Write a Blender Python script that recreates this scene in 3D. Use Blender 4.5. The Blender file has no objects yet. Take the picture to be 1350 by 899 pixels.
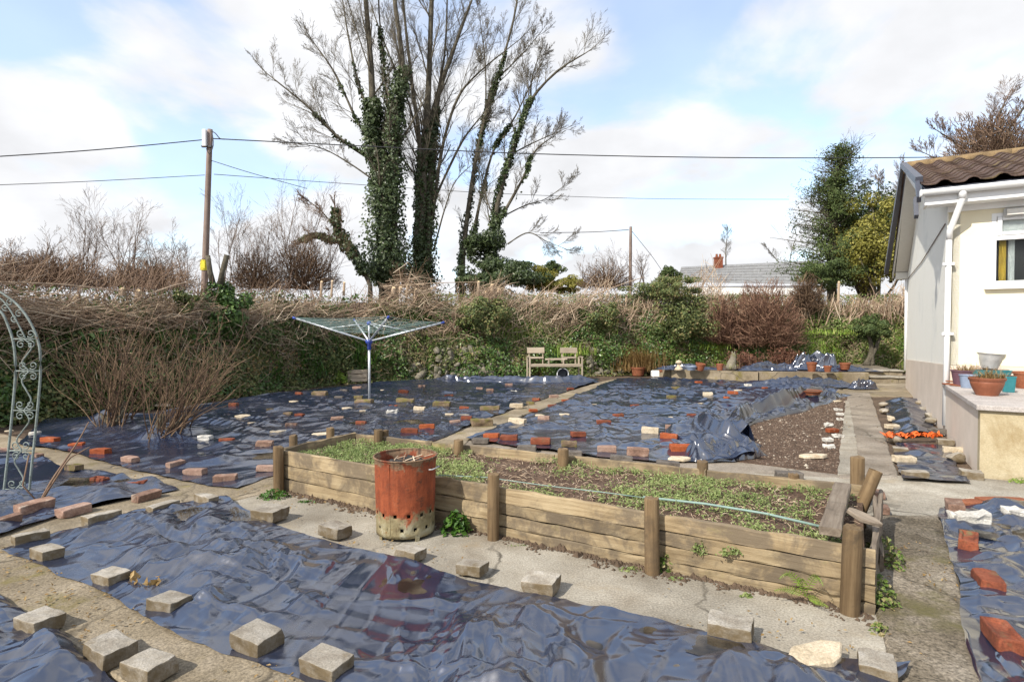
import bpy, bmesh, math, random
import numpy as np
from mathutils import Vector, Matrix

S = bpy.context.scene
C = S.collection
R = math.radians

# ------------------------------------------------------------------ camera, world, sun, exposure
CAM_H, FOC, HOR = 1.45, 750.0, 435.0          # eye height (m), focal length and eye level in photo pixels
PITCH = math.atan((449.5 - HOR) / FOC)
cam = bpy.data.cameras.new('camera')
cam.lens = FOC / 1350 * 36
cam.sensor_width = 36
cam.clip_start = 0.05
cam.clip_end = 3000
camo = bpy.data.objects.new('camera', cam)
camo.location = (0, 0, CAM_H)
camo.rotation_euler = (math.pi / 2 - PITCH, 0, 0)
C.objects.link(camo)
S.camera = camo

SUN_AZ, SUN_EL = R(-133), R(41)               # azimuth from +Y clockwise: behind the camera, to the left
sun_dir = Vector((math.sin(SUN_AZ) * math.cos(SUN_EL), math.cos(SUN_AZ) * math.cos(SUN_EL), math.sin(SUN_EL)))
sl = bpy.data.lights.new('sun', 'SUN')
sl.energy = 3.5
sl.angle = R(0.55)
sl.color = (1.0, 0.94, 0.85)
so = bpy.data.objects.new('sun', sl)
so.rotation_euler = sun_dir.to_track_quat('Z', 'Y').to_euler()
so.location = (-20, -30, 30)
C.objects.link(so)

W = bpy.data.worlds.new('World')
S.world = W
W.use_nodes = True
nt = W.node_tree
nt.nodes.clear()
def wn(t, **k):
    n = nt.nodes.new(t)
    for a, b in k.items():
        setattr(n, a, b)
    return n
L = nt.links.new
out = wn('ShaderNodeOutputWorld'); bg = wn('ShaderNodeBackground'); bg.inputs[1].default_value = 0.15
sky = wn('ShaderNodeTexSky'); sky.sky_type = 'NISHITA'; sky.sun_disc = False
sky.sun_elevation = SUN_EL; sky.sun_rotation = SUN_AZ % (2 * math.pi); sky.air_density = 1.0; sky.dust_density = 0.7; sky.ozone_density = 1.2
tc = wn('ShaderNodeTexCoord'); sep = wn('ShaderNodeSeparateXYZ'); L(tc.outputs['Generated'], sep.inputs[0])
def wm(op, a, b=None, c=None):
    n = wn('ShaderNodeMath', operation=op)
    for i, v in enumerate((a, b, c)):
        if v is None: continue
        if isinstance(v, (int, float)): n.inputs[i].default_value = v
        else: L(v, n.inputs[i])
    return n.outputs[0]
zc = wm('MAXIMUM', sep.outputs[2], 0.0)
den = wm('ADD', zc, 0.34)                       # a cloud layer seen in perspective
cx = wm('DIVIDE', sep.outputs[0], den); cy = wm('DIVIDE', sep.outputs[1], den)
comb = wn('ShaderNodeCombineXYZ'); L(cx, comb.inputs[0]); L(cy, comb.inputs[1]); comb.inputs[2].default_value = 3.7
nz = wn('ShaderNodeTexNoise'); nz.inputs['Scale'].default_value = 1.9; nz.inputs['Detail'].default_value = 9; nz.inputs['Roughness'].default_value = 0.5; nz.inputs['Distortion'].default_value = 0.25
L(comb.outputs[0], nz.inputs['Vector'])
nz2 = wn('ShaderNodeTexNoise'); nz2.inputs['Scale'].default_value = 4.0; nz2.inputs['Detail'].default_value = 6
L(comb.outputs[0], nz2.inputs['Vector'])
horiz = wm('POWER', wm('SUBTRACT', 1.0, zc), 5.0)   # more cloud towards the horizon all round
dens = wm('ADD', nz.outputs['Fac'], wm('MULTIPLY', horiz, 0.17))
ramp = wn('ShaderNodeMapRange', interpolation_type='SMOOTHSTEP'); L(dens, ramp.inputs[0])
ramp.inputs[1].default_value = 0.44; ramp.inputs[2].default_value = 0.56; ramp.inputs[3].default_value = 0.3
cm = wn('ShaderNodeMapRange'); L(nz2.outputs['Fac'], cm.inputs[0])
cm.inputs[1].default_value = 0.3; cm.inputs[2].default_value = 0.7; cm.inputs[3].default_value = 3.3; cm.inputs[4].default_value = 4.2
cc = wn('ShaderNodeCombineColor')
L(cm.outputs[0], cc.inputs[0]); L(wm('MULTIPLY', cm.outputs[0], 1.01), cc.inputs[1]); L(wm('MULTIPLY', cm.outputs[0], 1.04), cc.inputs[2])
skb = wn('ShaderNodeMix', data_type='RGBA', blend_type='MULTIPLY'); skb.inputs['Factor'].default_value = 1.0
L(sky.outputs[0], skb.inputs['A']); skb.inputs['B'].default_value = (1.25, 1.25, 1.25, 1)
mx = wn('ShaderNodeMix', data_type='RGBA')
L(ramp.outputs[0], mx.inputs['Factor']); L(skb.outputs['Result'], mx.inputs['A']); L(cc.outputs[0], mx.inputs['B'])
L(mx.outputs['Result'], bg.inputs[0]); L(bg.outputs[0], out.inputs[0])

S.view_settings.view_transform = 'Standard'
S.view_settings.look = 'None'
S.view_settings.exposure = 0.78
S.view_settings.gamma = 1.0
S.cycles.max_bounces = 6
S.cycles.transparent_max_bounces = 8

# ------------------------------------------------------------------ where a point of the photo lies in the place
_f = np.array((0, math.cos(PITCH), -math.sin(PITCH))); _u = np.array((0, math.sin(PITCH), math.cos(PITCH)))
def ray(px, py):
    return _f + np.array((1, 0, 0)) * (px - 675) / FOC + _u * (449.5 - py) / FOC
def G(px, py, z=0.0):                            # on the level z
    d = ray(px, py); t = (z - CAM_H) / d[2]
    return np.array((d[0] * t, d[1] * t, z))
def P(px, py, Y):                                # at the distance Y
    d = ray(px, py); t = Y / d[1]
    return np.array((d[0] * t, Y, CAM_H + d[2] * t))
def mpp(Y): return Y / FOC

# ------------------------------------------------------------------ noise (numpy)
def _h(ix, iy, iz, s):
    n = (ix * 374761393 + iy * 668265263 + iz * 1440662683 + s * 982451653) & 0x7fffffff
    n = ((n ^ (n >> 13)) * 1274126177) & 0x7fffffff
    n = (n ^ (n >> 16))
    return (n & 0xffff) / 32767.5 - 1.0
def vn(x, y, s=0, z=None):
    x = np.asarray(x, float); y = np.asarray(y, float)
    ix = np.floor(x).astype(np.int64); iy = np.floor(y).astype(np.int64)
    fx = x - ix; fy = y - iy
    fx = fx * fx * (3 - 2 * fx); fy = fy * fy * (3 - 2 * fy)
    def lay(iz):
        a = _h(ix, iy, iz, s); b = _h(ix + 1, iy, iz, s); c = _h(ix, iy + 1, iz, s); d = _h(ix + 1, iy + 1, iz, s)
        return (a * (1 - fx) + b * fx) * (1 - fy) + (c * (1 - fx) + d * fx) * fy
    if z is None: return lay(np.int64(0))
    z = np.asarray(z, float); iz = np.floor(z).astype(np.int64); fz = z - iz; fz = fz * fz * (3 - 2 * fz)
    return lay(iz) * (1 - fz) + lay(iz + 1) * fz

# ------------------------------------------------------------------ mesh building
ORG = {}
def setp(o, label=None, cat=None, group=None, kind=None):
    if label: o['label'] = label
    if cat: o['category'] = cat
    if group: o['group'] = group
    if kind: o['kind'] = kind
    return o
def place(o, org, parent):
    org = np.asarray(org, float)
    ORG[o.name] = org
    if parent is not None:
        o.parent = parent
        o.location = org - ORG[parent.name]
    else:
        o.location = org
    C.objects.link(o)
    return o
def thing(name, label, cat, org=(0, 0, 0), group=None, kind=None):
    o = bpy.data.objects.new(name, None)
    o.empty_display_size = 0.1
    place(o, org, None)
    return setp(o, label, cat, group, kind)

class MB:
    def __init__(s): s.V = []; s.Q = []; s.T = []; s.n = 0; s.qm = []; s.tm = []
    def add(s, v, q=None, t=None, m=0):
        v = np.asarray(v, float).reshape(-1, 3)
        if q is not None and len(q):
            q = np.asarray(q, np.int64) + s.n; s.Q.append(q); s.qm.append(np.full(len(q), m))
        if t is not None and len(t):
            t = np.asarray(t, np.int64) + s.n; s.T.append(t); s.tm.append(np.full(len(t), m))
        s.V.append(v); s.n += len(v)
        return s
    def mesh(s, name, mats, smooth=False, org=(0, 0, 0)):
        v = np.concatenate(s.V) - np.asarray(org, float)
        q = np.concatenate(s.Q) if s.Q else np.zeros((0, 4), np.int64)
        t = np.concatenate(s.T) if s.T else np.zeros((0, 3), np.int64)
        me = bpy.data.meshes.new(name)
        me.vertices.add(len(v)); me.vertices.foreach_set('co', v.ravel())
        nl = q.size + t.size
        me.loops.add(nl); me.loops.foreach_set('vertex_index', np.concatenate([q.ravel(), t.ravel()]).astype(np.int32))
        me.polygons.add(len(q) + len(t))
        ls = np.concatenate([np.arange(len(q)) * 4, q.size + np.arange(len(t)) * 3]).astype(np.int32)
        me.polygons.foreach_set('loop_start', ls)
        if not isinstance(mats, (list, tuple)): mats = [mats]
        for m in mats: me.materials.append(m)
        mi = np.concatenate((s.qm or [np.zeros(0)]) + (s.tm or [np.zeros(0)])).astype(np.int32)
        me.polygons.foreach_set('material_index', mi)
        me.polygons.foreach_set('use_smooth', np.full(len(q) + len(t), bool(smooth)))
        me.update(calc_edges=True)
        return me
    def build(s, name, mats, parent=None, org=None, smooth=False, auto=None):
        if org is None: org = ORG[parent.name] if parent is not None else (0, 0, 0)
        me = s.mesh(name, mats, smooth, org)
        o = bpy.data.objects.new(name, me)
        place(o, org, parent)
        if auto:
            me.set_sharp_from_angle(angle=R(auto))
        return o

def frames(pts):
    t = np.gradient(pts, axis=1)
    t /= np.linalg.norm(t, axis=2, keepdims=True) + 1e-12
    m = t.mean(axis=1); m /= np.linalg.norm(m, axis=1, keepdims=True) + 1e-12
    ref = np.where(np.abs(m[:, 2:3]) > 0.8, np.array([[1.0, 0, 0]]), np.array([[0, 0, 1.0]]))[:, None, :]
    a = np.cross(t, ref); a /= np.linalg.norm(a, axis=2, keepdims=True) + 1e-12
    b = np.cross(t, a)
    return a, b
def tubes(mb, pts, rad, s=5, m=0, cap=True):
    pts = np.asarray(pts, float); rad = np.asarray(rad, float)
    if pts.ndim == 2: pts = pts[None]; rad = np.broadcast_to(rad, (1, pts.shape[1]))
    N, K = pts.shape[:2]
    rad = np.broadcast_to(rad, (N, K))
    a, b = frames(pts)
    an = np.arange(s) / s * 2 * np.pi
    v = pts[:, :, None] + rad[:, :, None, None] * (a[:, :, None] * np.cos(an)[None, None, :, None] + b[:, :, None] * np.sin(an)[None, None, :, None])
    idx = np.arange(N * K * s).reshape(N, K, s)
    i0 = idx[:, :-1]; i1 = idx[:, 1:]
    q = np.stack([i0, np.roll(i0, -1, 2), np.roll(i1, -1, 2), i1], -1).reshape(-1, 4)
    t = None
    if cap:
        base = N * K * s
        cen = np.concatenate([pts[:, 0], pts[:, -1]])
        c0 = base + np.arange(N); c1 = base + N + np.arange(N)
        r0 = idx[:, 0]; r1 = idx[:, -1]
        t0 = np.stack([np.roll(r0, -1, 1), r0, np.broadcast_to(c0[:, None], r0.shape)], -1).reshape(-1, 3)
        t1 = np.stack([r1, np.roll(r1, -1, 1), np.broadcast_to(c1[:, None], r1.shape)], -1).reshape(-1, 3)
        t = np.concatenate([t0, t1])
        v = np.concatenate([v.reshape(-1, 3), cen])
    return mb.add(v, q, t, m)

rg = np.random.default_rng(7)
def leaves(mb, p, nrm=None, size=0.08, asp=0.55, fold=0.25, tilt=0.8, m=0, r=None):
    """one folded leaf (two quads) at each point, facing roughly along nrm"""
    r = r or rg
    p = np.asarray(p, float); n = len(p)
    if nrm is None: nrm = r.normal(size=(n, 3))
    nrm = np.asarray(nrm, float) + r.normal(size=(n, 3)) * tilt * 0.6
    nrm /= np.linalg.norm(nrm, axis=1, keepdims=True) + 1e-9
    d = np.cross(nrm, r.normal(size=(n, 3))); d /= np.linalg.norm(d, axis=1, keepdims=True) + 1e-9
    w = np.cross(nrm, d)
    L_ = (np.broadcast_to(size, n) * r.uniform(0.65, 1.35, n))[:, None]
    a = p - d * L_ * 0.5; c = p + d * L_ * 0.5 - nrm * L_ * 0.12
    l = p - w * L_ * asp * 0.5 + nrm * L_ * fold * 0.3; rr = p + w * L_ * asp * 0.5 + nrm * L_ * fold * 0.3
    v = np.stack([a, l, c, rr], 1).reshape(-1, 3)
    k = np.arange(n)[:, None] * 4
    t = np.concatenate([k + np.array([[0, 2, 1]]), k + np.array([[0, 3, 2]])])
    return mb.add(v, None, t, m)
def blades(mb, p, h=0.3, w=0.02, lean=0.5, m=0, r=None, seg=3, dirs=None):
    """grass blades: bent tapering strips"""
    r = r or rg
    p = np.asarray(p, float); n = len(p)
    an = r.uniform(0, 2 * np.pi, n)
    d = np.stack([np.cos(an), np.sin(an), np.zeros(n)], 1) if dirs is None else dirs
    s = np.stack([-d[:, 1], d[:, 0], np.zeros(n)], 1)
    hh = np.broadcast_to(h, n) * r.uniform(0.6, 1.3, n); le = lean * r.uniform(0.2, 1.2, n)
    vs = []
    for i in range(seg + 1):
        f = i / seg
        c = p + d * (le * hh * f ** 1.8)[:, None] + np.array([0, 0, 1.0]) * (hh * (f - 0.35 * le * f ** 3))[:, None]
        ww = (w * (1 - f) ** 0.7 * 0.5) + 0.0005
        vs += [c - s * ww, c + s * ww]
    v = np.stack(vs, 1).reshape(-1, 3)
    k = (np.arange(n) * 2 * (seg + 1))[:, None]
    q = np.concatenate([k + np.array([[2 * i, 2 * i + 1, 2 * i + 3, 2 * i + 2]]) for i in range(seg)])
    return mb.add(v, q, None, m)

def boxv(c, s, rot=None):
    sx, sy, sz = [k / 2 for k in s]
    v = np.array([(x, y, z) for z in (-sz, sz) for y in (-sy, sy) for x in (-sx, sx)])
    if rot is not None: v = v @ np.asarray(rot).T
    return v + np.asarray(c)
BOXQ = [(0, 2, 3, 1), (4, 5, 7, 6), (0, 1, 5, 4), (2, 6, 7, 3), (0, 4, 6, 2), (1, 3, 7, 5)]
def rotz(a): c, s = math.cos(a), math.sin(a); return np.array([(c, -s, 0), (s, c, 0), (0, 0, 1)])
def frame(x, up=(0, 0, 1)):
    x = np.asarray(x, float); x = x / np.linalg.norm(x)
    y = np.cross(up, x); y /= np.linalg.norm(y); z = np.cross(x, y)
    return np.stack([x, y, z], 1)
def box(mb, c, s, rot=None, m=0): return mb.add(boxv(c, s, rot), BOXQ, None, m)
def bar(mb, p0, p1, w, h, m=0, up=(0, 0, 1)):
    p0 = np.asarray(p0, float); p1 = np.asarray(p1, float)
    return box(mb, (p0 + p1) / 2, (np.linalg.norm(p1 - p0), w, h), frame(p1 - p0, up), m)
def lathe(mb, prof, n=24, c=(0, 0, 0), m=0, ex=1.0):
    prof = np.asarray(prof, float); k = len(prof)
    an = np.arange(n) / n * 2 * np.pi
    v = np.stack([prof[:, None, 0] * np.cos(an) * ex, prof[:, None, 0] * np.sin(an), np.broadcast_to(prof[:, None, 1], (k, n))], -1)
    idx = np.arange(k * n).reshape(k, n)
    q = np.stack([idx[:-1], np.roll(idx[:-1], -1, 1), np.roll(idx[1:], -1, 1), idx[1:]], -1).reshape(-1, 4)
    return mb.add(v.reshape(-1, 3) + np.asarray(c), q, None, m)
def plank(name, p0, p1, w, h, mat, parent=None, up=(0, 0, 1), seg=8, rough=0.003, seed=0, ch=0.006):
    """a sawn board with worn edges; own local axes so that the grain runs along it. w across, h along up"""
    p0 = np.asarray(p0, float); p1 = np.asarray(p1, float)
    ln = np.linalg.norm(p1 - p0)
    r = np.random.default_rng(seed)
    hw, hh = w / 2, h / 2
    ch = min(ch, hw * 0.6, hh * 0.6)
    sec = np.array([(-hw + ch, -hh), (hw - ch, -hh), (hw, -hh + ch), (hw, hh - ch), (hw - ch, hh), (-hw + ch, hh), (-hw, hh - ch), (-hw, -hh + ch)])
    xs = np.linspace(-ln / 2, ln / 2, seg + 1)
    v = np.zeros((seg + 1, 8, 3))
    v[:, :, 0] = xs[:, None]; v[:, :, 1:] = sec[None]
    v[:, :, 1:] += r.normal(size=(seg + 1, 8, 2)) * rough
    v[:, :, 2] += (r.normal(size=(seg + 1, 1)) * rough * 0.8)
    v[0, :, 0] -= r.uniform(0, 0.006, 8); v[-1, :, 0] += r.uniform(0, 0.006, 8)
    idx = np.arange((seg + 1) * 8).reshape(-1, 8)
    q = np.stack([idx[:-1], idx[1:], np.roll(idx[1:], -1, 1), np.roll(idx[:-1], -1, 1)], -1).reshape(-1, 4)
    caps = []
    for k, fl in ((0, 0), (seg, 1)):
        a = idx[k]
        cq = np.array([(a[0], a[1], a[2], a[7]), (a[7], a[2], a[3], a[6]), (a[6], a[3], a[4], a[5])])
        caps.append(cq if not fl else cq[:, ::-1])
    mb = MB().add(v, np.concatenate([q[:, ::-1]] + [c[:, ::-1] for c in caps]))
    me = mb.mesh(name, mat)
    o = bpy.data.objects.new(name, me)
    rot = Matrix(frame(p1 - p0, up).tolist()).to_4x4()
    org = (p0 + p1) / 2
    place(o, org, parent)
    o.rotation_euler = rot.to_euler()
    return o

# ------------------------------------------------------------------ materials
TONE = {'concrete_block': .62, 'orange_brick': .52, 'red_brick': .6, 'pale_pink_brick': .62, 'cream_stone': .78, 'white_stone': .68, 'mossy_aggregate_concrete': .72, 'mossy_brick': .8,
        'worn_path_concrete': .66, 'pale_concrete': .62, 'grey_path_concrete': .68, 'bare_brown_soil': .55, 'weathered_board': .76, 'grey_board': .75, 'round_post_wood': .62,
        'bleached_bench_wood': .72, 'wall_stone': .75, 'cream_painted_render': .95, 'stained_cream_render': .72, 'grey_paving': .8, 'brown_roof_tile': .62, 'terracotta': .48, 'brown_pot': .8,
        'ivy_leaf': 2.0, 'golden_leaf': 1.15, 'tree_ivy_leaf': 1.15, 'dark_undergrowth_leaf': 2.8, 'bank_weed_leaf': 1.6, 'bank_grass': 1.9, 'dry_grass': 1.0, 'red_brown_twig': 1.1, 'bare_twig': 1.15, 'cut_brushwood': 1.6, 'peeling_pale_green_paint': .62, 'conifer_needle': 1.5, 'pinkish_plinth': 1.25, 'pale_slate': .9, 'seedling_leaf': 1.3}
def tone(name, stops):
    k = TONE.get(name, 1.0)
    return [(p, tuple(min(.85, x * k) for x in c)) for p, c in stops]
def newmat(name):
    m = bpy.data.materials.new(name); m.use_nodes = True
    t = m.node_tree; b = t.nodes['Principled BSDF']
    return m, t, b
def nd(t, ty, **k):
    n = t.nodes.new(ty)
    for a, v in k.items(): setattr(n, a, v)
    return n
def ramp_node(t, fac, stops):
    r = nd(t, 'ShaderNodeValToRGB'); e = r.color_ramp.elements
    while len(e) > 1: e.remove(e[0])
    e[0].position = stops[0][0]; e[0].color = (*stops[0][1], 1)
    for p, c in stops[1:]:
        x = e.new(p); x.color = (*c, 1)
    t.links.new(fac, r.inputs[0]); return r.outputs[0]
def coords(t, rnd=True, scale=(1, 1, 1)):
    tc = nd(t, 'ShaderNodeTexCoord'); v = tc.outputs['Object']
    mp = nd(t, 'ShaderNodeMapping'); mp.inputs['Scale'].default_value = scale
    if rnd:
        oi = nd(t, 'ShaderNodeObjectInfo'); a = nd(t, 'ShaderNodeVectorMath', operation='SCALE')
        cx = nd(t, 'ShaderNodeCombineXYZ')
        t.links.new(oi.outputs['Random'], cx.inputs[0]); cx.inputs[1].default_value = 0.37
        t.links.new(cx.outputs[0], a.inputs[0]); a.inputs['Scale'].default_value = 57.0
        b = nd(t, 'ShaderNodeVectorMath', operation='ADD'); t.links.new(v, b.inputs[0]); t.links.new(a.outputs[0], b.inputs[1]); v = b.outputs[0]
    t.links.new(v, mp.inputs['Vector']); return mp.outputs[0]
def noise(t, v, scale, detail=5, rough=0.6, dist=0.0):
    n = nd(t, 'ShaderNodeTexNoise'); n.inputs['Scale'].default_value = scale; n.inputs['Detail'].default_value = detail
    n.inputs['Roughness'].default_value = rough; n.inputs['Distortion'].default_value = dist
    t.links.new(v, n.inputs['Vector']); return n.outputs['Fac']
def mixc(t, fac, a, b, blend='MIX'):
    n = nd(t, 'ShaderNodeMix', data_type='RGBA', blend_type=blend)
    for s, v in (('Factor', fac), ('A', a), ('B', b)):
        if isinstance(v, (int, float)): n.inputs[s].default_value = v
        elif isinstance(v, tuple): n.inputs[s].default_value = (*v, 1)
        else: t.links.new(v, n.inputs[s])
    return n.outputs['Result']
def mrange(t, v, a, b, c=0.0, d=1.0, smooth=False):
    n = nd(t, 'ShaderNodeMapRange')
    if smooth: n.interpolation_type = 'SMOOTHSTEP'
    t.links.new(v, n.inputs[0])
    for i, k in enumerate((a, b, c, d)): n.inputs[i + 1].default_value = k
    return n.outputs[0]
def mth(t, op, a, b):
    n = nd(t, 'ShaderNodeMath', operation=op)
    for i, v in enumerate((a, b)):
        if isinstance(v, (int, float)): n.inputs[i].default_value = v
        else: t.links.new(v, n.inputs[i])
    return n.outputs[0]
def bump(t, b, h, strength=0.5, dist=0.01):
    n = nd(t, 'ShaderNodeBump'); n.inputs['Strength'].default_value = strength; n.inputs['Distance'].default_value = dist
    t.links.new(h, n.inputs['Height']); t.links.new(n.outputs[0], b.inputs['Normal'])

def m_speckle(name, stops, scale=8, rough=0.9, fine=90, bstr=0.5, bdist=0.004, rnd=True, tint=0.0, stain=None, moss=None, spec=0.3, fine_amt=0.35, sides=None, crack=None):
    """mottled mineral surface: broad patches, fine grain, per-object tint, optional stain / moss patches"""
    stops = tone(name, stops)
    m, t, b = newmat(name); v = coords(t, rnd)
    a = noise(t, v, scale, 6, 0.65); f = noise(t, v, fine, 4, 0.7)
    col = ramp_node(t, a, stops)
    g = mrange(t, f, 0.3, 0.7, 1 - fine_amt, 1 + fine_amt)
    gc = nd(t, 'ShaderNodeCombineColor'); [t.links.new(g, gc.inputs[i]) for i in range(3)]
    col = mixc(t, 1.0, col, gc.outputs[0], 'MULTIPLY')
    if stain:
        sc, lo, hi, c = stain
        col = mixc(t, mrange(t, noise(t, v, sc, 6, 0.7, 0.3), lo, hi, 0, 1, True), col, c)
    if crack:
        vo = nd(t, 'ShaderNodeTexVoronoi', feature='DISTANCE_TO_EDGE'); vo.inputs['Scale'].default_value = crack
        wv = nd(t, 'ShaderNodeVectorMath', operation='ADD'); nz_ = nd(t, 'ShaderNodeTexNoise'); nz_.inputs['Scale'].default_value = 5; nz_.inputs['Detail'].default_value = 6
        t.links.new(v, nz_.inputs['Vector']); sc_ = nd(t, 'ShaderNodeVectorMath', operation='SCALE'); sc_.inputs['Scale'].default_value = 0.25
        t.links.new(nz_.outputs['Color'], sc_.inputs[0]); t.links.new(v, wv.inputs[0]); t.links.new(sc_.outputs[0], wv.inputs[1]); t.links.new(wv.outputs[0], vo.inputs['Vector'])
        ck = mth(t, 'MULTIPLY', mrange(t, vo.outputs['Distance'], 0.002, 0.012, 1, 0), mrange(t, a, 0.4, 0.6, 0.2, 0.8))
        col = mixc(t, ck, col, (0.05, 0.042, 0.03))
        big = mrange(t, noise(t, v, 0.9, 5, 0.6, 0.5), 0.35, 0.65, 0.72, 1.18)
        bc_ = nd(t, 'ShaderNodeCombineColor'); [t.links.new(big, bc_.inputs[i]) for i in range(3)]
        col = mixc(t, 1.0, col, bc_.outputs[0], 'MULTIPLY')
    if sides:                                      # old dirt and algae on the upright faces
        geo = nd(t, 'ShaderNodeNewGeometry'); sp = nd(t, 'ShaderNodeSeparateXYZ'); t.links.new(geo.outputs['Normal'], sp.inputs[0])
        up = mrange(t, sp.outputs[2], 0.25, 0.75, 1, 0)
        col = mixc(t, mth(t, 'MULTIPLY', up, mrange(t, noise(t, v, 14, 5, 0.65), 0.3, 0.6, 0.35, 0.95)), col, sides)
    if moss:
        sc, lo, hi, c = moss
        geo = nd(t, 'ShaderNodeNewGeometry'); sp = nd(t, 'ShaderNodeSeparateXYZ'); t.links.new(geo.outputs['Normal'], sp.inputs[0])
        up = mrange(t, sp.outputs[2], -0.6, 0.6, 0.35, 1)
        col = mixc(t, mth(t, 'MULTIPLY', mrange(t, noise(t, v, sc, 6, 0.7, 0.3), lo, hi, 0, 1, True), up), col, c)
    if tint:
        oi = nd(t, 'ShaderNodeObjectInfo'); k = mrange(t, oi.outputs['Random'], 0, 1, 1 - tint, 1 + tint)
        kc = nd(t, 'ShaderNodeCombineColor'); [t.links.new(k, kc.inputs[i]) for i in range(3)]
        col = mixc(t, 1.0, col, kc.outputs[0], 'MULTIPLY')
    t.links.new(col, b.inputs['Base Color']); b.inputs['Roughness'].default_value = rough
    b.inputs['Specular IOR Level'].default_value = spec
    bump(t, b, mth(t, 'ADD', f, mth(t, 'MULTIPLY', a, 1.2)), bstr, bdist)
    return m
def m_plain(name, c, rough=0.5, metal=0.0, var=0.12, scale=20, bstr=0.1, spec=0.5):
    m, t, b = newmat(name); v = coords(t)
    f = noise(t, v, scale, 5, 0.65)
    lo = tuple(x * (1 - var) for x in c); hi = tuple(min(1, x * (1 + var)) for x in c)
    t.links.new(ramp_node(t, f, [(0.3, lo), (0.7, hi)]), b.inputs['Base Color'])
    t.links.new(mrange(t, f, 0.3, 0.7, rough * 0.85, min(1, rough * 1.15)), b.inputs['Roughness'])
    b.inputs['Metallic'].default_value = metal; b.inputs['Specular IOR Level'].default_value = spec
    if bstr: bump(t, b, f, bstr, 0.003)
    return m
def m_wood(name, stops, gscale=1.0, rough=0.85, stain=None, moss=None, rnd=True):
    """grain along local X"""
    stops = tone(name, stops)
    m, t, b = newmat(name); v = coords(t, rnd, (1.6 * gscale, 26 * gscale, 26 * gscale))
    v2 = coords(t, rnd)
    g = noise(t, v, 1.6, 7, 0.65, 0.4); bl = noise(t, v2, 3.5, 5, 0.6)
    fac = mth(t, 'ADD', mth(t, 'MULTIPLY', g, 0.65), mth(t, 'MULTIPLY', bl, 0.35))
    col = ramp_node(t, fac, stops)
    if stain:
        sc, lo, hi, c = stain
        col = mixc(t, mrange(t, noise(t, v2, sc, 6, 0.7, 0.5), lo, hi, 0, 0.85, True), col, c)
    if moss:
        sc, lo, hi, c = moss
        col = mixc(t, mrange(t, noise(t, v2, sc, 6, 0.7, 0.5), lo, hi, 0, 0.8, True), col, c)
    oi = nd(t, 'ShaderNodeObjectInfo'); k = mrange(t, oi.outputs['Random'], 0, 1, 0.8, 1.18)
    kc = nd(t, 'ShaderNodeCombineColor'); [t.links.new(k, kc.inputs[i]) for i in range(3)]
    col = mixc(t, 1.0, col, kc.outputs[0], 'MULTIPLY')
    t.links.new(col, b.inputs['Base Color']); b.inputs['Roughness'].default_value = rough; b.inputs['Specular IOR Level'].default_value = 0.25
    bump(t, b, g, 0.7, 0.006)
    return m
def m_leaf(name, stops, rough=0.45, trans=0.25, spec=0.4, clump=0.9):
    """every leaf (mesh island) takes its own colour from the ramp; broad clumps shift it"""
    stops = tone(name, stops)
    m, t, b = newmat(name)
    geo = nd(t, 'ShaderNodeNewGeometry'); tc = nd(t, 'ShaderNodeTexCoord')
    n = noise(t, tc.outputs['Object'], clump, 4, 0.6)
    fac = mth(t, 'ADD', mth(t, 'MULTIPLY', geo.outputs['Random Per Island'], 0.62), mth(t, 'MULTIPLY', mrange(t, n, 0.3, 0.7), 0.38))
    col = ramp_node(t, fac, stops)
    t.links.new(col, b.inputs['Base Color']); b.inputs['Roughness'].default_value = rough; b.inputs['Specular IOR Level'].default_value = spec
    if trans:
        tr = nd(t, 'ShaderNodeBsdfTranslucent'); t.links.new(col, tr.inputs['Color'])
        ms = nd(t, 'ShaderNodeMixShader'); ms.inputs[0].default_value = trans
        o = t.nodes['Material Output']
        t.links.new(b.outputs[0], ms.inputs[1]); t.links.new(tr.outputs[0], ms.inputs[2]); t.links.new(ms.outputs[0], o.inputs[0])
    return m
def m_twig(name, stops, rough=0.8):
    stops = tone(name, stops)
    m, t, b = newmat(name)
    geo = nd(t, 'ShaderNodeNewGeometry'); tc = nd(t, 'ShaderNodeTexCoord')
    n = noise(t, tc.outputs['Object'], 6, 4, 0.6)
    fac = mth(t, 'ADD', mth(t, 'MULTIPLY', geo.outputs['Random Per Island'], 0.6), mth(t, 'MULTIPLY', n, 0.4))
    t.links.new(ramp_node(t, fac, stops), b.inputs['Base Color']); b.inputs['Roughness'].default_value = rough
    b.inputs['Specular IOR Level'].default_value = 0.2
    return m

# black polythene, thin and glossy, with dried dirt; navy base colour stands in for reflected sky
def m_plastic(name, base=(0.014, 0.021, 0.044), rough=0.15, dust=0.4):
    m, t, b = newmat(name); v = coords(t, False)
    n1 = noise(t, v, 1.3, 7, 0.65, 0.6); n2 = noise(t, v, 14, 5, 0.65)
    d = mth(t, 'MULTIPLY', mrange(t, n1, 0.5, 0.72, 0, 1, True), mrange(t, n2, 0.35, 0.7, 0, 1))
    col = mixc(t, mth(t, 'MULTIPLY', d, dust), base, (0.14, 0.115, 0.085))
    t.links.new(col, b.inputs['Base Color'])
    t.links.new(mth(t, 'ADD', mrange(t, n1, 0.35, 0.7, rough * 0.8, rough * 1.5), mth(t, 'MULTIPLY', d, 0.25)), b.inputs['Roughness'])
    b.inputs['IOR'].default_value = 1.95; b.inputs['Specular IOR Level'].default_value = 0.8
    return m

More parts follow.
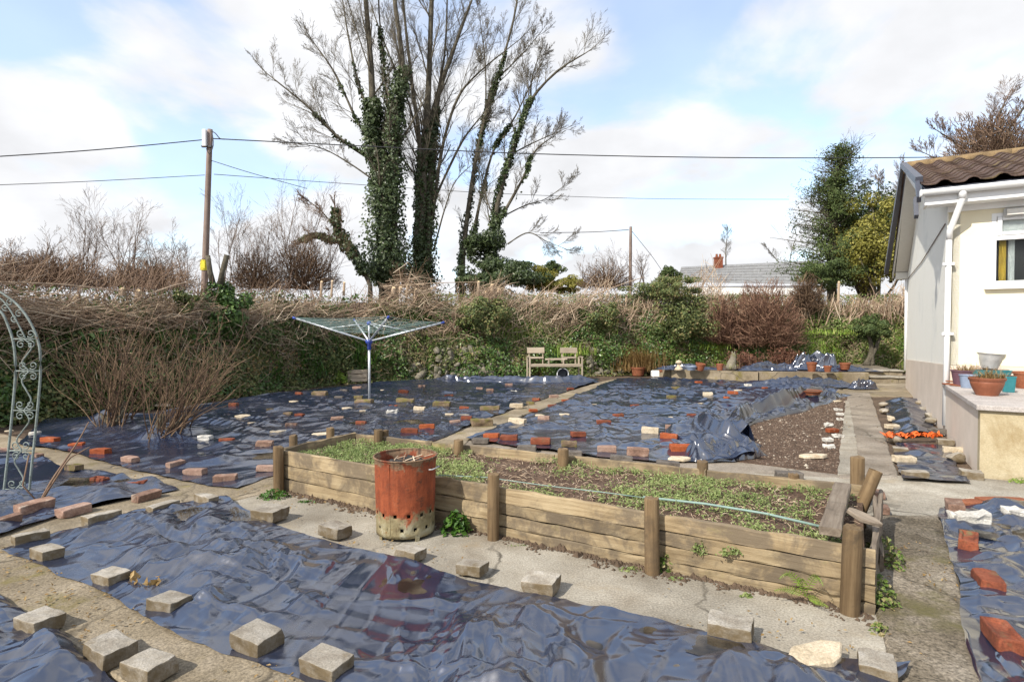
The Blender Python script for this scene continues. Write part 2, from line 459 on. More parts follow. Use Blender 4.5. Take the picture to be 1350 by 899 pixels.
M = {}
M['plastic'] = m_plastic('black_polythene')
M['block'] = m_speckle('concrete_block', [(0.3, (0.30, 0.25, 0.19)), (0.5, (0.47, 0.42, 0.34)), (0.7, (0.62, 0.57, 0.49))], 9, 0.92, 120, 0.8, 0.004, True, 0.14, (7, 0.56, 0.75, (0.16, 0.12, 0.065)), sides=(0.13, 0.095, 0.05))
M['orange'] = m_speckle('orange_brick', [(0.3, (0.42, 0.085, 0.025)), (0.6, (0.58, 0.15, 0.05)), (0.8, (0.6, 0.25, 0.12))], 12, 0.88, 110, 0.7, 0.003, True, 0.16, (10, 0.57, 0.72, (0.36, 0.27, 0.2)))
M['red'] = m_speckle('red_brick', [(0.3, (0.17, 0.05, 0.028)), (0.55, (0.34, 0.095, 0.045)), (0.8, (0.4, 0.19, 0.12))], 11, 0.9, 100, 0.7, 0.003, True, 0.2, (9, 0.55, 0.72, (0.12, 0.1, 0.05)))
M['brown'] = m_speckle('brown_brick', [(0.3, (0.11, 0.065, 0.045)), (0.55, (0.23, 0.14, 0.1)), (0.8, (0.4, 0.3, 0.23))], 11, 0.9, 100, 0.7, 0.003, True, 0.2, (10, 0.56, 0.72, (0.36, 0.3, 0.24)))
M['pink'] = m_speckle('pale_pink_brick', [(0.3, (0.3, 0.17, 0.125)), (0.55, (0.5, 0.33, 0.25)), (0.8, (0.6, 0.47, 0.38))], 10, 0.9, 100, 0.7, 0.003, True, 0.14, (7, 0.55, 0.75, (0.16, 0.1, 0.07)))
M['moss'] = m_speckle('mossy_brick', [(0.3, (0.12, 0.08, 0.05)), (0.6, (0.28, 0.2, 0.13))], 11, 0.95, 90, 0.9, 0.006, True, 0.15, None, (9, 0.42, 0.6, (0.125, 0.115, 0.022)))
M['dark'] = m_speckle('dark_grey_brick', [(0.3, (0.07, 0.06, 0.05)), (0.6, (0.15, 0.13, 0.11)), (0.8, (0.25, 0.22, 0.18))], 11, 0.9, 100, 0.7, 0.003, True, 0.15)
M['cream'] = m_speckle('cream_stone', [(0.3, (0.5, 0.4, 0.26)), (0.55, (0.68, 0.57, 0.41)), (0.8, (0.75, 0.67, 0.52))], 9, 0.9, 90, 0.6, 0.004, True, 0.12, (6, 0.58, 0.75, (0.36, 0.22, 0.12)))
M['white'] = m_speckle('white_stone', [(0.3, (0.6, 0.56, 0.48)), (0.6, (0.78, 0.75, 0.68))], 9, 0.9, 90, 0.6, 0.004, True, 0.08)
M['conc_dark'] = m_speckle('mossy_aggregate_concrete', [(0.3, (0.13, 0.105, 0.07)), (0.5, (0.24, 0.2, 0.145)), (0.72, (0.38, 0.33, 0.26))], 3, 0.95, 70, 1.0, 0.008, False, 0, (1.6, 0.5, 0.7, (0.13, 0.115, 0.05)), None, 0.2, 0.75, crack=0.7)
M['conc_path'] = m_speckle('worn_path_concrete', [(0.3, (0.27, 0.215, 0.14)), (0.5, (0.38, 0.31, 0.21)), (0.72, (0.5, 0.42, 0.31))], 2.6, 0.95, 80, 0.9, 0.006, False, 0, (2.2, 0.54, 0.72, (0.2, 0.165, 0.055)), None, 0.2, 0.5, crack=0.7)
M['conc_pale'] = m_speckle('pale_concrete', [(0.3, (0.36, 0.31, 0.235)), (0.5, (0.5, 0.45, 0.36)), (0.72, (0.63, 0.58, 0.48))], 2.2, 0.95, 90, 0.8, 0.005, False, 0, (1.8, 0.56, 0.74, (0.27, 0.22, 0.15)), None, 0.2, 0.4, crack=0.7)
M['conc_grey'] = m_speckle('grey_path_concrete', [(0.3, (0.25, 0.205, 0.155)), (0.5, (0.36, 0.305, 0.24)), (0.72, (0.48, 0.42, 0.34))], 1.8, 0.95, 80, 0.7, 0.005, False, 0, (1.3, 0.55, 0.72, (0.2, 0.17, 0.12)), None, 0.2, 0.4, crack=0.7)
M['earth'] = m_speckle('earth', [(0.3, (0.06, 0.042, 0.028)), (0.6, (0.13, 0.09, 0.06)), (0.8, (0.2, 0.15, 0.1))], 3, 0.97, 40, 1.0, 0.015, False, 0)
M['soil'] = m_speckle('bare_brown_soil', [(0.3, (0.14, 0.085, 0.055)), (0.55, (0.22, 0.145, 0.1)), (0.8, (0.3, 0.215, 0.155))], 4, 0.97, 45, 1.0, 0.02, False, 0, None, None, 0.2, 0.6)
M['wood'] = m_wood('weathered_board', [(0.25, (0.12, 0.085, 0.045)), (0.45, (0.33, 0.245, 0.14)), (0.62, (0.47, 0.37, 0.225)), (0.8, (0.56, 0.47, 0.32))], 1.0, 0.85, (3.2, 0.44, 0.6, (0.125, 0.098, 0.068)), (1.6, 0.6, 0.8, (0.27, 0.26, 0.06)))
M['wood_grey'] = m_wood('grey_board', [(0.25, (0.1, 0.075, 0.055)), (0.5, (0.25, 0.2, 0.15)), (0.8, (0.42, 0.36, 0.28))], 1.0, 0.88, (3, 0.55, 0.75, (0.07, 0.06, 0.045)))
M['post'] = m_wood('round_post_wood', [(0.25, (0.085, 0.055, 0.03)), (0.45, (0.22, 0.145, 0.075)), (0.65, (0.36, 0.25, 0.135)), (0.85, (0.45, 0.34, 0.2))], 1.0, 0.85, (4, 0.5, 0.7, (0.075, 0.055, 0.035)))
M['bench'] = m_wood('bleached_bench_wood', [(0.25, (0.33, 0.25, 0.17)), (0.5, (0.52, 0.43, 0.32)), (0.8, (0.66, 0.58, 0.46))], 1.0, 0.85)
M['cut'] = m_plain('fresh_cut_wood', (0.62, 0.47, 0.28), 0.8)
M['bark'] = m_speckle('grey_bark', [(0.3, (0.06, 0.05, 0.035)), (0.55, (0.12, 0.105, 0.075)), (0.8, (0.18, 0.17, 0.12))], 3, 0.95, 18, 1.0, 0.03, False)
M['twig'] = m_twig('bare_twig', [(0.1, (0.055, 0.047, 0.034)), (0.5, (0.11, 0.094, 0.068)), (0.9, (0.18, 0.16, 0.12))])
M['scrub'] = m_twig('brown_scrub_twig', [(0.1, (0.07, 0.045, 0.03)), (0.5, (0.17, 0.11, 0.075)), (0.9, (0.3, 0.21, 0.14))])
M['brush'] = m_twig('cut_brushwood', [(0.05, (0.075, 0.045, 0.028)), (0.35, (0.18, 0.125, 0.085)), (0.65, (0.3, 0.23, 0.16)), (0.95, (0.46, 0.39, 0.29))])
M['redtwig'] = m_twig('red_brown_twig', [(0.1, (0.085, 0.045, 0.03)), (0.5, (0.165, 0.09, 0.06)), (0.9, (0.3, 0.19, 0.12))])
M['ivy'] = m_leaf('ivy_leaf', [(0.1, (0.016, 0.034, 0.008)), (0.5, (0.04, 0.075, 0.016)), (0.8, (0.075, 0.115, 0.03)), (0.97, (0.17, 0.2, 0.08))], 0.38, 0.2, 0.5)
M['treeivy'] = m_leaf('tree_ivy_leaf', [(0.1, (0.022, 0.036, 0.012)), (0.5, (0.05, 0.075, 0.024)), (0.8, (0.085, 0.115, 0.045)), (0.97, (0.16, 0.18, 0.09))], 0.42, 0.2, 0.45, 2.0)
M['darkleaf'] = m_leaf('dark_undergrowth_leaf', [(0.05, (0.02, 0.025, 0.01)), (0.4, (0.04, 0.055, 0.018)), (0.65, (0.07, 0.075, 0.025)), (0.85, (0.12, 0.09, 0.045)), (0.97, (0.19, 0.14, 0.07))], 0.5, 0.2, 0.35)
M['mixleaf'] = m_leaf('bank_weed_leaf', [(0.05, (0.03, 0.045, 0.012)), (0.35, (0.07, 0.12, 0.02)), (0.55, (0.12, 0.16, 0.04)), (0.72, (0.18, 0.16, 0.07)), (0.95, (0.3, 0.22, 0.13))], 0.5, 0.3, 0.35)
M['grass'] = m_leaf('bank_grass', [(0.05, (0.06, 0.1, 0.015)), (0.45, (0.12, 0.2, 0.03)), (0.75, (0.2, 0.26, 0.05)), (0.95, (0.32, 0.28, 0.12))], 0.55, 0.3, 0.3)
M['drygrass'] = m_leaf('dry_grass', [(0.05, (0.14, 0.09, 0.035)), (0.5, (0.3, 0.19, 0.07)), (0.95, (0.44, 0.32, 0.15))], 0.6, 0.25, 0.3)
M['weed'] = m_leaf('seedling_leaf', [(0.05, (0.085, 0.12, 0.035)), (0.5, (0.17, 0.22, 0.07)), (0.9, (0.3, 0.33, 0.14))], 0.5, 0.3, 0.35)
M['nettle'] = m_leaf('nettle_leaf', [(0.05, (0.025, 0.075, 0.01)), (0.5, (0.06, 0.14, 0.018)), (0.95, (0.11, 0.21, 0.03))], 0.45, 0.3, 0.4)
M['fern'] = m_leaf('fern_leaf', [(0.05, (0.1, 0.17, 0.02)), (0.5, (0.2, 0.3, 0.04)), (0.95, (0.32, 0.4, 0.08))], 0.5, 0.35, 0.3)
M['conifer'] = m_leaf('conifer_needle', [(0.05, (0.025, 0.042, 0.014)), (0.5, (0.055, 0.08, 0.024)), (0.95, (0.105, 0.125, 0.04))], 0.6, 0.15, 0.3)
M['yellow'] = m_leaf('golden_leaf', [(0.05, (0.1, 0.1, 0.012)), (0.5, (0.23, 0.215, 0.045)), (0.95, (0.42, 0.38, 0.11))], 0.55, 0.25, 0.3)
M['rust_leaf'] = m_leaf('russet_shoot', [(0.05, (0.08, 0.035, 0.02)), (0.5, (0.16, 0.07, 0.045)), (0.95, (0.26, 0.14, 0.08))], 0.6, 0.2, 0.3)
M['stone'] = m_speckle('wall_stone', [(0.3, (0.16, 0.14, 0.1)), (0.55, (0.28, 0.25, 0.19)), (0.8, (0.4, 0.36, 0.28))], 5, 0.95, 50, 0.9, 0.01, True, 0.25, None, (4, 0.5, 0.68, (0.15, 0.16, 0.045)))
M['render_cream'] = m_speckle('cream_painted_render', [(0.3, (0.8, 0.73, 0.53)), (0.7, (0.84, 0.78, 0.59))], 2, 0.85, 150, 0.35, 0.004, False, 0, (0.9, 0.5, 0.85, (0.66, 0.6, 0.44)), None, 0.3, 0.03)
M['render_grey'] = m_speckle('pale_grey_render', [(0.3, (0.83, 0.81, 0.72)), (0.7, (0.85, 0.83, 0.75))], 2, 0.85, 150, 0.35, 0.004, False, 0, (0.9, 0.5, 0.85, (0.66, 0.66, 0.6)), None, 0.3, 0.03)
M['plinth'] = m_speckle('pinkish_plinth', [(0.3, (0.47, 0.4, 0.325)), (0.7, (0.57, 0.49, 0.41))], 1.5, 0.9, 100, 0.4, 0.003, False, 0, None, None, 0.3, 0.1)
M['terr_front'] = m_speckle('stained_cream_render', [(0.3, (0.52, 0.42, 0.25)), (0.5, (0.64, 0.54, 0.35)), (0.7, (0.72, 0.63, 0.44))], 2.2, 0.93, 80, 0.6, 0.006, False, 0, (1.3, 0.45, 0.68, (0.27, 0.19, 0.085)), None, 0.2, 0.15)
M['paving'] = m_speckle('grey_paving', [(0.3, (0.4, 0.36, 0.33)), (0.7, (0.55, 0.5, 0.46))], 4, 0.9, 90, 0.5, 0.004, True, 0.1)
M['white_pvc'] = m_plain('white_plastic', (0.82, 0.83, 0.82), 0.35, 0, 0.03)
M['soffit'] = m_plain('off_white_board', (0.7, 0.68, 0.62), 0.5, 0, 0.06)
M['slate_pvc'] = m_plain('dark_grey_trim', (0.06, 0.065, 0.085), 0.4, 0, 0.1)
M['tile'] = m_speckle('brown_roof_tile', [(0.3, (0.09, 0.06, 0.05)), (0.55, (0.165, 0.11, 0.088)), (0.8, (0.25, 0.18, 0.14))], 5, 0.92, 60, 0.8, 0.006, True, 0.2, None, (3, 0.52, 0.7, (0.16, 0.12, 0.04)))
M['ridge'] = m_speckle('lichened_ridge_tile', [(0.3, (0.16, 0.11, 0.06)), (0.6, (0.26, 0.18, 0.09)), (0.8, (0.36, 0.24, 0.1))], 6, 0.95, 60, 0.8, 0.006, True, 0.15)
M['rust'] = None
M['galv'] = m_speckle('galvanised_zinc', [(0.3, (0.32, 0.33, 0.33)), (0.6, (0.46, 0.46, 0.45)), (0.8, (0.55, 0.54, 0.5))], 9, 0.55, 70, 0.3, 0.002, True, 0.05, None, None, 0.6, 0.1)
M['alu'] = m_plain('brushed_aluminium', (0.62, 0.65, 0.66), 0.35, 0.55, 0.06)
M['blue'] = m_plain('blue_plastic', (0.03, 0.06, 0.3), 0.4)
M['line'] = m_plain('pale_clothes_line', (0.16, 0.24, 0.22), 0.6)
M['terracotta'] = m_speckle('terracotta', [(0.3, (0.42, 0.13, 0.06)), (0.7, (0.58, 0.22, 0.11))], 8, 0.85, 60, 0.3, 0.002, True, 0.12)
M['brownpot'] = m_speckle('brown_pot', [(0.3, (0.24, 0.075, 0.035)), (0.7, (0.34, 0.12, 0.06))], 8, 0.55, 60, 0.2, 0.002, True, 0.05, None, None, 0.5, 0.1)
M['teal'] = m_plain('teal_glaze', (0.025, 0.17, 0.19), 0.4, 0, 0.15)
M['plum'] = m_plain('plum_plastic', (0.13, 0.065, 0.085), 0.5)
M['lilac'] = m_plain('blue_grey_glaze', (0.22, 0.27, 0.36), 0.4)
M['wire'] = m_plain('black_cable', (0.03, 0.03, 0.032), 0.6, 0, 0.05, 20, 0)
M['iron'] = m_speckle('peeling_pale_green_paint', [(0.3, (0.2, 0.22, 0.2)), (0.5, (0.32, 0.38, 0.35)), (0.7, (0.4, 0.46, 0.43))], 16, 0.6, 60, 0.4, 0.002, True, 0, (20, 0.6, 0.72, (0.17, 0.1, 0.06)))
M['pole'] = m_wood('pole_wood', [(0.25, (0.12, 0.085, 0.07)), (0.5, (0.22, 0.165, 0.135)), (0.8, (0.32, 0.25, 0.21))], 0.5)
M['slate'] = m_speckle('pale_slate', [(0.3, (0.2, 0.2, 0.2)), (0.7, (0.32, 0.32, 0.31))], 3, 0.8, 20, 0.4, 0.01, True, 0.15)
M['whitewash'] = m_plain('whitewash', (0.78, 0.77, 0.73), 0.85, 0, 0.05, 2)
M['ash'] = m_speckle('burnt_ash', [(0.3, (0.015, 0.015, 0.015)), (0.6, (0.05, 0.05, 0.05)), (0.85, (0.2, 0.19, 0.18))], 14, 0.95, 80, 1.0, 0.01, False)
M['hose'] = m_plain('pale_green_pipe', (0.2, 0.29, 0.25), 0.6, 0, 0.15)
M['curtain'] = m_plain('yellow_curtain', (0.62, 0.42, 0.06), 0.9, 0, 0.2, 6)
M['net_white'] = m_plain('white_net_curtain', (0.75, 0.75, 0.72), 0.9)
M['orange_net'] = m_plain('orange_netting', (0.72, 0.13, 0.02), 0.6, 0, 0.2)
m, t, b = newmat('window_glass'); b.inputs['Base Color'].default_value = (0.85, 0.9, 0.9, 1); b.inputs['Roughness'].default_value = 0.02; b.inputs['IOR'].default_value = 1.2
b.inputs['Transmission Weight'].default_value = 1.0; M['glass'] = m
m, t, b = newmat('dark_room'); b.inputs['Base Color'].default_value = (0.03, 0.028, 0.026, 1); M['room'] = m
m, t, b = newmat('muddy_water'); v = coords(t, False)          # shallow water: the sheet shows through, silt in patches
tr = nd(t, 'ShaderNodeBsdfTransparent'); tr.inputs['Color'].default_value = (0.8, 0.74, 0.62, 1)
gl = nd(t, 'ShaderNodeBsdfGlossy'); gl.inputs['Roughness'].default_value = 0.02
df = nd(t, 'ShaderNodeBsdfDiffuse'); df.inputs['Color'].default_value = (0.17, 0.14, 0.1, 1)
m1 = nd(t, 'ShaderNodeMixShader'); t.links.new(mrange(t, noise(t, v, 3.2, 6, 0.6), 0.4, 0.65, 0.1, 0.75), m1.inputs[0]); t.links.new(tr.outputs[0], m1.inputs[1]); t.links.new(df.outputs[0], m1.inputs[2])
fr = nd(t, 'ShaderNodeFresnel'); fr.inputs['IOR'].default_value = 1.33
m2 = nd(t, 'ShaderNodeMixShader'); t.links.new(fr.outputs[0], m2.inputs[0]); t.links.new(m1.outputs[0], m2.inputs[1]); t.links.new(gl.outputs[0], m2.inputs[2])
t.links.new(m2.outputs[0], t.nodes['Material Output'].inputs[0]); M['water'] = m
# rust bin: bare orange rust above, galvanised and limed below a ragged edge
m, t, b = newmat('rusted_bin'); v = coords(t, False)
sp = nd(t, 'ShaderNodeSeparateXYZ'); t.links.new(v, sp.inputs[0])
n1 = noise(t, v, 7, 6, 0.65, 0.4); n2 = noise(t, v, 30, 5, 0.7)
va = nd(t, 'ShaderNodeMapping'); va.inputs['Scale'].default_value = (14, 14, 1.3); t.links.new(v, va.inputs['Vector']); n3 = noise(t, va.outputs[0], 1.5, 5, 0.65)
rust = ramp_node(t, mth(t, 'ADD', mth(t, 'MULTIPLY', n3, 0.55), mth(t, 'MULTIPLY', n1, 0.45)), [(0.3, (0.09, 0.03, 0.016)), (0.44, (0.19, 0.045, 0.018)), (0.58, (0.3, 0.075, 0.028)), (0.75, (0.3, 0.14, 0.08))])
rust = mixc(t, mrange(t, n2, 0.55, 0.72, 0, 0.5), rust, (0.1, 0.05, 0.03))
zinc = ramp_node(t, n1, [(0.3, (0.12, 0.09, 0.045)), (0.5, (0.25, 0.21, 0.115)), (0.65, (0.36, 0.34, 0.24)), (0.8, (0.46, 0.46, 0.38))])
zinc = mixc(t, mrange(t, n2, 0.58, 0.7), zinc, (0.16, 0.09, 0.03))
edge = mth(t, 'ADD', sp.outputs[2], mth(t, 'MULTIPLY', mth(t, 'SUBTRACT', n1, 0.5), 0.42))
col = mixc(t, mrange(t, edge, 0.16, 0.215, 0, 1, True), zinc, rust)
col = mixc(t, mrange(t, edge, 0.53, 0.56, 0, 0.6, True), col, (0.2, 0.19, 0.12))
soot = mth(t, 'ADD', mth(t, 'MULTIPLY', sp.outputs[2], 0.5), mth(t, 'MULTIPLY', n3, 0.6))
col = mixc(t, mrange(t, soot, 0.54, 0.68, 0, 0.8, True), col, (0.035, 0.024, 0.018))
col = mixc(t, mrange(t, noise(t, v, 16, 6, 0.75), 0.56, 0.66, 0, 0.75), col, (0.07, 0.03, 0.018))
t.links.new(col, b.inputs['Base Color']); b.inputs['Roughness'].default_value = 0.8; b.inputs['Specular IOR Level'].default_value = 0.3
bump(t, b, mth(t, 'ADD', n2, mth(t, 'MULTIPLY', n1, 2.0)), 0.7, 0.006); M['rust'] = m
# ------------------------------------------------------------------ the setting: ground, bank, concrete
UA = math.atan2(0.902, 0.433); VA = UA - math.pi / 2      # the two directions of the plots
def poly_world(px, z=0.0): return np.array([G(x, y, z)[:2] for x, y in px])
def resample(p, step):
    p = np.asarray(p, float); o = []
    for a, b in zip(p[:-1], p[1:]):
        n = max(1, int(np.linalg.norm(b - a) / step))
        o += [a + (b - a) * i / n for i in range(n)]
    return np.array(o + [p[-1]])
def inside(poly, x, y):
    r = np.zeros(np.shape(x), bool); n = len(poly)
    for i in range(n):
        x1, y1 = poly[i]; x2, y2 = poly[(i + 1) % n]
        c = ((y1 > y) != (y2 > y)) & (x < (x2 - x1) * (y - y1) / (y2 - y1 + 1e-12) + x1)
        r ^= c
    return r
def slab(name, px, z, mat, thick=0.12, wob=0.012, step=0.12, world=False, kind='structure', parent=None, bev=0.012):
    w = np.array(px, float) if world else poly_world(px)
    w = resample(np.vstack([w, w[:1]]), step)[:-1]
    w = w + np.stack([vn(w[:, 0] * 6, w[:, 1] * 6, 3), vn(w[:, 0] * 6, w[:, 1] * 6, 4)], 1) * wob
    bm = bmesh.new()
    top = [bm.verts.new((x, y, z)) for x, y in w]
    f = bm.faces.new(top); f.normal_update()
    if f.normal.z < 0: f.normal_flip()
    r = bmesh.ops.extrude_face_region(bm, geom=[f])
    for v in r['geom']:
        if isinstance(v, bmesh.types.BMVert): v.co.z -= thick
    bmesh.ops.recalc_face_normals(bm, faces=bm.faces)
    if bev:
        es = [e for e in bm.edges if all(abs(v.co.z - z) < 1e-6 for v in e.verts)]
        bmesh.ops.bevel(bm, geom=es, offset=bev, segments=1, affect='EDGES', clamp_overlap=True)
    bmesh.ops.triangulate(bm, faces=[f for f in bm.faces if len(f.verts) > 4])
    me = bpy.data.meshes.new(name); bm.to_mesh(me); bm.free()
    me.materials.append(mat)
    o = bpy.data.objects.new(name, me); place(o, (0, 0, 0), parent)
    if parent is None: setp(o, kind=kind)
    return o

# ground: one sheet out to the horizon
xs = np.concatenate([[-900, -200, -60], np.linspace(-25, 30, 56), [60, 200, 900]])
ys = np.concatenate([[-900, -200, -40], np.linspace(-12, 28, 41), [60, 200, 900]])
gx, gy = np.meshgrid(xs, ys)
gz = -0.03 + 0.012 * vn(gx * 0.7, gy * 0.7, 5)
i = np.arange(gx.size).reshape(gx.shape)
q = np.stack([i[:-1, :-1], i[:-1, 1:], i[1:, 1:], i[1:, :-1]], -1).reshape(-1, 4)
setp(MB().add(np.stack([gx, gy, gz], -1), q).build('ground', M['earth'], smooth=True), kind='structure')

slab('diagonal_path', [(-250, 768), (0, 703), (240, 645), (420, 600), (455, 628), (310, 664), (225, 672), (10, 727), (-250, 790)], 0.030, M['conc_path'])
slab('edge_path', [(-250, 620), (0, 724), (340, 876), (560, 973), (900, 1123), (700, 1180), (420, 1045), (160, 905), (0, 798), (-250, 680)], 0.034, M['conc_path'])
slab('side_path', [(-150, 535), (0, 573), (75, 592), (215, 628), (305, 646), (240, 656), (100, 621), (0, 592), (-150, 556)], 0.026, M['conc_path'])
slab('bed_apron', [(282, 650), (330, 634), (430, 598), (1140, 634), (1168, 862), (1185, 930), (1000, 890), (700, 806), (440, 736), (312, 678)], 0.022, M['conc_pale'])
slab('right_path', [(1128, 684), (1242, 684), (1257, 740), (1297, 905), (1420, 1300), (1185, 1300), (1165, 860)], 0.034, M['conc_dark'])
slab('cross_path', [(1120, 690), (1150, 629), (1290, 633), (1700, 668), (1700, 690), (1275, 660), (1245, 692)], 0.026, M['conc_pale'])
slab('house_path', [(1105, 634), (1117, 519), (1147, 519), (1186, 634)], 0.030, M['conc_grey'])
slab('path_edging', [(1104, 630), (1115, 530), (1119, 530), (1136, 630)], 0.036, M['conc_pale'], bev=0)
slab('far_path', [(865, 496), (1000, 506), (1196, 506), (1215, 524), (1117, 524), (1000, 517)], 0.022, M['conc_path'])
slab('middle_path', [(500, 602), (545, 590), (650, 548), (790, 505), (815, 500), (832, 501), (765, 525), (690, 549), (620, 582), (600, 602)], 0.030, M['conc_path'])
slab('back_strip', [(560, 604), (600, 580), (720, 588), (880, 604), (1000, 602), (1106, 622), (1186, 634), (1160, 662), (1000, 652), (700, 612)], 0.018, M['conc_grey'])
slab('wall_foot_path', [(1183, 634), (1147, 519), (1190, 507), (1246, 575), (1295, 634)], 0.012, M['earth'])

# bank: an earth hedge round two sides of the garden, with the field behind it
BXY = [(-11, -15), (-9.6, 0)] + [tuple(G(*p)[:2]) for p in ((-250, 600), (-60, 566), (60, 549), (200, 538), (330, 518), (450, 504), (570, 499), (690, 497), (800, 494), (870, 493))] + [(8.6, 18.9), (14.1, 19.5), (40, 24)]
bs = resample(BXY, 0.3)
for _ in range(6): bs[1:-1] = (bs[:-2] + 2 * bs[1:-1] + bs[2:]) / 4
bt = np.gradient(bs, axis=0); bt /= np.linalg.norm(bt, axis=1, keepdims=True)
bn = np.stack([-bt[:, 1], bt[:, 0]], 1)                      # outwards, away from the garden
for _ in range(30):
    bn[1:-1] = (bn[:-2] + 2 * bn[1:-1] + bn[2:]) / 4
bn /= np.linalg.norm(bn, axis=1, keepdims=True)
bdist = np.concatenate([[0], np.cumsum(np.linalg.norm(np.diff(bs, axis=0), axis=1))])
bY = np.maximum(bs[:, 1], 7.0)
bH = 1.45 + 0.043 * (bY + 0.9)                               # height of the earth
OFF = np.array([0, 0.12, 0.3, 0.5, 0.75, 1.1, 1.8, 2.6, 3.6, 6, 30, 700.0])
HF = np.array([-0.06, 0.25, 0.5, 0.75, 0.93, 1.0, 0.97, 0.85, 0.75, 0.7, 0.7, 0.7])
px_ = bs[:, None, :] + bn[:, None, :] * OFF[None, :, None]
pz_ = bH[:, None] * HF[None]
nn = vn(px_[..., 0] * 1.6, px_[..., 1] * 1.6, 9, pz_ * 2.0)
amp = np.where((OFF > 0) & (OFF < 5), 0.13, 0.0)
px_ = px_ - bn[:, None, :] * (nn * amp)[..., None]
pz_ = pz_ + vn(px_[..., 0] * 1.1, px_[..., 1] * 1.1, 10) * np.where(OFF > 0.4, 0.12, 0.02)
v = np.concatenate([px_, pz_[..., None]], -1)
i = np.arange(v.shape[0] * v.shape[1]).reshape(v.shape[:2])
q = np.stack([i[:-1, :-1], i[1:, :-1], i[1:, 1:], i[:-1, 1:]], -1).reshape(-1, 4)
setp(MB().add(v, q).build('bank', M['earth'], smooth=True), kind='structure')
def bank_at(s):
    """base point, outward normal, tangent, height of earth at arc length s"""
    s = np.asarray(s, float)
    f = lambda a: np.interp(s, bdist, a)
    return np.stack([f(bs[:, 0]), f(bs[:, 1])], -1), np.stack([f(bn[:, 0]), f(bn[:, 1])], -1), np.stack([f(bt[:, 0]), f(bt[:, 1])], -1), f(bH)
S0 = bdist[np.argmin(np.abs(bs[:, 0] - G(-200, 592)[0]) + np.abs(bs[:, 1] - G(-200, 592)[1]))]
S1 = bdist[np.argmin(np.abs(bs[:, 0] - 16))]
_ss = np.linspace(S0 - 1, S1 + 3, 900); _b, _n, _t, _hh = bank_at(_ss)
_px = 675 + FOC * (_b[:, 0] + _n[:, 0] * 0.4) / (_b[:, 1] + _n[:, 1] * 0.4)
def s_of_px(px): return np.interp(px, _px, _ss)
def px_of_s(s): return np.interp(s, _ss, _px)
def bank_pt(px, py, off=0.4):
    """the point of the bank, off metres in from its foot line, that the photo shows at px, py"""
    s = float(s_of_px(px)); b, n, t, h = bank_at(s)
    Y = b[1] + n[1] * off
    return P(px, py, Y), np.array((n[0], n[1], 0)), np.array((t[0], t[1], 0))

# ------------------------------------------------------------------ the list of weights: bricks, blocks and stones
# photo x, y of its middle, sort, turn ('u' along the paths to the house side, 'v' across, or degrees), size factor, surroundings
BR = []
def br(x, y, sort, turn, size, where): BR.append((x, y, sort, turn, size, where))
# near blocks
br(52, 826, 'block', 'v', 1.05, 'resting half on the path edge, farthest left of the blocks at the front')
br(145, 864, 'block', 'v', 1.08, 'at the front left, on the near side of the path beside another block')
br(197, 886, 'block', 'v', 1.05, 'cut by the bottom edge of the picture, on the near side of the path')
br(62, 732, 'block', 'v', 0.95, 'square-looking, at the left corner of the big front sheet')
br(147, 764, 'block', 'v', 1.0, 'beside dead leaves on the left edge of the big front sheet')
br(224, 799, 'block', 'v', 1.0, 'on the path-side edge of the front sheet, third from its left corner')
br(339, 848, 'block', 'v', 1.08, 'on the path-side edge of the front sheet, fourth from its left corner')
br(431, 881, 'block', 'v', 1.08, 'pale topped, nearest the bottom edge on the front sheet')
br(41, 711, 'long', 'u', 1.05, 'long and pale topped, lying along the diagonal path at the left')
br(134, 689, 'long', 'u', 1.05, 'long with a crusted top, lying along the middle of the diagonal path')
br(215, 673, 'long', 'u', 1.0, 'grey brown and standing in a puddle beside the diagonal path')
br(271, 661, 'long', 'v', 0.95, 'white topped, at the upper corner of the front sheet')
br(356, 681, 'block', 'v', 1.05, 'in a puddle on the sheet edge left of the rusty bin')
br(442, 703, 'block', 'v', 1.1, 'between the rusty bin and a puddle on the apron edge')
br(541, 733, 'block', 'v', 0.95, 'directly in front of the rusty bin')
br(623, 752, 'block', 'v', 0.95, 'bright white topped, on the apron edge right of the bin')
br(714, 773, 'block', 'v', 1.1, 'with a round dent in its top, on the apron edge before the second post')
br(963, 834, 'block', 'v', 1.15, 'long and whitish, on the apron edge towards the right corner')
br(1156, 884, 'block', 'u', 1.0, 'rough and standing at the right corner of the front sheet')
br(1077, 876, 'slab', 20, 1.0, 'large and broken, in the wet corner of the front sheet')
# left sheet by the arch
br(47, 671, 'brown', 'u', 1.1, 'long, at the foot of the dead forked branch')
br(97, 675, 'pink', 'u', 1.0, 'on the sheet edge along the diagonal path below the arch')
br(3, 692, 'brown', 'u', 1.0, 'cut by the left edge of the picture')
br(194, 655, 'brown', 'u', 0.95, 'pinkish topped, at the pointed end of the arch sheet')
br(178, 641, 'red', 12, 0.85, 'beside the pointed end of the arch sheet')
br(132, 635, 'red', -15, 0.8, 'by a puddle in the middle of the arch sheet')
br(97, 618, 'moss', -20, 0.85, 'yellow green and rounded, behind the dead forked branch')
br(48, 602, 'brown', 'v', 0.8, 'just right of the garden arch')
br(5, 595, 'pink', 10, 0.8, 'behind the garden arch at the left edge')
br(46, 573, 'wstone', 0, 0.8, 'seen beside the outer upright of the arch')
br(12, 567, 'slab', 0, 0.5, 'pale and flat, seen through the garden arch')
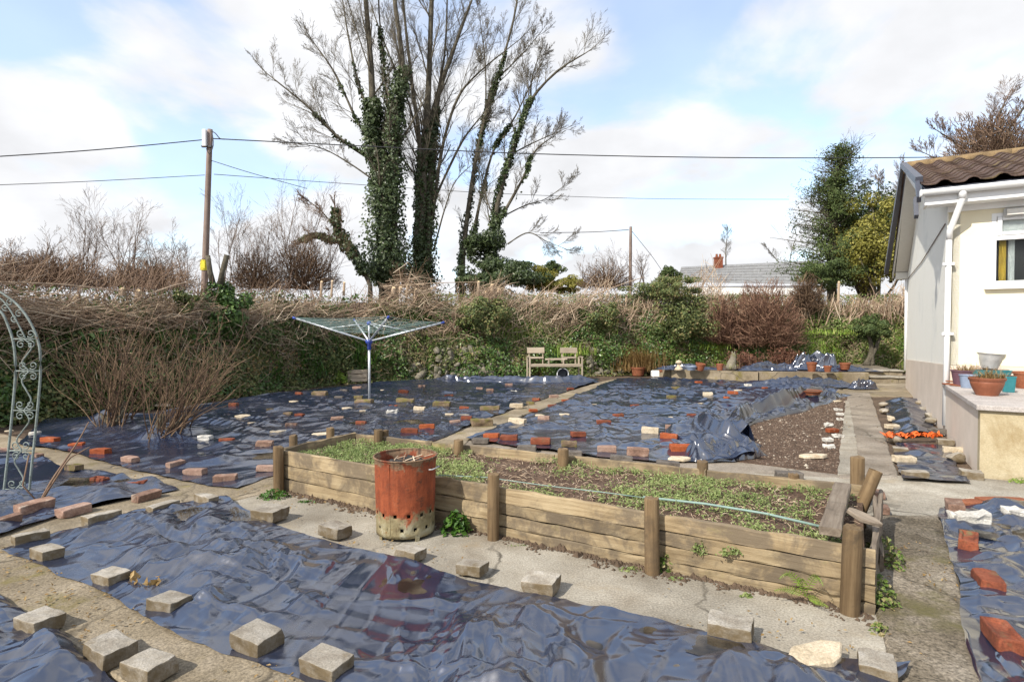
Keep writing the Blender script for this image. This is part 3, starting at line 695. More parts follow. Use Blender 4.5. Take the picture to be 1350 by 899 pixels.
# left-middle sheet, near row
br(66, 582, 'orange', -8, 1.0, 'leftmost of three along the side path')
br(101, 588, 'orange', 12, 0.8, 'middle one of three along the side path')
br(133, 597, 'orange', -10, 1.0, 'with a hollowed top, rightmost of three along the side path')
br(172, 607, 'pink', 'v', 0.95, 'on the side path in front of the right bare shrub')
br(232, 613, 'pink', 'u', 0.85, 'pointing away, near the side path corner')
br(257, 624, 'pink', -3, 1.0, 'level, second from the point of the side path')
br(297, 632, 'brown', 14, 1.0, 'nearest the corner where the side path meets the diagonal')
br(254, 601, 'slab', 30, 0.55, 'cream and wedge shaped, behind the pale pink bricks')
br(271, 579, 'wstone', 0, 1.1, 'flat, next to the red brick right of the shrubs')
br(299, 582, 'red', 8, 0.85, 'right of the flat white stone by the shrubs')
br(182, 559, 'wstone', 10, 0.7, 'between the two bare shrubs')
br(320, 549, 'slab', 5, 1.05, 'the longest pale one on the far left of the sheet')
br(333, 557, 'slab', 25, 0.5, 'small and pinkish, below the longest pale slab')
br(262, 544, 'slab', 10, 0.65, 'speckled, right of the bare shrubs')
br(214, 534, 'slab', 3, 1.1, 'long and narrow, behind the bare shrubs')
br(336, 525, 'slab', 0, 0.5, 'small and pale, near the foot of the ivy bank')
br(387, 529, 'slab', 5, 0.7, 'flat and pinkish, left of the dryer')
br(308, 534, 'red', -10, 0.8, 'dull, at the foot of the left bank')
br(356, 541, 'moss', 20, 0.6, 'small and yellow green, right of the longest pale slab')
br(379, 546, 'moss', 0, 0.7, 'small, beside a dark red brick left of the dryer')
br(395, 548, 'red', -15, 0.75, 'dark, beside a small mossy brick left of the dryer')
br(422, 521, 'moss', -4, 1.6, 'long and pale topped, left of the dryer')
br(394, 519, 'red', -10, 0.75, 'dark, near the bank left of the dryer')
br(447, 525, 'dark', -5, 0.9, 'right of the long mossy brick')
br(429, 535, 'slab', 0, 0.6, 'flat pink one straight left of the dryer foot')
br(457, 538, 'slab', 20, 0.7, 'angular and pinkish, just left of the dryer')
br(478, 541, 'slab', 10, 0.45, 'small and greyish, in front of the dryer foot')
br(384, 561, 'brown', 10, 0.8, 'alone in the middle between shrubs and bed')
br(445, 554, 'brown', 12, 0.95, 'behind the left end of the raised bed')
br(476, 558, 'red', -5, 0.75, 'behind the back left corner of the raised bed')
br(367, 569, 'slab', 25, 0.85, 'cream and wedge shaped, behind the left end of the bed')
br(349, 587, 'brown', 10, 0.95, 'close behind the left corner post of the bed')
br(424, 573, 'slab', 15, 1.0, 'large and pinkish, behind the left boards of the bed')
br(350, 619, 'pink', 10, 0.85, 'against the left front corner of the bed')
br(473, 525, 'moss', 0, 0.85, 'dark, behind the long mossy block at the dryer foot')
br(480, 532, 'moss', -3, 1.7, 'long, against the foot of the dryer pole')
br(502, 530, 'red', -5, 0.8, 'dull, right of the dryer foot')
br(535, 531, 'moss', -2, 1.65, 'bright yellow green and big, right of the dryer')
br(583, 535, 'moss', -3, 1.65, 'big, left of the flat white strip by the middle path')
br(553, 540, 'ctbrick', -5, 1.0, 'between the two big mossy blocks')
br(518, 537, 'orange', -5, 0.75, 'left of the bright yellow green mossy block')
br(517, 545, 'wstone', 3, 1.35, 'flat and bright, in front of the dryer')
br(612, 539, 'red', -3, 0.85, 'right of the two big mossy blocks')
br(647, 541, 'moss', -2, 1.7, 'big, where the middle path starts')
br(615, 552, 'red', -3, 0.85, 'on the edge of the middle path, below the white strip')
br(600, 557, 'pink', 20, 0.8, 'on the near edge of the middle path')
br(532, 518, 'red', -4, 1.1, 'two-toned, behind the bright mossy block')
br(505, 514, 'slab', 10, 0.55, 'small and pale, behind the dryer')
br(592, 523, 'red', -4, 0.9, 'with a mossy top, behind the right mossy block')
br(556, 510, 'brown', 0, 0.85, 'dark, near the bank behind the dryer')
br(540, 571, 'red', 3, 1.15, 'big, behind the rusty bin')
br(563, 564, 'orange', 3, 1.1, 'behind the rusty bin, on the near end of the sheet')
br(471, 512, 'pink', 0, 1.0, 'flat, behind the dryer pole')
br(453, 516, 'dark', 0, 0.9, 'flat, in front of the timber planter')
br(614, 546, 'strip', -1, 1.0, 'long and narrow, beside the middle path')
br(681, 537, 'ctbrick', -5, 1.2, 'big and mossy sided, on the far side of the middle path')
br(699, 532, 'moss', -6, 0.8, 'orange sided, next to the big cream brick')
br(707, 527, 'red', 'v', 0.75, 'dull, behind the orange sided mossy brick')
br(730, 523, 'pink', 15, 0.95, 'at the edge of the middle path halfway back')
br(678, 517, 'wstone', 0, 1.0, 'flat, in front of the bench')
br(646, 515, 'brown', -3, 0.85, 'dark, left in front of the bench')
br(671, 508, 'pink', 0, 0.95, 'flat, close in front of the bench')
br(632, 513, 'pink', 5, 0.8, 'left of the dark brown brick before the bench')
br(752, 513, 'red', 20, 0.8, 'at the far end of the middle path')
br(636, 559, 'moss', 15, 1.6, 'long and flat, on the near end of the middle path')
# right-middle sheet
br(682, 559, 'ctbrick', -20, 1.3, 'largest cream one, on the near left of the right sheet')
br(717, 552, 'pink', -12, 0.95, 'orange tinged, below a flat cream slab')
br(711, 547, 'slab', 0, 0.6, 'flat and cream, above the orange tinged pink brick')
br(744, 546, 'slab', 0, 0.7, 'flat and pinkish, right of the orange tinged brick')
br(763, 537, 'slab', -10, 0.9, 'long and cream, on the left of the right sheet')
br(782, 533, 'slab', 10, 0.6, 'small and cream, right of the long cream slab')
br(746, 529, 'orange', 15, 0.8, 'on the right edge of the middle path')
br(728, 536, 'red', 15, 0.8, 'in a dark fold beside the middle path')
br(703, 541, 'orange', 15, 0.75, 'dusty, on the middle path by the largest cream brick')
br(801, 524, 'slab', 0, 0.8, 'flat cream one near the far end of the right sheet')
br(820, 516, 'slab', 0, 0.7, 'grey and flat, at the far end of the right sheet')
br(837, 536, 'red', 10, 0.8, 'at the end of a long straight dark crease, farthest of a line of four')
br(815, 549, 'red', 15, 0.85, 'second farthest of the line of four along the crease')
br(796, 559, 'red', 0, 1.05, 'third of the line of four along the crease')
br(762, 574, 'red', 10, 0.95, 'nearest of the line of four, small and dark')
br(648, 576, 'orange', -12, 1.0, 'rough topped, at the near left corner of the right sheet')
br(671, 579, 'red', -8, 1.1, 'dull, beside the rough orange one at the near left corner')
br(633, 582, 'dark', -6, 1.05, 'at the back of the bed, leftmost of a line on the concrete')
br(713, 584, 'red', -8, 1.2, 'deep, on the near edge of the right sheet')
br(695, 592, 'dark', -8, 1.1, 'wet topped, close behind the bed boards')
br(751, 587, 'moss', -5, 0.95, 'dark green, right behind the back post with the rounded top')
br(757, 599, 'dark', -8, 0.9, 'just right of the back post with the rounded top')
br(800, 594, 'pink', -6, 1.1, 'dusty, on the near edge of the right sheet')
br(841, 599, 'brown', -6, 1.2, 'reddish, on the near edge of the right sheet')
br(819, 607, 'dark', -9, 1.2, 'on the concrete between a pink and a reddish brick')
br(826, 582, 'slab', 20, 0.5, 'small and cream, near the reddish brown brick')
br(857, 570, 'ctbrick', -14, 1.15, 'with an orange end, on the right sheet')
br(886, 564, 'pink', -12, 0.95, 'orange tinged, above two orange bricks')
br(882, 577, 'orange', -25, 1.1, 'bright and slanting, above the orange one at the sheet end')
br(896, 605, 'slab', -6, 0.95, 'pinkish, below the bright orange brick at the fold')
br(898, 594, 'orange', -2, 1.25, 'brightest and largest, at the near end of the fold')
br(880, 615, 'dark', -8, 1.15, 'nearest on the concrete by the fold')
br(912, 548, 'red', -5, 0.75, 'dark and small, beside the big fold')
br(885, 525, 'moss', 0, 1.0, 'halfway back on the right sheet')
br(890, 513, 'moss', 0, 1.0, 'brownish, near the far end of the right sheet')
br(933, 521, 'ctbrick', -5, 1.0, 'flat, pinkish cream, far along the right sheet')
br(922, 532, 'slab', -8, 0.75, 'cream and pinkish, beside the fold halfway back')
br(905, 540, 'slab', 0, 0.8, 'flat grey cream one left of the fold')
br(882, 551, 'slab', 0, 0.75, 'flat and cream, between two orange tinged bricks')
br(921, 505, 'orange', 20, 0.9, 'dull, by the foot of the low wall')
br(966, 534, 'orange', -5, 0.9, 'under a cream slab on the back of the fold')
br(973, 529, 'slab', -5, 0.65, 'cream, on the back of the fold beside an orange brick')
br(986, 522, 'wstone', 0, 0.8, 'cube-like, at the back of the fold')
br(1008, 526, 'terr', 20, 0.8, 'broken and pointed, on the top of the fold')
br(958, 541, 'terr', 5, 0.7, 'flat shard, low on the back of the fold')
br(1010, 507, 'orange', 0, 0.9, 'dull, under the far sheet by the low wall')
br(1104, 528, 'slab', 0, 0.75, 'pale, at the far tip of the folded sheet')
# stones on the bare soil and path edge
br(1105, 540, 'wstone', 0, 0.75, 'farthest of three on the soil along the path edge')
br(1107, 546, 'wstone', 0, 0.75, 'middle one of three on the soil along the path edge')
br(1108, 552, 'wstone', 0, 0.65, 'nearest of three on the soil along the path edge')
br(1092, 560, 'wstone', 0, 0.75, 'behind the orange brick on the soil')
br(1097, 568, 'orange', 20, 0.85, 'the only orange one on the bare soil')
br(1105, 575, 'wstone', 20, 0.8, 'at the path edge in front of the orange brick')
br(1091, 580, 'wstone', 10, 0.8, 'upper one of a touching pair on the soil')
br(1092, 588, 'wstone', -15, 0.85, 'lower one of a touching pair on the soil')
br(1072, 601, 'slab', 0, 1.15, 'broken and angular, alone on the bare soil')
br(985, 571, 'slab', 0, 0.7, 'half hidden under the edge of the fold')
br(1040, 629, 'dark', -8, 1.2, 'on the concrete behind the right end of the bed')
# strip along the house
br(1165, 535, 'cstone', 0, 0.85, 'farthest on the path side of the house strip')
br(1166, 543, 'cstone', 0, 0.8, 'second farthest on the path side of the house strip')
br(1174, 553, 'ctbrick', 'u', 0.8, 'third farthest on the path side of the house strip')
br(1176, 563, 'ctbrick', 0, 0.9, 'on the path side, last before the orange netting')
br(1179, 582, 'cstone', 0, 0.9, 'under the left end of the orange netting')
br(1187, 595, 'block', 'v', 0.75, 'on the path side of the house strip, just past the netting')
br(1192, 608, 'ctbrick', 0, 1.05, 'cube-like, on the path side nearest the viewer')
br(1206, 628, 'long', -8, 1.0, 'long and dirty, across the near end of the house strip')
br(1213, 533, 'cstone', 0, 0.8, 'farthest one against the house wall')
br(1218, 541, 'cstone', 0, 0.85, 'against the house wall, second from the far end')
br(1225, 550, 'cstone', 0, 0.85, 'against the house wall, third from the far end')
br(1228, 558, 'cstone', 0, 0.85, 'against the house wall beside the downpipe')
br(1246, 584, 'block', 'v', 0.85, 'farthest of three tipped along the terrace wall')
br(1256, 595, 'ctbrick', 'v', 0.95, 'middle one of three tipped along the terrace wall')
br(1260, 606, 'cstone', 10, 1.0, 'tan, nearest of three tipped along the terrace wall')
br(1280, 627, 'block', 'v', 0.9, 'pale, by the corner of the terrace wall')
br(1236, 571, 'dark', 0, 1.1, 'standing right under the white downpipe')
# right sheet
br(1259, 671, 'brown', 60, 1.0, 'standing at the upper left corner of the right hand sheet')
br(1276, 693, 'wstone', -8, 1.5, 'rough and rounded, on the right hand sheet')
br(1276, 718, 'red', 55, 1.0, 'small and square-ended, below the rough white stone')
br(1302, 771, 'red', 60, 1.0, 'moss streaked and hollowed, in the middle of the right hand sheet')
br(1322, 845, 'red', 62, 1.05, 'green mossy sided with a slot, nearest on the right hand sheet')
br(1276, 662, 'tile', 0, 0.9, 'smaller, at the upper edge of the right hand sheet')
br(1326, 663, 'tile', -3, 1.6, 'longer, at the upper edge of the right hand sheet')
br(1349, 688, 'wstone', 0, 1.2, 'cut by the right edge of the picture')
br(1158, 652, 'brown', 'u', 0.75, 'small, behind the leaning log pieces')
br(1164, 672, 'brown', 'u', 0.75, 'small, against the outer side of the thin end board')
# ------------------------------------------------------------------ black plastic sheets
def wrinkle(x, y, seed, lam=1.0, n=16, pinch=3.2):
    """taut film lying in facets: creases run straight and fade out, flat between"""
    r = np.random.default_rng(seed)
    x = x / lam; y = y / lam
    wx = x + 0.13 * vn(x * 1.6, y * 1.6, seed + 1) + 0.008 * vn(x * 5, y * 5, seed + 3)
    wy = y + 0.13 * vn(x * 1.6, y * 1.6, seed + 2) + 0.008 * vn(x * 5, y * 5, seed + 4)
    h = 0.012 * vn(x * 1.1, y * 1.1, seed + 5)
    for i in range(n):
        a = r.uniform(0, math.pi); la = r.choice([0.2, 0.28, 0.38, 0.5, 0.72]); ph = r.uniform()
        t = (wx * math.cos(a) + wy * math.sin(a)) / la + ph + 0.45 * vn(x * 0.9, y * 0.9, seed + 20 + i)
        f = np.abs((t % 1.0) * 2 - 1)
        if i % 3 == 0:      # a pinched ridge with flat film either side
            f = np.clip(1 - 3.6 * np.sqrt((1 - f) ** 2 + 0.0012), 0, 1) * 0.75
        elif i % 3 == 1: f = np.sqrt(f ** 2 + 0.0012)
        else: f = 1 - np.sqrt((1 - f) ** 2 + 0.0012)
        k = np.clip(vn(x * 1.25, y * 1.25, seed + 60 + i) * 2.0 + 0.12, 0, 1); k = k * k * (3 - 2 * k)
        h = h + k * la * 0.058 * f
    for i in range(6):      # short tight crumples in patches
        a = r.uniform(0, math.pi); la = r.uniform(0.08, 0.17)
        t = (wx * math.cos(a) + wy * math.sin(a)) / la + 0.8 * vn(x * 3, y * 3, seed + 90 + i)
        f = 1 - np.sqrt((1 - np.abs((t % 1.0) * 2 - 1)) ** 2 + 0.008)
        k = np.clip(vn(x * 2.0, y * 2.0, seed + 120 + i) * 2 - 0.6, 0, 1)
        h = h + k * la * 0.05 * f
    # long tension folds pulled across the film
    for i in range(7):
        a = r.uniform(0, math.pi); cx, cy = r.uniform(x.min(), x.max()), r.uniform(y.min(), y.max())
        d1 = (wx - cx) * math.sin(a) - (wy - cy) * math.cos(a) + 0.06 * vn(x * 2.5, y * 2.5, seed + 300 + i); d2 = (wx - cx) * math.cos(a) + (wy - cy) * math.sin(a)
        wd = r.uniform(0.03, 0.07)
        h = h + r.uniform(0.012, 0.028) * np.clip(1 - np.abs(d1) / wd, 0, 1) * np.exp(-(d2 / r.uniform(0.5, 1.3)) ** 4)
    # pinch points with folds running out from them
    x0_, x1_, y0_, y1_ = x.min(), x.max(), y.min(), y.max()
    for i in range(int(min(140, (x1_ - x0_) * (y1_ - y0_) * pinch))):
        cx, cy = r.uniform(x0_, x1_), r.uniform(y0_, y1_); Rr = r.uniform(0.16, 0.42); k = r.integers(2, 6); ph = r.uniform(0, 6.28)
        dx, dy = x - cx, y - cy; d = np.hypot(dx, dy)
        m = d < Rr * 3.2
        if not m.any(): continue
        dm = d[m]; th = np.arctan2(dy[m], dx[m]) + 0.5 * vn(x[m] * 3, y[m] * 3, seed + 200 + i)
        f = np.abs(((th * k / (2 * np.pi) + ph) % 1.0) * 2 - 1); f = np.sqrt(f ** 2 + 0.004)
        h[m] += 0.3 * (dm / k) * np.exp(-(dm / Rr) ** 1.6) * (f - 0.4) * r.choice([-1.0, 1.0]) * r.uniform(0.6, 1.2)
    return h * lam
def arc(p, n):
    p = np.asarray(p, float); d = np.concatenate([[0], np.cumsum(np.linalg.norm(np.diff(p, axis=0), axis=1))])
    t = np.linspace(0, d[-1], n); return np.stack([np.interp(t, d, p[:, 0]), np.interp(t, d, p[:, 1])], 1)
SHEETS = []
BRW = [G(b[0], b[1])[:2] for b in BR]
def sheet(label, bottom, top, res, amp=1.0, seed=1, left=None, right=None, z0=0.038, puddles=(), extra=None, lam=1.0, world=False, edge=0.03, mat=None):
    """bottom and top run left to right in the photo"""
    cv = (lambda p: np.asarray(p, float)) if world else (lambda p: poly_world(p, z0))
    B = cv(bottom); T = cv(top)
    L_ = cv(left) if left else np.stack([B[0], T[0]]); R_ = cv(right) if right else np.stack([B[-1], T[-1]])
    ln = lambda p: np.linalg.norm(np.diff(p, axis=0), axis=1).sum()
    nu = max(12, int(max(ln(B), ln(T)) / res)); nv = max(8, int(max(ln(L_), ln(R_)) / res))
    B, T, L_, R_ = arc(B, nu), arc(T, nu), arc(L_, nv), arc(R_, nv)
    u = np.linspace(0, 1, nu)[None, :, None]; w = np.linspace(0, 1, nv)[:, None, None]
    g = (1 - w) * B[None] + w * T[None] + (1 - u) * L_[:, None] + u * R_[:, None] - ((1 - u) * (1 - w) * B[0] + u * (1 - w) * B[-1] + (1 - u) * w * T[0] + u * w * T[-1])
    x, y = g[..., 0], g[..., 1]
    ed = np.minimum(np.minimum(u, 1 - u)[..., 0] * max(ln(B), ln(T)), np.minimum(w, 1 - w)[..., 0] * max(ln(L_), ln(R_)))
    x = x + edge * vn(x * 2.2, y * 2.2, seed + 7) + 0.4 * edge * vn(x * 8, y * 8, seed + 8); y = y + edge * vn(x * 2.2, y * 2.2, seed + 9) + 0.4 * edge * vn(x * 8, y * 8, seed + 10)
    h = amp * wrinkle(x, y, seed, lam)
    h = h - np.quantile(h, 0.12)
    fade = np.clip(ed / 0.35, 0, 1); h = h * (0.35 + 0.65 * fade)
    for (bx, by), b in zip(BRW, BR):
        d2 = (x - bx) ** 2 + (y - by) ** 2
        h = h * (1 - 0.97 * np.exp(-(d2 / (0.021 if b[1] > 640 else 0.045)) ** 1.3))
    if extra is not None: h = h + extra(x, y, u[..., 0] + 0 * x, w[..., 0] + 0 * x)
    h = np.where(h < 0, 0.25 * h, h)
    out_p = []
    for (cx, cy, rx, ry) in puddles:
        c = G(cx, cy)[:2]
        d = np.sqrt(((x - c[0]) / rx) ** 2 + ((y - c[1]) / ry) ** 2) * (1 + 0.55 * vn(x * 2.6, y * 2.6, seed + 30) + 0.15 * vn(x * 8, y * 8, seed + 31))
        k = np.exp(-d ** 4 * 0.6)
        h = h * (1 - 0.15 * k) + 0.016 * (1 - k) * np.exp(-(d / 2.0) ** 4)
        lev = np.quantile(h[d < 0.9], 0.46) if (d < 0.9).any() else 0.01
        out_p.append((c, rx, ry, z0 + lev, d))
    curl = np.clip(vn(x * 1.7, y * 1.7, seed + 15), 0, 1) * np.exp(-(ed / 0.05) ** 2) * 0.03
    z = z0 + np.maximum(h, -0.012) + curl
    i = np.arange(nu * nv).reshape(nv, nu)
    q = np.stack([i[:-1, :-1], i[:-1, 1:], i[1:, 1:], i[1:, :-1]], -1).reshape(-1, 4)
    v = np.stack([x, y, z], -1)
    org = (float(x.mean()), float(y.mean()), 0)
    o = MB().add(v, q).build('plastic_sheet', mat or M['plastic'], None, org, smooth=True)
    setp(o, label, 'plastic sheet', 'black plastic sheets over the plots')
    SHEETS.append(np.vstack([B, R_, T[::-1], L_[::-1]]))
    for c, rx, ry, lev, d in out_p:                         # water standing in the hollows, cut off at the sheet's edge
        ok = (d < 1.35) & (ed > 0.04)
        kq = q[ok.ravel()[q].all(axis=1)]
        if not len(kq): continue
        use, inv = np.unique(kq, return_inverse=True)
        vv = np.column_stack([x.ravel()[use], y.ravel()[use], np.full(len(use), lev)])
        setp(MB().add(vv, inv.reshape(kq.shape)).build('puddle', M['water'], None, (c[0], c[1], 0)), kind='structure')
    return o

sheet('large shiny black sheet with puddles, nearest the viewer in front of the raised bed',
      [(2, 728), (60, 748), (150, 788), (230, 828), (330, 876), (390, 905), (600, 990), (900, 1124)],
      [(14, 722), (120, 692), (225, 664), (300, 656), (350, 690), (440, 716), (540, 742), (690, 786), (860, 816), (945, 842), (1050, 868), (1196, 876)],
      0.0105, 1.3, 11, lam=.72, right=[(900, 1124), (1050, 1010), (1196, 876)],
      puddles=[(588, 772, 0.5, 0.2), (300, 690, 0.4, 0.16), (870, 862, 0.4, 0.16), (1010, 868, 0.3, 0.09), (228, 686, 0.18, 0.13)])
sheet('shiny black sheet filling the bottom left corner, near side of the edge path',
      [(-300, 850), (100, 1150)], [(-250, 682), (0, 793), (60, 830), (120, 868), (165, 902), (300, 985)], 0.012, 1.2, 23, lam=.8)
sheet('black sheet under the garden arch, pointed at its right end',
      [(-220, 765), (0, 706), (90, 676), (190, 655), (234, 647)], [(-220, 545), (0, 591), (45, 601), (100, 620), (150, 627), (195, 636), (232, 643)], 0.02, 0.8, 31,
      puddles=[(125, 645, 0.3, 0.16)])
def s4x(x, y, u, w):
    r = 0.05 * np.exp(-((w - 0.97) / 0.05) ** 2) * np.clip((u - 0.66) * 8, 0, 1) * (0.6 + 0.5 * vn(x * 1.3, y * 1.3, 77))   # rolled far edge before the bench
    s = 0.22 * np.exp(-(((x - G(215, 578)[0]) / 0.45) ** 2 + ((y - G(215, 578)[1]) / 0.35) ** 2)) * (0.7 + 0.6 * vn(x * 3, y * 3, 78))
    s2 = 0.2 * np.exp(-(((x - G(150, 566)[0]) / 0.5) ** 2 + ((y - G(150, 566)[1]) / 0.4) ** 2)) * (0.7 + 0.6 * vn(x * 3, y * 3, 79))
    return r + s + s2
sheet('wide black sheet round the rotary dryer and the two bare shrubs',
      [(22, 585), (75, 592), (150, 613), (215, 627), (275, 640), (312, 644), (352, 630), (400, 618), (545, 592)],
      [(58, 553), (200, 546), (340, 522), (460, 508), (570, 499), (720, 497), (792, 500)], 0.031, 0.65, 41, lam=.85,
      right=[(545, 592), (650, 549), (792, 500)], puddles=[(330, 606, 0.5, 0.14), (500, 560, 0.4, 0.2)], extra=s4x)
def s5x(x, y, u, w):
    b = 0.04 * np.exp(-((u - 0.9) / 0.09) ** 2 - ((w - 0.06) / 0.1) ** 2)
    r = 0.12 * np.exp(-((w - 0.96) / 0.05) ** 2) * np.clip((u - 0.45) * 4, 0, 1) * (0.7 + 0.6 * vn(x * 1.5, y * 1.5, 83))
    f = 0.06 * np.exp(-((u - 0.96) / 0.05) ** 2)
    return b + np.maximum(r, 0) + f
sheet('broad wrinkled black sheet between middle path and bare soil, behind the raised bed',
      [(617, 579), (740, 597), (880, 610), (960, 608), (1008, 604)], [(813, 500), (870, 497), (950, 501), (1050, 509), (1110, 519)], 0.026, 0.85, 53, lam=.8,
      right=[(1008, 604), (965, 592), (935, 580), (985, 562), (1020, 545), (1075, 530), (1112, 519)], extra=s5x, edge=0.05)
sheet('narrow black sheet along the house path, far side of the orange netting',
      [(1180, 577), (1241, 574)], [(1166, 530), (1212, 528)], 0.03, 0.8, 61, extra=lambda x, y, u, w: 0.07 * np.exp(-((u - 0.5) / 0.3) ** 2))
sheet('short black sheet beside the terrace wall, near side of the orange netting',
      [(1190, 634), (1278, 637)], [(1178, 585), (1243, 585)], 0.025, 0.8, 67)
sheet('black sheet cut by the right edge of the picture, beside the mossy path',
      [(1290, 905), (1500, 1150), (1900, 1150)], [(1240, 668), (1270, 660), (1600, 664), (1900, 690)], 0.015, 1.2, 71,
      left=[(1290, 905), (1256, 745), (1238, 685), (1240, 668)], right=[(1900, 1150), (1900, 690)], puddles=[(1325, 715, 0.3, 0.18)])

# the loose edge of that sheet, pulled back and rolled over itself along the bare soil
def roll(label, px, rad, hgt, seed, n=150, k=54):
    p = np.array([G(a, b) for a, b in px]); dd = np.arange(len(p)); t = np.linspace(0, len(p) - 1, n)
    c = np.stack([np.interp(t, dd, p[:, j]) for j in range(3)], 1)
    for _ in range(14): c[1:-1] = (c[:-2] + 2 * c[1:-1] + c[2:]) / 4
    R_ = np.interp(t, dd, rad); tg = np.gradient(c, axis=0); tg /= np.linalg.norm(tg, axis=1, keepdims=True)
    sd = np.stack([-tg[:, 1], tg[:, 0], 0 * t], 1); tt = t / (len(p) - 1)
    T_, S_ = np.meshgrid(tt, np.linspace(-1, 1, k), indexing='ij')
    wob = 1 + .22 * vn(T_ * 8, np.sign(S_) * 3, seed + 1) + .1 * vn(T_ * 22, np.sign(S_) * 3, seed + 2)
    v = c[:, None] + sd[:, None] * (S_ * R_[:, None] * wob)[..., None]
    env = np.clip((1 - np.abs(S_)) * 5, 0, 1) ** .6 * np.clip(T_ * 9, 0, 1) * np.clip((1 - T_) * 9, 0, 1)
    h = .12 + 0 * S_
    r = np.random.default_rng(seed)
    for i, (c0, wd, a) in enumerate(((-.55, .32, .8), (-.05, .28, 1.0), (.45, .3, .7), (.15, .14, .35), (-.35, .12, .3))):
        ci = c0 + .4 * vn(T_ * 3.2, 0 * T_ + i, seed + 10 + i); am = a * np.clip(.75 + .7 * vn(T_ * 4.5, 0 * T_ + 7 * i, seed + 20 + i), .4, 1.3)
        h = np.maximum(h, am * np.clip(1 - np.sqrt(((S_ - ci) / wd) ** 2 + .006), 0, 1) ** .85)
    z = .03 + env * (hgt * h + 1.7 * wrinkle(v[..., 0], v[..., 1], seed, .7))
    v[..., 2] = np.maximum(z, .03)
    i = np.arange(n * k).reshape(n, k); q = np.stack([i[:-1, :-1], i[:-1, 1:], i[1:, 1:], i[1:, :-1]], -1).reshape(-1, 4)
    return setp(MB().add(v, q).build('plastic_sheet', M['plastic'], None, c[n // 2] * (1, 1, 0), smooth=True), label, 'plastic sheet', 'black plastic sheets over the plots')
roll('thick fold of black sheet rolled back along the edge of the bare soil', [(1000, 594), (950, 588), (925, 575), (940, 562), (985, 550), (1030, 540), (1070, 528), (1108, 521)], [.2, .42, .42, .4, .42, .45, .42, .2], .25, 5)
roll('flap of black sheet hanging off the near end of the thick fold', [(905, 606), (930, 606), (970, 604), (1008, 602)], [.14, .22, .2, .08], .1, 9, 60, 40)
roll('narrow ridge of black sheet pushed up along the foot of the bench', [(572, 502), (620, 504), (680, 504.5), (740, 505), (790, 504)], [.15, .3, .26, .32, .2], .13, 13)
# ------------------------------------------------------------------ bricks, blocks and stones as separate things
def noised(bm, amp, fr, seed):
    co = np.array([v.co[:] for v in bm.verts])
    for k in range(3):
        d = vn(co[:, 0] * fr + 9 * k, co[:, 1] * fr, seed + k, co[:, 2] * fr) * amp
        for v, e in zip(bm.verts, d): v.co[k] += e
def brick_mesh(name, L_, Wd, H, seed, frog=False, bev=0.007, amp=0.004, sub=3):
    r = random.Random(seed)
    bm = bmesh.new(); bmesh.ops.create_cube(bm, size=1)
    bmesh.ops.scale(bm, vec=(L_, Wd, H), verts=bm.verts)
    if frog:
        tf = [f for f in bm.faces if f.normal.z > 0.9]
        bmesh.ops.inset_region(bm, faces=tf, thickness=0.024, depth=0)
        rr = bmesh.ops.inset_region(bm, faces=tf, thickness=0.012, depth=-0.016)
    ed = [e for e in bm.edges if e.calc_length() > 0.03 and (len(e.link_faces) == 2 and e.calc_face_angle(0) > 0.8)]
    bmesh.ops.bevel(bm, geom=ed, offset=bev, segments=2, affect='EDGES', profile=0.6, clamp_overlap=True)
    bmesh.ops.subdivide_edges(bm, edges=[e for e in bm.edges if e.calc_length() > 0.045], cuts=sub, use_grid_fill=True)
    for _ in range(3):                              # knocked-off corners
        c = Vector((r.choice((-1, 1)) * L_ / 2, r.choice((-1, 1)) * Wd / 2, r.choice((-1, 1)) * H / 2)); s = r.uniform(0.02, 0.05)
        for v in bm.verts:
            d = (v.co - c).length
            if d < s: v.co = v.co * (1 - 0.06 * (1 - d / s))
    noised(bm, amp, 28, seed); noised(bm, amp * 1.1, 9, seed + 5)
    for v in bm.verts: v.co.z += H / 2
    bmesh.ops.triangulate(bm, faces=[f for f in bm.faces if len(f.verts) > 4])
    me = bpy.data.meshes.new(name); bm.to_mesh(me); bm.free()
    return me
def slab_mesh(name, size, th, seed, k=7):
    r = random.Random(seed); bm = bmesh.new()
    ex = r.uniform(0.5, 0.75); an = sorted((i + r.uniform(-0.32, 0.32)) / k * 2 * math.pi for i in range(k))
    vs = [bm.verts.new((math.cos(a) * size * r.uniform(0.8, 1.1), math.sin(a) * size * ex * r.uniform(0.75, 1.1), 0)) for a in an]
    f = bm.faces.new(vs); f.normal_update()
    if f.normal.z < 0: f.normal_flip()
    e = bmesh.ops.extrude_face_region(bm, geom=[f])
    for g in e['geom']:
        if isinstance(g, bmesh.types.BMVert): g.co.z += th * r.uniform(0.85, 1.15); g.co.x *= 0.97; g.co.y *= 0.97
    bmesh.ops.recalc_face_normals(bm, faces=bm.faces)
    bmesh.ops.bevel(bm, geom=list(bm.edges), offset=th * 0.18, segments=1, affect='EDGES', clamp_overlap=True)
    bmesh.ops.triangulate(bm, faces=bm.faces)
    bmesh.ops.subdivide_edges(bm, edges=[e for e in bm.edges if e.calc_length() > 0.06], cuts=1)
    noised(bm, 0.004, 20, seed)
    me = bpy.data.meshes.new(name); bm.to_mesh(me); bm.free(); return me
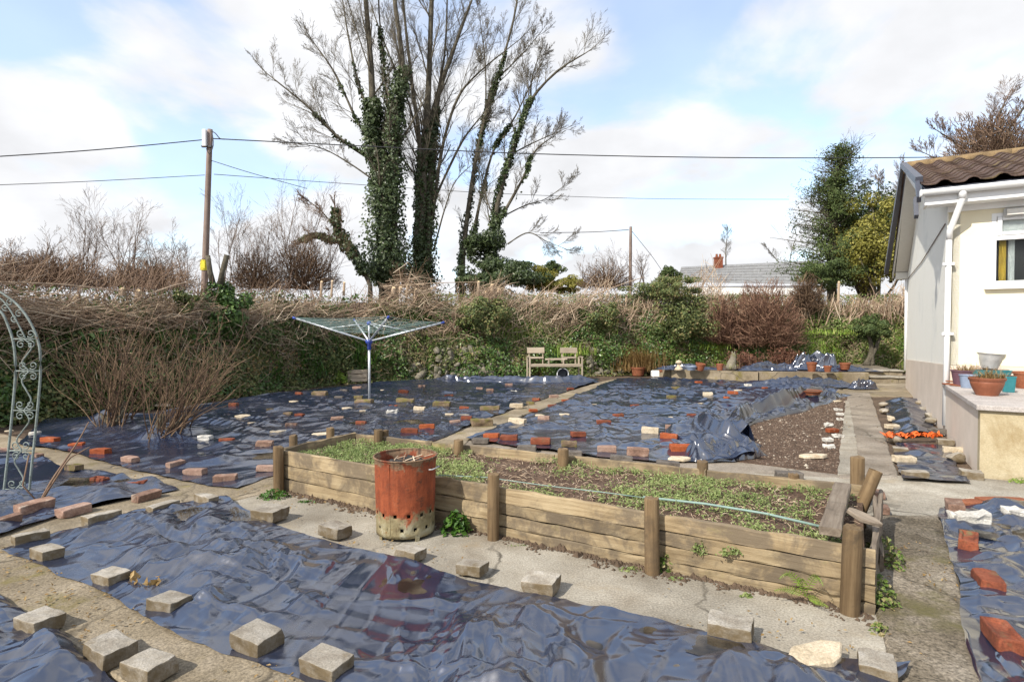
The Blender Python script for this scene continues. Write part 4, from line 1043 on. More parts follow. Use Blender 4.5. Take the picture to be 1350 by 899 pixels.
def stone_mesh(name, size, seed, flat=0.6, sub=2):
    bm = bmesh.new(); bmesh.ops.create_icosphere(bm, subdivisions=sub, radius=size)
    r = random.Random(seed)
    for _ in range(7):                              # flatten faces
        n = Vector((r.gauss(0, 1), r.gauss(0, 1), r.gauss(0, 1))).normalized(); d = size * r.uniform(0.55, 0.8)
        for v in bm.verts:
            k = v.co.dot(n) - d
            if k > 0: v.co -= n * k * 0.85
    noised(bm, size * 0.07, 2.2 / size, seed)
    for v in bm.verts: v.co.z = v.co.z * flat
    lo = min(v.co.z for v in bm.verts)
    for v in bm.verts: v.co.z -= lo * 0.8
    me = bpy.data.meshes.new(name); bm.to_mesh(me); bm.free(); return me

SORT = {  # name, words of the label, category, mesh makers, material
 'block': ('concrete_block', 'grey concrete block', 'block', [lambda s: brick_mesh('block', 0.21, 0.155, 0.08, s, amp=0.004)] * 4, 'block'),
 'long': ('concrete_block', 'pale grey concrete brick', 'block', [lambda s: brick_mesh('block', 0.225, 0.095, 0.075, s, amp=0.005)] * 3, 'block'),
 'orange': ('brick', 'orange brick', 'brick', [lambda s: brick_mesh('brick', 0.215, 0.105, 0.068, s, s % 2 == 0)] * 4, 'orange'),
 'red': ('brick', 'red brick', 'brick', [lambda s: brick_mesh('brick', 0.215, 0.105, 0.068, s, s % 2 == 0)] * 4, 'red'),
 'brown': ('brick', 'dull brown brick', 'brick', [lambda s: brick_mesh('brick', 0.215, 0.105, 0.068, s)] * 3, 'brown'),
 'pink': ('brick', 'pale pink brick', 'brick', [lambda s: brick_mesh('brick', 0.215, 0.105, 0.066, s)] * 3, 'pink'),
 'moss': ('brick', 'mossy brick', 'brick', [lambda s: brick_mesh('brick', 0.21, 0.11, 0.075, s, amp=0.008)] * 3, 'moss'),
 'dark': ('brick', 'dark grey brick', 'brick', [lambda s: brick_mesh('brick', 0.215, 0.105, 0.068, s)] * 3, 'dark'),
 'ctbrick': ('brick', 'cream brick', 'brick', [lambda s: brick_mesh('brick', 0.21, 0.11, 0.075, s, amp=0.006)] * 3, 'cream'),
 'slab': ('stone_slab', 'stone slab', 'stone', [lambda s: slab_mesh('slab', 0.15, 0.035, s)] * 6, 'cream'),
 'strip': ('stone_slab', 'white stone strip', 'stone', [lambda s: brick_mesh('slab', 0.75, 0.12, 0.02, s, amp=0.004)], 'cream'),
 'wstone': ('stone', 'white stone', 'stone', [lambda s: brick_mesh('stone', 0.15, 0.11, 0.06, s, amp=0.014)] * 5, 'white'),
 'cstone': ('stone', 'buff stone', 'stone', [lambda s: stone_mesh('stone', 0.11, s, 0.65)] * 4, 'block'),
 'tile': ('roof_tile', 'orange clay tile', 'tile', [lambda s: brick_mesh('tile', 0.22, 0.13, 0.03, s, amp=0.004)] * 2, 'terracotta'),
 'terr': ('brick', 'orange brick piece', 'brick', [lambda s: slab_mesh('slab', 0.11, 0.05, s, 5)] * 3, 'orange'),
}
_cache = {}
rb = random.Random(5)
for k, (x, y, sort, turn, size, where) in enumerate(BR):
    nm, words, cat, makers, mt = SORT[sort]
    j = k % len(makers)
    key = (sort, j)
    if key not in _cache:
        me = makers[j](100 + 17 * j + len(sort)); me.materials.append(M[mt])
        if sort == 'cstone':
            me.set_sharp_from_angle(angle=R(40))
            me.polygons.foreach_set('use_smooth', [True] * len(me.polygons))
        _cache[key] = me
    o = bpy.data.objects.new(nm, _cache[key])
    g = G(x, y, 0.05)
    on = any(inside(s, g[0], g[1]) for s in SHEETS)
    if sort in ('block', 'long') and y > 640: on = True
    yaw = UA if turn == 'u' else VA if turn == 'v' else R(turn)
    if y > 640: yaw += rb.uniform(-0.09, 0.09)
    fold = 0.0
    if 950 < x < 1010 and y < 545 and sort != 'wstone' or (x, y) == (986, 522): fold = 0.22
    if (x, y) == (1010, 507) : fold = 0.02
    place(o, (g[0], g[1], (0.038 if on else 0.03) + fold), None)
    if sort in ('wstone', 'slab') and y > 640: o.location.z += .035
    if sort in ('block', 'long') and y > 690: size *= 0.8
    elif y < 640: size *= 0.93
    o.scale = (size, size * rb.uniform(0.95, 1.05), min(size, 1.25) * rb.uniform(0.92, 1.08))
    o.rotation_euler = (rb.uniform(-0.05, 0.05), rb.uniform(-0.05, 0.05), yaw + (0 if rb.random() < 0.5 else math.pi))
    setp(o, ' '.join((words + ' ' + where).split()[:16]), cat, 'bricks and stones weighing down the sheets')
# ------------------------------------------------------------------ raised timber bed
FL = G(366, 648); FR = G(1122, 808)                # front foot line
BL = G(471, 571, .37); BL[2] = 0; BRR = G(1142, 641, .33); BRR[2] = 0
fd = (FR - FL) / np.linalg.norm(FR - FL); fn = np.array((fd[1], -fd[0], 0))     # fn points to the viewer
bed = thing('raised_bed', 'long raised bed of weathered boards and round posts, full of seedling weeds', 'raised bed', FL)
def post(px, py, top, r, seed, parent=bed, lean=(0, 0), name='post', push=0.0):
    r *= .87; b = G(px, py) + fn * push; rr = np.random.default_rng(seed); k = 14
    zs = np.array([-0.05, 0.03, 0.1, 0.2, 0.3, top - 0.012, top])
    an = np.arange(k) / k * 2 * np.pi
    v = []
    for i, z in enumerate(zs):
        rad = r * (1 + 0.05 * vn(np.cos(an) * 2 + seed, np.sin(an) * 2, seed, np.full(k, z * 4))) * (0.95 if i == len(zs) - 1 else 1)
        v.append(np.stack([np.full(k, z) + rr.normal(size=k) * 0.004 * (i > 4), rad * np.cos(an), rad * np.sin(an)], 1))
    v = np.array(v).reshape(-1, 3); i_ = np.arange(len(zs) * k).reshape(-1, k)
    q = np.stack([i_[:-1], np.roll(i_[:-1], -1, 1), np.roll(i_[1:], -1, 1), i_[1:]], -1).reshape(-1, 4)
    c = len(v); v = np.vstack([v, [[top + 0.003, 0, 0]]])
    t = np.stack([i_[-1], np.roll(i_[-1], -1), np.full(k, c)], 1)
    me = MB().add(v, q, t).mesh(name, M['post'], True); me.set_sharp_from_angle(angle=R(45))
    o = bpy.data.objects.new(name, me); place(o, b, parent)
    # local x runs up the post so that the grain does
    o.rotation_euler = Matrix(frame((lean[0], lean[1], 1.0), (0, 1, 0)).tolist()).to_euler()
    return o
pf = [(374, 651, .43, .05), (655, 712, .47, .046), (863, 756, .465, .05), (1120, 808, .46, .053)]
for i, (x, y, h, r) in enumerate(pf): post(x, y, h, r, 20 + i, lean=((0.0, 0.0), (0.01, 0), (-0.01, 0.01), (0.02, -0.01))[i], push=0.05)
for i, (x, y, z, h, r) in enumerate([(494, 577, .37, .44, .05), (503, 575, .37, .42, .045), (601, 590, .36, .42, .05), (740, 606, .35, .43, .055), (926, 620, .34, .40, .05), (1048, 633, .33, .36, .045)]):
    b = G(x, y, z); q_ = b.copy(); q_[2] = 0
    o = post(600, 600, h, r, 30 + i); o.location = q_ + np.array((0.02, 0.06, 0)) - ORG['raised_bed']
for i, (x, y) in enumerate(((392, 588), (441, 577))):
    q_ = G(x, y, .37); q_[2] = 0
    o = post(600, 600, .46, .045, 40 + i); o.location = q_ + np.array((-0.06, 0.06, 0)) - ORG['raised_bed']
ts = [0.0] + [float(np.dot(G(x, y) - FL, fd)) for x, y in ((655, 712), (863, 756))] + [float(np.linalg.norm(FR - FL)) + 0.1]
ts_bin = float(np.dot(G(500, 680) - FL, fd))
sd = 0
def hz(t): return 0.385 - 0.035 * t / ts[-1]
bays = [(ts[0] - 0.03, ts_bin, [.13, .12, .12]), (ts_bin + .004, ts[1], [.13, .12, .12]), (ts[1] + .004, ts[2], [.105, .085, .085, .085]), (ts[2] + .004, ts[3], [.1, .085, .09, .08])]
for t0, t1, hs in bays:
    z = (hz(t0) + hz(t1)) / 2
    for j, h in enumerate(hs):
        sd += 1; rr = random.Random(sd)
        off = rr.uniform(-.004, .004) + (0.004 if j == 0 else 0)
        d0 = z - h / 2 + (hz(t0) - hz(t1)) / 2; d1 = z - h / 2 - (hz(t0) - hz(t1)) / 2
        plank('board', FL + fd * t0 + fn * off + (0, 0, d0 + rr.uniform(-.003, .003)), FL + fd * t1 + fn * off + (0, 0, d1 + rr.uniform(-.003, .003)), .034, h - rr.uniform(.003, .007), M['wood'], bed, seg=12, seed=sd)
        z -= h
ld = (BL - FL); ll = np.linalg.norm(ld); ld /= ll
for j, z in enumerate((.315, .19, .065)):
    plank('board', FL - fd * .03 + ld * .03 + (0, 0, z), FL - fd * .03 + ld * ll + (0, 0, z), .034, .118, M['wood'], bed, seed=60 + j)
bd = (BRR - BL); bl_ = np.linalg.norm(bd); bd /= bl_
for a, b_ in ((0, .2), (.203, .48), (.483, .76), (.763, 1)):
    for j, z in enumerate((.305, .185, .065)):
        sd += 1
        plank('board', BL + bd * bl_ * a + (0, 0, z - .03 * a), BL + bd * bl_ * b_ + (0, 0, z - .03 * b_), .034, .115, M['wood'], bed, seed=70 + sd)
rd = (BRR - FR); rl = np.linalg.norm(rd); rd /= rl
for j, z in enumerate((.27, .16, .05)):
    plank('board', FR + fd * .09 + rd * .05 + (0, 0, z), FR + fd * .09 + rd * rl + (0, 0, z), .03, .1, M['wood_grey'], bed, seed=90 + j)
o = plank('capping_board', G(1094, 700, .39), G(1111, 640, .37), .1, .045, M['wood_grey'], bed, seed=95, rough=.002); o['label'] = 'short thick grey board lying loose across the right end of the bed'
o = plank('end_board', G(1162, 742, .16), G(1153, 662, .30), .022, .1, M['wood_grey'], bed, seed=96); o['label'] = 'thin grey board standing on edge outside the right end of the bed'
# leaning log pieces and a slab of bark at the right end
o = post(1131, 672, .44, .06, 51, name='log'); o.location = np.array(G(1130, 655, .12)) * (1, 1, 0) - ORG['raised_bed']; o['label'] = 'round topped upright log at the far right corner'
o = post(1131, 672, .25, .05, 52, name='log', lean=(.32, -.1)); o.location = np.array(G(1131, 668, .22)) * (1, 1, 0) + (0, -.02, .2) - ORG['raised_bed']; o['label'] = 'short off-cut log leaning against the upright log'
bm_ = MB(); n_ = 12
a0 = G(1121, 672, .42); a1 = G(1153, 690, .37)
me = slab_mesh('bark_slab', .1, .025, 9); me.materials.append(M['wood_grey'])
o = bpy.data.objects.new('bark_slab', me); place(o, (a0 + a1) / 2 - (0, 0, .01), bed); o.rotation_euler = (R(14), R(18), R(-35)); o.scale = (1.05, .75, 1)
# earth in the bed
u = np.linspace(0.005, .995, 110)[None, :, None]; w = np.linspace(.01, .99, 40)[:, None, None]
g = (1 - w) * ((1 - u) * FL + u * (FR + fd * .08)) + w * ((1 - u) * BL + u * BRR)
zz = 0.285 - .03 * u[..., 0] + .018 * vn(g[..., 0] * 5, g[..., 1] * 5, 3) + .012 * vn(g[..., 0] * 17, g[..., 1] * 17, 4) - .03 * np.exp(-((w[..., 0]) / .1) ** 2)
g = np.dstack([g[..., :2], zz]); i = np.arange(zz.size).reshape(zz.shape)
q = np.stack([i[:-1, :-1], i[:-1, 1:], i[1:, 1:], i[1:, :-1]], -1).reshape(-1, 4)
MB().add(g, q).build('soil', M['soil'], bed, smooth=True)['kind'] = 'stuff'
r = np.random.default_rng(3)
def on_bed(n, thr, seed):
    a = r.uniform(.01, .985, n); b = r.uniform(.03, .97, n)
    p = (1 - b)[:, None] * ((1 - a)[:, None] * FL + a[:, None] * (FR + fd * .08)) + b[:, None] * ((1 - a)[:, None] * BL + a[:, None] * BRR)
    k = vn(p[:, 0] * 2.3, p[:, 1] * 2.3, seed) + .5 * vn(p[:, 0] * 7, p[:, 1] * 7, seed + 1)
    keep = k + r.normal(size=n) * .25 + .9 * np.exp(-((a - .16) / .13) ** 2) + .35 * np.clip(b - .45, 0, 1) > thr
    p[:, 2] = .285 - .03 * a + .018 * vn(p[:, 0] * 5, p[:, 1] * 5, 3)
    return p[keep]
mb = MB()
p = on_bed(8500, .12, 5)
for _ in range(5):
    leaves(mb, p + np.stack([r.normal(size=len(p)) * .014, r.normal(size=len(p)) * .014, r.uniform(.004, .05, len(p))], 1), np.tile((0, -.2, 1.0), (len(p), 1)), .02, .5, tilt=1.0, r=r)
pp = on_bed(1500, .25, 5)
blades(mb, pp, .07, .006, .7, r=r)
mb.build('seedling_weeds', M['weed'], bed)['kind'] = 'stuff'
mb = MB(); p = on_bed(2600, -.6, 9)
a = r.uniform(0, 6.28, len(p)); d = np.stack([np.cos(a), np.sin(a), r.normal(size=len(p)) * .2], 1) * r.uniform(.02, .07, len(p))[:, None]
tubes(mb, np.stack([p + (0, 0, .012), p + d * .5 + (0, 0, .02), p + d + (0, 0, .012)], 1), np.full((len(p), 3), .0018), 3)
mb.build('dry_stalks', M['brush'], bed)['kind'] = 'stuff'

def tube_thing(name, label, cat, pts, rad, mat, s=8, group=None):
    mb = MB(); tubes(mb, np.array(pts), rad, s)
    o = mb.build(name, mat, None, pts[0], smooth=True); return setp(o, label, cat, group)
tube_thing('garden_pipe', 'pale green pipe lying across the weeds at the right of the raised bed', 'pipe', [G(848, 655, .33), G(930, 664, .32), G(1010, 677, .31), G(1083, 694, .31)], .008, M['hose'])
tube_thing('garden_hose', 'thin green line stretched over the weeds behind the rusty bin', 'hose', [G(578, 626, .33), G(640, 629, .31), G(720, 640, .31), G(790, 648, .31), G(850, 656, .31)], .0035, M['hose'])

# weeds along the foot of the boards, fern, nettle
def clump(name, label, cat, base, rad, h, n, size, mat, seed, asp=.6, squash=1.0, stems=8):
    rr = np.random.default_rng(seed); b = np.asarray(base, float); mb = MB(); tw = MB()
    a = rr.uniform(0, 6.28, n); q_ = np.sqrt(rr.uniform(0, 1, n)); zz = rr.uniform(.08, 1, n) ** .8
    p = b + np.stack([np.cos(a) * q_ * rad * (1.1 - .45 * zz), np.sin(a) * q_ * rad * squash * (1.1 - .45 * zz), zz * h * (1 - .5 * q_ ** 2)], 1)
    nr = np.stack([np.cos(a) * .5, np.sin(a) * .5, np.full(n, 1.0)], 1)
    leaves(mb, p, nr, size, asp, tilt=.9, r=rr)
    k = max(3, stems); idx = rr.choice(n, k)
    tubes(tw, np.stack([np.tile(b, (k, 1)), (b + p[idx]) / 2 + rr.normal(size=(k, 3)) * .01, p[idx]], 1), np.full((k, 3), .0025), 3)
    t = thing(name, label, cat, b); mb.build('leaf_mass', mat, t)['kind'] = 'stuff'; tw.build('stem', mat, t)['kind'] = 'stuff'
    return t
clump('nettle', 'bushy bright green nettle growing against the boards right of the rusty bin', 'weed', G(604, 706) + fn * .02, .13, .2, 190, .045, M['nettle'], 1, .6, .7)
clump('weed_clump', 'low green weed at the left front post of the raised bed', 'weed', G(366, 658) + fn * .03, .17, .1, 160, .035, M['nettle'], 2, .7, .6)
clump('weed_clump', 'leafy weed at the foot of the post nearest the loose board', 'weed', G(1150, 800) + fn * .02, .15, .2, 380, .026, M['mixleaf'], 3, .75, .8)
clump('weed_clump', 'small ragged weed climbing the foot of the third front post', 'weed', G(878, 755) + fn * .03, .06, .14, 90, .03, M['mixleaf'], 4, .7, .7)
clump('weed_clump', 'flat weed at the board foot just left of the third front post', 'weed', G(835, 752) + fn * .05, .13, .04, 110, .026, M['weed'], 5, .6, .4)
clump('weed_clump', 'small weed at the board foot right of the third front post', 'weed', G(895, 764) + fn * .05, .08, .04, 70, .025, M['weed'], 6, .6, .4)
clump('weed_clump', 'tiny weed growing in the gap below the fourth bay of boards', 'weed', G(985, 788) + fn * .04, .05, .05, 40, .024, M['weed'], 7, .6, .5)
clump('weed_clump', 'strip of fine weed under the boards right of the second front post', 'weed', G(690, 722) + fn * .03, .16, .03, 110, .022, M['weed'], 8, .6, .3)
clump('weed_clump', 'trailing weed outside the thin board at the right end of the bed', 'weed', G(1165, 745), .12, .18, 280, .025, M['mixleaf'], 9, .7, 1.6)
clump('weed_clump', 'small weed in the crack of the path before the right corner post', 'weed', G(1160, 840), .06, .07, 50, .03, M['mixleaf'], 10)
clump('weed_clump', 'tuft of grass at the foot of the terrace wall by the right edge', 'weed', G(1343, 640), .1, .08, 60, .04, M['grass'], 11, .25)
clump('weed_clump', 'green weed with bright leaves beside the timber planter by the bank', 'weed', G(447, 506), .25, .35, 130, .1, M['fern'], 12, .5)
clump('weed_clump', 'low weed along the board foot between corner post and bin', 'weed', G(410, 664) + fn * .03, .16, .04, 120, .024, M['nettle'], 14, .6, .3)
clump('weed_clump', 'fine weed growing from the joints of the fourth bay boards', 'weed', G(925, 765) + fn * .035 + (0, 0, .16), .07, .09, 90, .02, M['weed'], 15, .55, .25)
clump('weed_clump', 'pale weed trailing out of the board joint near the fern', 'weed', G(965, 775) + fn * .035 + (0, 0, .2), .09, .05, 80, .02, M['weed'], 16, .55, .25)
# fern
fb = G(1062, 800) + fn * .03
t_ = thing('fern', 'small bright fern with arching fronds growing out of the boards', 'fern', fb)
for k, (dx, dz, sp) in enumerate(((-.1, .12, .3), (-.03, .1, .26), (.07, .13, .25), (-.12, .04, .2), (.09, .01, .2))):
    mb = MB(); n = 15; f = np.linspace(0, 1, n)
    pts = fb + fd[None] * (dx * f)[:, None] * 1.15 + fn[None] * (.09 * f)[:, None] + np.stack([0 * f, 0 * f, .07 + dz * np.sin(f * 2.2) / .95], 1)
    tubes(mb, pts, .0018, 4)
    for sgn in (-1, 1):
        for i in range(2, n):
            L_ = .03 * (1 - abs(f[i] - .35) * 1.1)
            if L_ < .006: continue
            tg = pts[i] - pts[i - 1]; tg /= np.linalg.norm(tg); sd_ = np.cross(tg, fn); sd_ /= np.linalg.norm(sd_)
            d_ = sgn * sd_ + tg * .45; d_ /= np.linalg.norm(d_); wv = np.cross(d_, fn) * L_ * .12
            p0 = pts[i]; vv = np.array([p0, p0 + d_ * L_ * .45 + wv, p0 + d_ * L_ - fn * -.004, p0 + d_ * L_ * .45 - wv])
            mb.add(vv, [(0, 1, 2, 3)])
    mb.build('frond', M['fern'], t_)

# ------------------------------------------------------------------ rusty incinerator bin
bc = G(535, 706); br_ = .212
t_ = thing('incinerator_bin', 'rusty orange cylindrical garden incinerator with holes round its pale foot', 'incinerator', bc)
nn_ = 56; zz = np.concatenate([[.045], np.arange(.07, .54, .0235), [.548, .556, .568, .572]])
k = len(zz); an = np.arange(nn_) / nn_ * 2 * np.pi
rr_ = br_ * (.945 + .055 * zz / .57); rr_ = rr_ + np.where(zz > .55, .006, 0)
dent = 1 + .022 * vn(np.cos(an)[None] * 2.2 + 5 + 0 * zz[:, None], np.sin(an)[None] * 2.2 + 0 * zz[:, None], 8, zz[:, None] * 5 + 0 * an[None])
V = np.stack([dent * rr_[:, None] * np.cos(an) * (1 + .006 * np.sin(3 * an)), dent * rr_[:, None] * np.sin(an), np.broadcast_to(zz[:, None], (k, nn_))], -1)
idx = np.arange(k * nn_).reshape(k, nn_); hol = set()
for row, ph in ((4, 2), (8, 0)):
    row0 = 2 if row == 4 else 6
    for c in range(0, nn_, 4): hol.add((row0, (c + ph) % nn_))
qs = [(idx[a, b_], idx[a, (b_ + 1) % nn_], idx[a + 1, (b_ + 1) % nn_], idx[a + 1, b_]) for a in range(k - 1) for b_ in range(nn_) if (a, b_) not in hol]
o = MB().add(V.reshape(-1, 3) + bc, qs).build('drum', M['rust'], t_, smooth=True)
sm = o.modifiers.new('thickness', 'SOLIDIFY'); sm.thickness = .004
mb = MB(); tubes(mb, np.stack([np.cos(np.linspace(0, 2 * np.pi, 49)) * (br_ + .006) , np.sin(np.linspace(0, 2 * np.pi, 49)) * (br_ + .006), np.full(49, .57)], 1) + bc, .006, 6, cap=False); mb.build('rim', M['rust'], t_, smooth=True)
mb = MB(); lathe(mb, [(.001, .06), (br_ * .95, .06)], 32, bc); mb.build('base', M['ash'], t_)
for a in (.6, 2.2, 3.9, 5.3):
    mb = MB(); p_ = bc + np.array((math.cos(a), math.sin(a), 0)) * br_ * .93
    bar(mb, p_ + (0, 0, 0.02), p_ + (0, 0, .1), .03, .006, up=(math.cos(a), math.sin(a), 0.01)); mb.build('leg', M['rust'], t_)
mb = MB(); a = -1.95; q_ = bc + np.array((math.cos(a), math.sin(a), 0)) * br_ * .955; bar(mb, q_ + (0, 0, .07), bc + np.array((math.cos(a), math.sin(a), 0)) * br_ * 1.005 + (0, 0, .55), .02, .006, up=(math.cos(a), math.sin(a), .01)); mb.build('seam', M['rust'], t_)
for a in (-.35, math.pi - .5):
    mb = MB(); c_ = bc + np.array((math.cos(a) * (br_ + .004), math.sin(a) * (br_ + .004), .5)); tg = np.array((-math.sin(a), math.cos(a), 0)); ou = np.array((math.cos(a), math.sin(a), 0))
    tubes(mb, [c_ - tg * .06, c_ - tg * .05 + ou * .022, c_ + tg * .05 + ou * .022, c_ + tg * .06], .0045, 6); mb.build('handle', M['galv'], t_, smooth=True)
yy, xx = np.mgrid[-1:1:40j, -1:1:40j]; d = np.hypot(xx, yy); s_ = np.where(d > 1, 1 / np.maximum(d, 1e-6), 1)
px2, py2 = xx * s_ * br_ * .98, yy * s_ * br_ * .98
z_ = .50 + .045 * vn(px2 * 14, py2 * 14, 3) + .025 * vn(px2 * 40, py2 * 40, 4)
i = np.arange(1600).reshape(40, 40); q = np.stack([i[:-1, :-1], i[:-1, 1:], i[1:, 1:], i[1:, :-1]], -1).reshape(-1, 4)
setp(MB().add(np.stack([px2, py2, z_], -1) + bc, q).build('ash_heap', M['ash'], None, bc + (0, 0, .5), smooth=True), 'black burnt ash heaped inside the rusty incinerator', 'ash')
mb = MB()
for s in range(9):
    a = rg.uniform(0, 6.28); c_ = bc + np.array((rg.uniform(-.12, .12), rg.uniform(-.12, .12), .53)); d_ = np.array((math.cos(a), math.sin(a), .35)) * rg.uniform(.05, .12)
    tubes(mb, [c_ - d_ * .5, c_ + d_ * .1 + (0, 0, .006), c_ + d_], .004, 4)
setp(mb.build('charred_sticks', M['brush'], None, bc + (0, 0, .53)), 'few unburnt pale sticks poking out of the ash in the bin', 'sticks', kind='stuff')

# ------------------------------------------------------------------ rotary clothes dryer
dc = G(487, 529); mp = dc[1] / FOC
hubz = P(487, 452, dc[1])[2]
t_ = thing('rotary_dryer', 'open rotary clothes dryer with white pole, blue hub and four arms', 'clothes dryer', dc)
mb = MB(); tubes(mb, [dc, dc + (0, 0, hubz)], .025, 12); mb.build('pole', M['alu'], t_, smooth=True)
mb = MB(); tubes(mb, [dc + (0, 0, hubz), dc + (0, 0, hubz + .42)], .02, 12); mb.build('mast', M['alu'], t_, smooth=True)
mb = MB(); lathe(mb, [(.03, hubz - .14), (.04, hubz - .12), (.042, hubz - .02), (.07, hubz), (.075, hubz + .04), (.05, hubz + .07)], 16, dc); mb.build('hub', M['blue'], t_, smooth=True)
mb = MB(); lathe(mb, [(.022, hubz + .36), (.045, hubz + .37), (.045, hubz + .42), (.02, hubz + .44)], 12, dc); mb.build('runner', M['blue'], t_, smooth=True)
tips = [P(387, 419, dc[1] + .15), P(585, 425, dc[1] + .05), P(512, 418, dc[1] - 1.35), P(467, 422, dc[1] + 1.4)]
hub = dc + (0, 0, hubz + .03); top = dc + (0, 0, hubz + .4)
tips = [tips[0], tips[3], tips[1], tips[2]]
for tp in tips:
    mb = MB(); tubes(mb, [hub, tp], .019, 8); a_ = mb.build('arm', M['alu'], t_, smooth=True)
    mb = MB(); tubes(mb, [tp - (tp - hub) * .035, tp + (tp - hub) * .01], .024, 8); mb.build('end_cap', M['blue'], a_, smooth=True)
    mb = MB(); tubes(mb, [top, hub + (tp - hub) * .55], .009, 6); mb.build('stay', M['alu'], t_, smooth=True)
mb = MB()
for k in range(9):
    f = .42 + .57 * k / 8
    c = [hub + (tp - hub) * f + (0, 0, .01) for tp in tips]
    for a in range(4):
        p0, p1 = c[a], c[(a + 1) % 4]; s = np.linspace(0, 1, 7)[:, None]
        tubes(mb, p0 * (1 - s) + p1 * s - np.array((0, 0, 1)) * (s * (1 - s)) * .12, .0045, 4)
mb.build('washing_line', M['line'], t_)

# ------------------------------------------------------------------ companion bench, tub, timber planter
by = G(730, 501)[1]
def bp(px, py, dy=0.0): return P(px, py, by + dy)
t_ = thing('companion_bench', 'bleached wooden two-seat bench with a small table between the seats', 'bench', bp(731, 499))
def bb(name, a, b_, w, h, dy=0.0, dyb=None, up=(0, 0, 1)):
    return plank(name, bp(*a, dy), bp(*b_, dy if dyb is None else dyb), w, h, M['bench'], t_, up=up, seg=3, rough=.002, seed=int(a[0] * 3 + a[1]))
for x in (698.5, 767.5): bb('leg', (x, 501), (x, 471), .06, .045)
for x in (695, 763): bb('leg', (x, 500), (x, 471), .06, .045, .5)
bb('seat_rail', (700, 481.8), (767, 481.8), .03, .075, -.02)
for k in range(4): bb('seat_slat', (700, 480.2), (767, 480.2), .1, .025, .06 + .115 * k)
for a, b_ in ((695, 717.5), (738.5, 760.5)):
    bb('back_board', (a, 461.8), (b_, 461.8), .03, .165, .5)
    bb('back_rail', (a + 2, 471.5), (b_ - 1, 471.5), .03, .055, .5)
    for x in (a + 2.5, b_ - 2): bb('back_post', (x, 481), (x, 461), .05, .035, .535)
bb('table_top', (719, 473.5), (747, 473.5), .36, .03, .25)
bb('table_edge', (722, 473.4), (745, 473.4), .02, .055, .04)
for x in (723.5, 743): bb('table_leg', (x, 481), (x, 474), .05, .04, .03)
bb('arm_rest', (698, 470.3), (695.5, 470.3), .07, .03, -.03, .5)
bb('arm_rest', (767.5, 470.5), (764, 470.5), .07, .03, -.03, .5)
# white-rimmed tub on its side below the seat
tcn = bp(742, 493, .12)
mb = MB(); n = 28; an = np.arange(n) / n * 2 * np.pi
for (r0, y0) in ((.165, 0), (.175, 0), (.165, .05), (.13, .3)): pass
prof = [(.145, 0.0), (.172, -.008), (.176, .004), (.166, .02), (.135, .28), (.12, .29), (.0, .29)]
v = np.array([[(r0 * math.cos(a), y0, r0 * math.sin(a)) for a in an] for r0, y0 in prof]); i = np.arange(len(prof) * n).reshape(-1, n)
q = np.stack([i[:-1], i[1:], np.roll(i[1:], -1, 1), np.roll(i[:-1], -1, 1)], -1).reshape(-1, 4)
t_ = thing('plant_tub', 'round tub with a white rim lying on its side under the bench', 'tub', tcn)
MB().add(v.reshape(-1, 3)[2 * n:] + tcn, (q[2 * n:] - 2 * n)).build('shell', M['slate_pvc'], t_, smooth=True)
mb = MB(); tubes(mb, np.stack([np.cos(np.linspace(0, 2 * np.pi, 33)) * .165, np.zeros(33), np.sin(np.linspace(0, 2 * np.pi, 33)) * .165], 1) + tcn, .014, 6, cap=False); mb.build('rim', M['white_pvc'], t_, smooth=True)
# stacked timber planter by the bank
tp0 = G(458, 505); tp1 = G(483, 504)
t_ = thing('timber_planter', 'low planter of stacked pale timbers against the ivy bank behind the dryer', 'planter', tp0)
for k in range(3):
    plank('timber', tp0 + (0, 0, .08 + .11 * k), tp1 + (0, 0, .08 + .11 * k), .09, .1, M['bench'], t_, seed=k, seg=4)
    plank('timber', tp0 + (.05, .05, .08 + .11 * k), tp0 + (.05, .5, .08 + .11 * k), .09, .1, M['bench'], t_, seed=k + 5, seg=4)
    plank('timber', tp1 + (-.05, .05, .08 + .11 * k), tp1 + (-.05, .5, .08 + .11 * k), .09, .1, M['bench'], t_, seed=k + 9, seg=4)
mb = MB(); box(mb, (tp0 + tp1) / 2 + (0, .28, .15), (np.linalg.norm(tp1 - tp0) - .1, .4, .28)); mb.build('soil', M['soil'], t_)

# ------------------------------------------------------------------ wrought garden arch
AY = 4.8
ab = P(20, 660, AY); ab[2] = 0
t_ = thing('garden_arch', 'pale painted metal garden arch with scrolls, peeling, at the left edge', 'garden arch', ab)
outer = [(-62, 352), (-30, 366), (0, 385), (22, 401), (40, 425), (51.4, 454), (53.5, 487), (51, 524), (46, 576), (41, 622), (37, 666)]
inner = [(-62, 378), (-30, 391), (0, 410), (11, 430.6), (18, 454), (20.5, 487), (18, 524), (13, 576), (8, 622), (4, 658)]
def apts(l, dy=0.0): return np.array([P(x, y, AY + dy) for x, y in l])
def smooth_poly(p, n):
    p = np.asarray(p); d = np.arange(len(p)); t = np.linspace(0, len(p) - 1, n); i = np.clip(t.astype(int), 0, len(p) - 2); f = (t - i)[:, None]
    g = lambda k: p[np.clip(k, 0, len(p) - 1)]
    a, b_, c, e = g(i - 1), g(i), g(i + 1), g(i + 2)
    return .5 * (2 * b_ + (c - a) * f + (2 * a - 5 * b_ + 4 * c - e) * f ** 2 + (3 * b_ - a - 3 * c + e) * f ** 3)
cxm = P(-62, 352, AY)[0]
def mirror(p): q = p.copy(); q[:, 0] = 2 * cxm - q[:, 0]; return q[::-1]
for l in (outer, inner):
    a = smooth_poly(apts(l), 40)
    a[-1, 2] = 0.0
    mb = MB(); tubes(mb, np.vstack([mirror(a)[:-1], a]), .0095, 8); mb.build('hoop', M['iron'], t_, smooth=True)
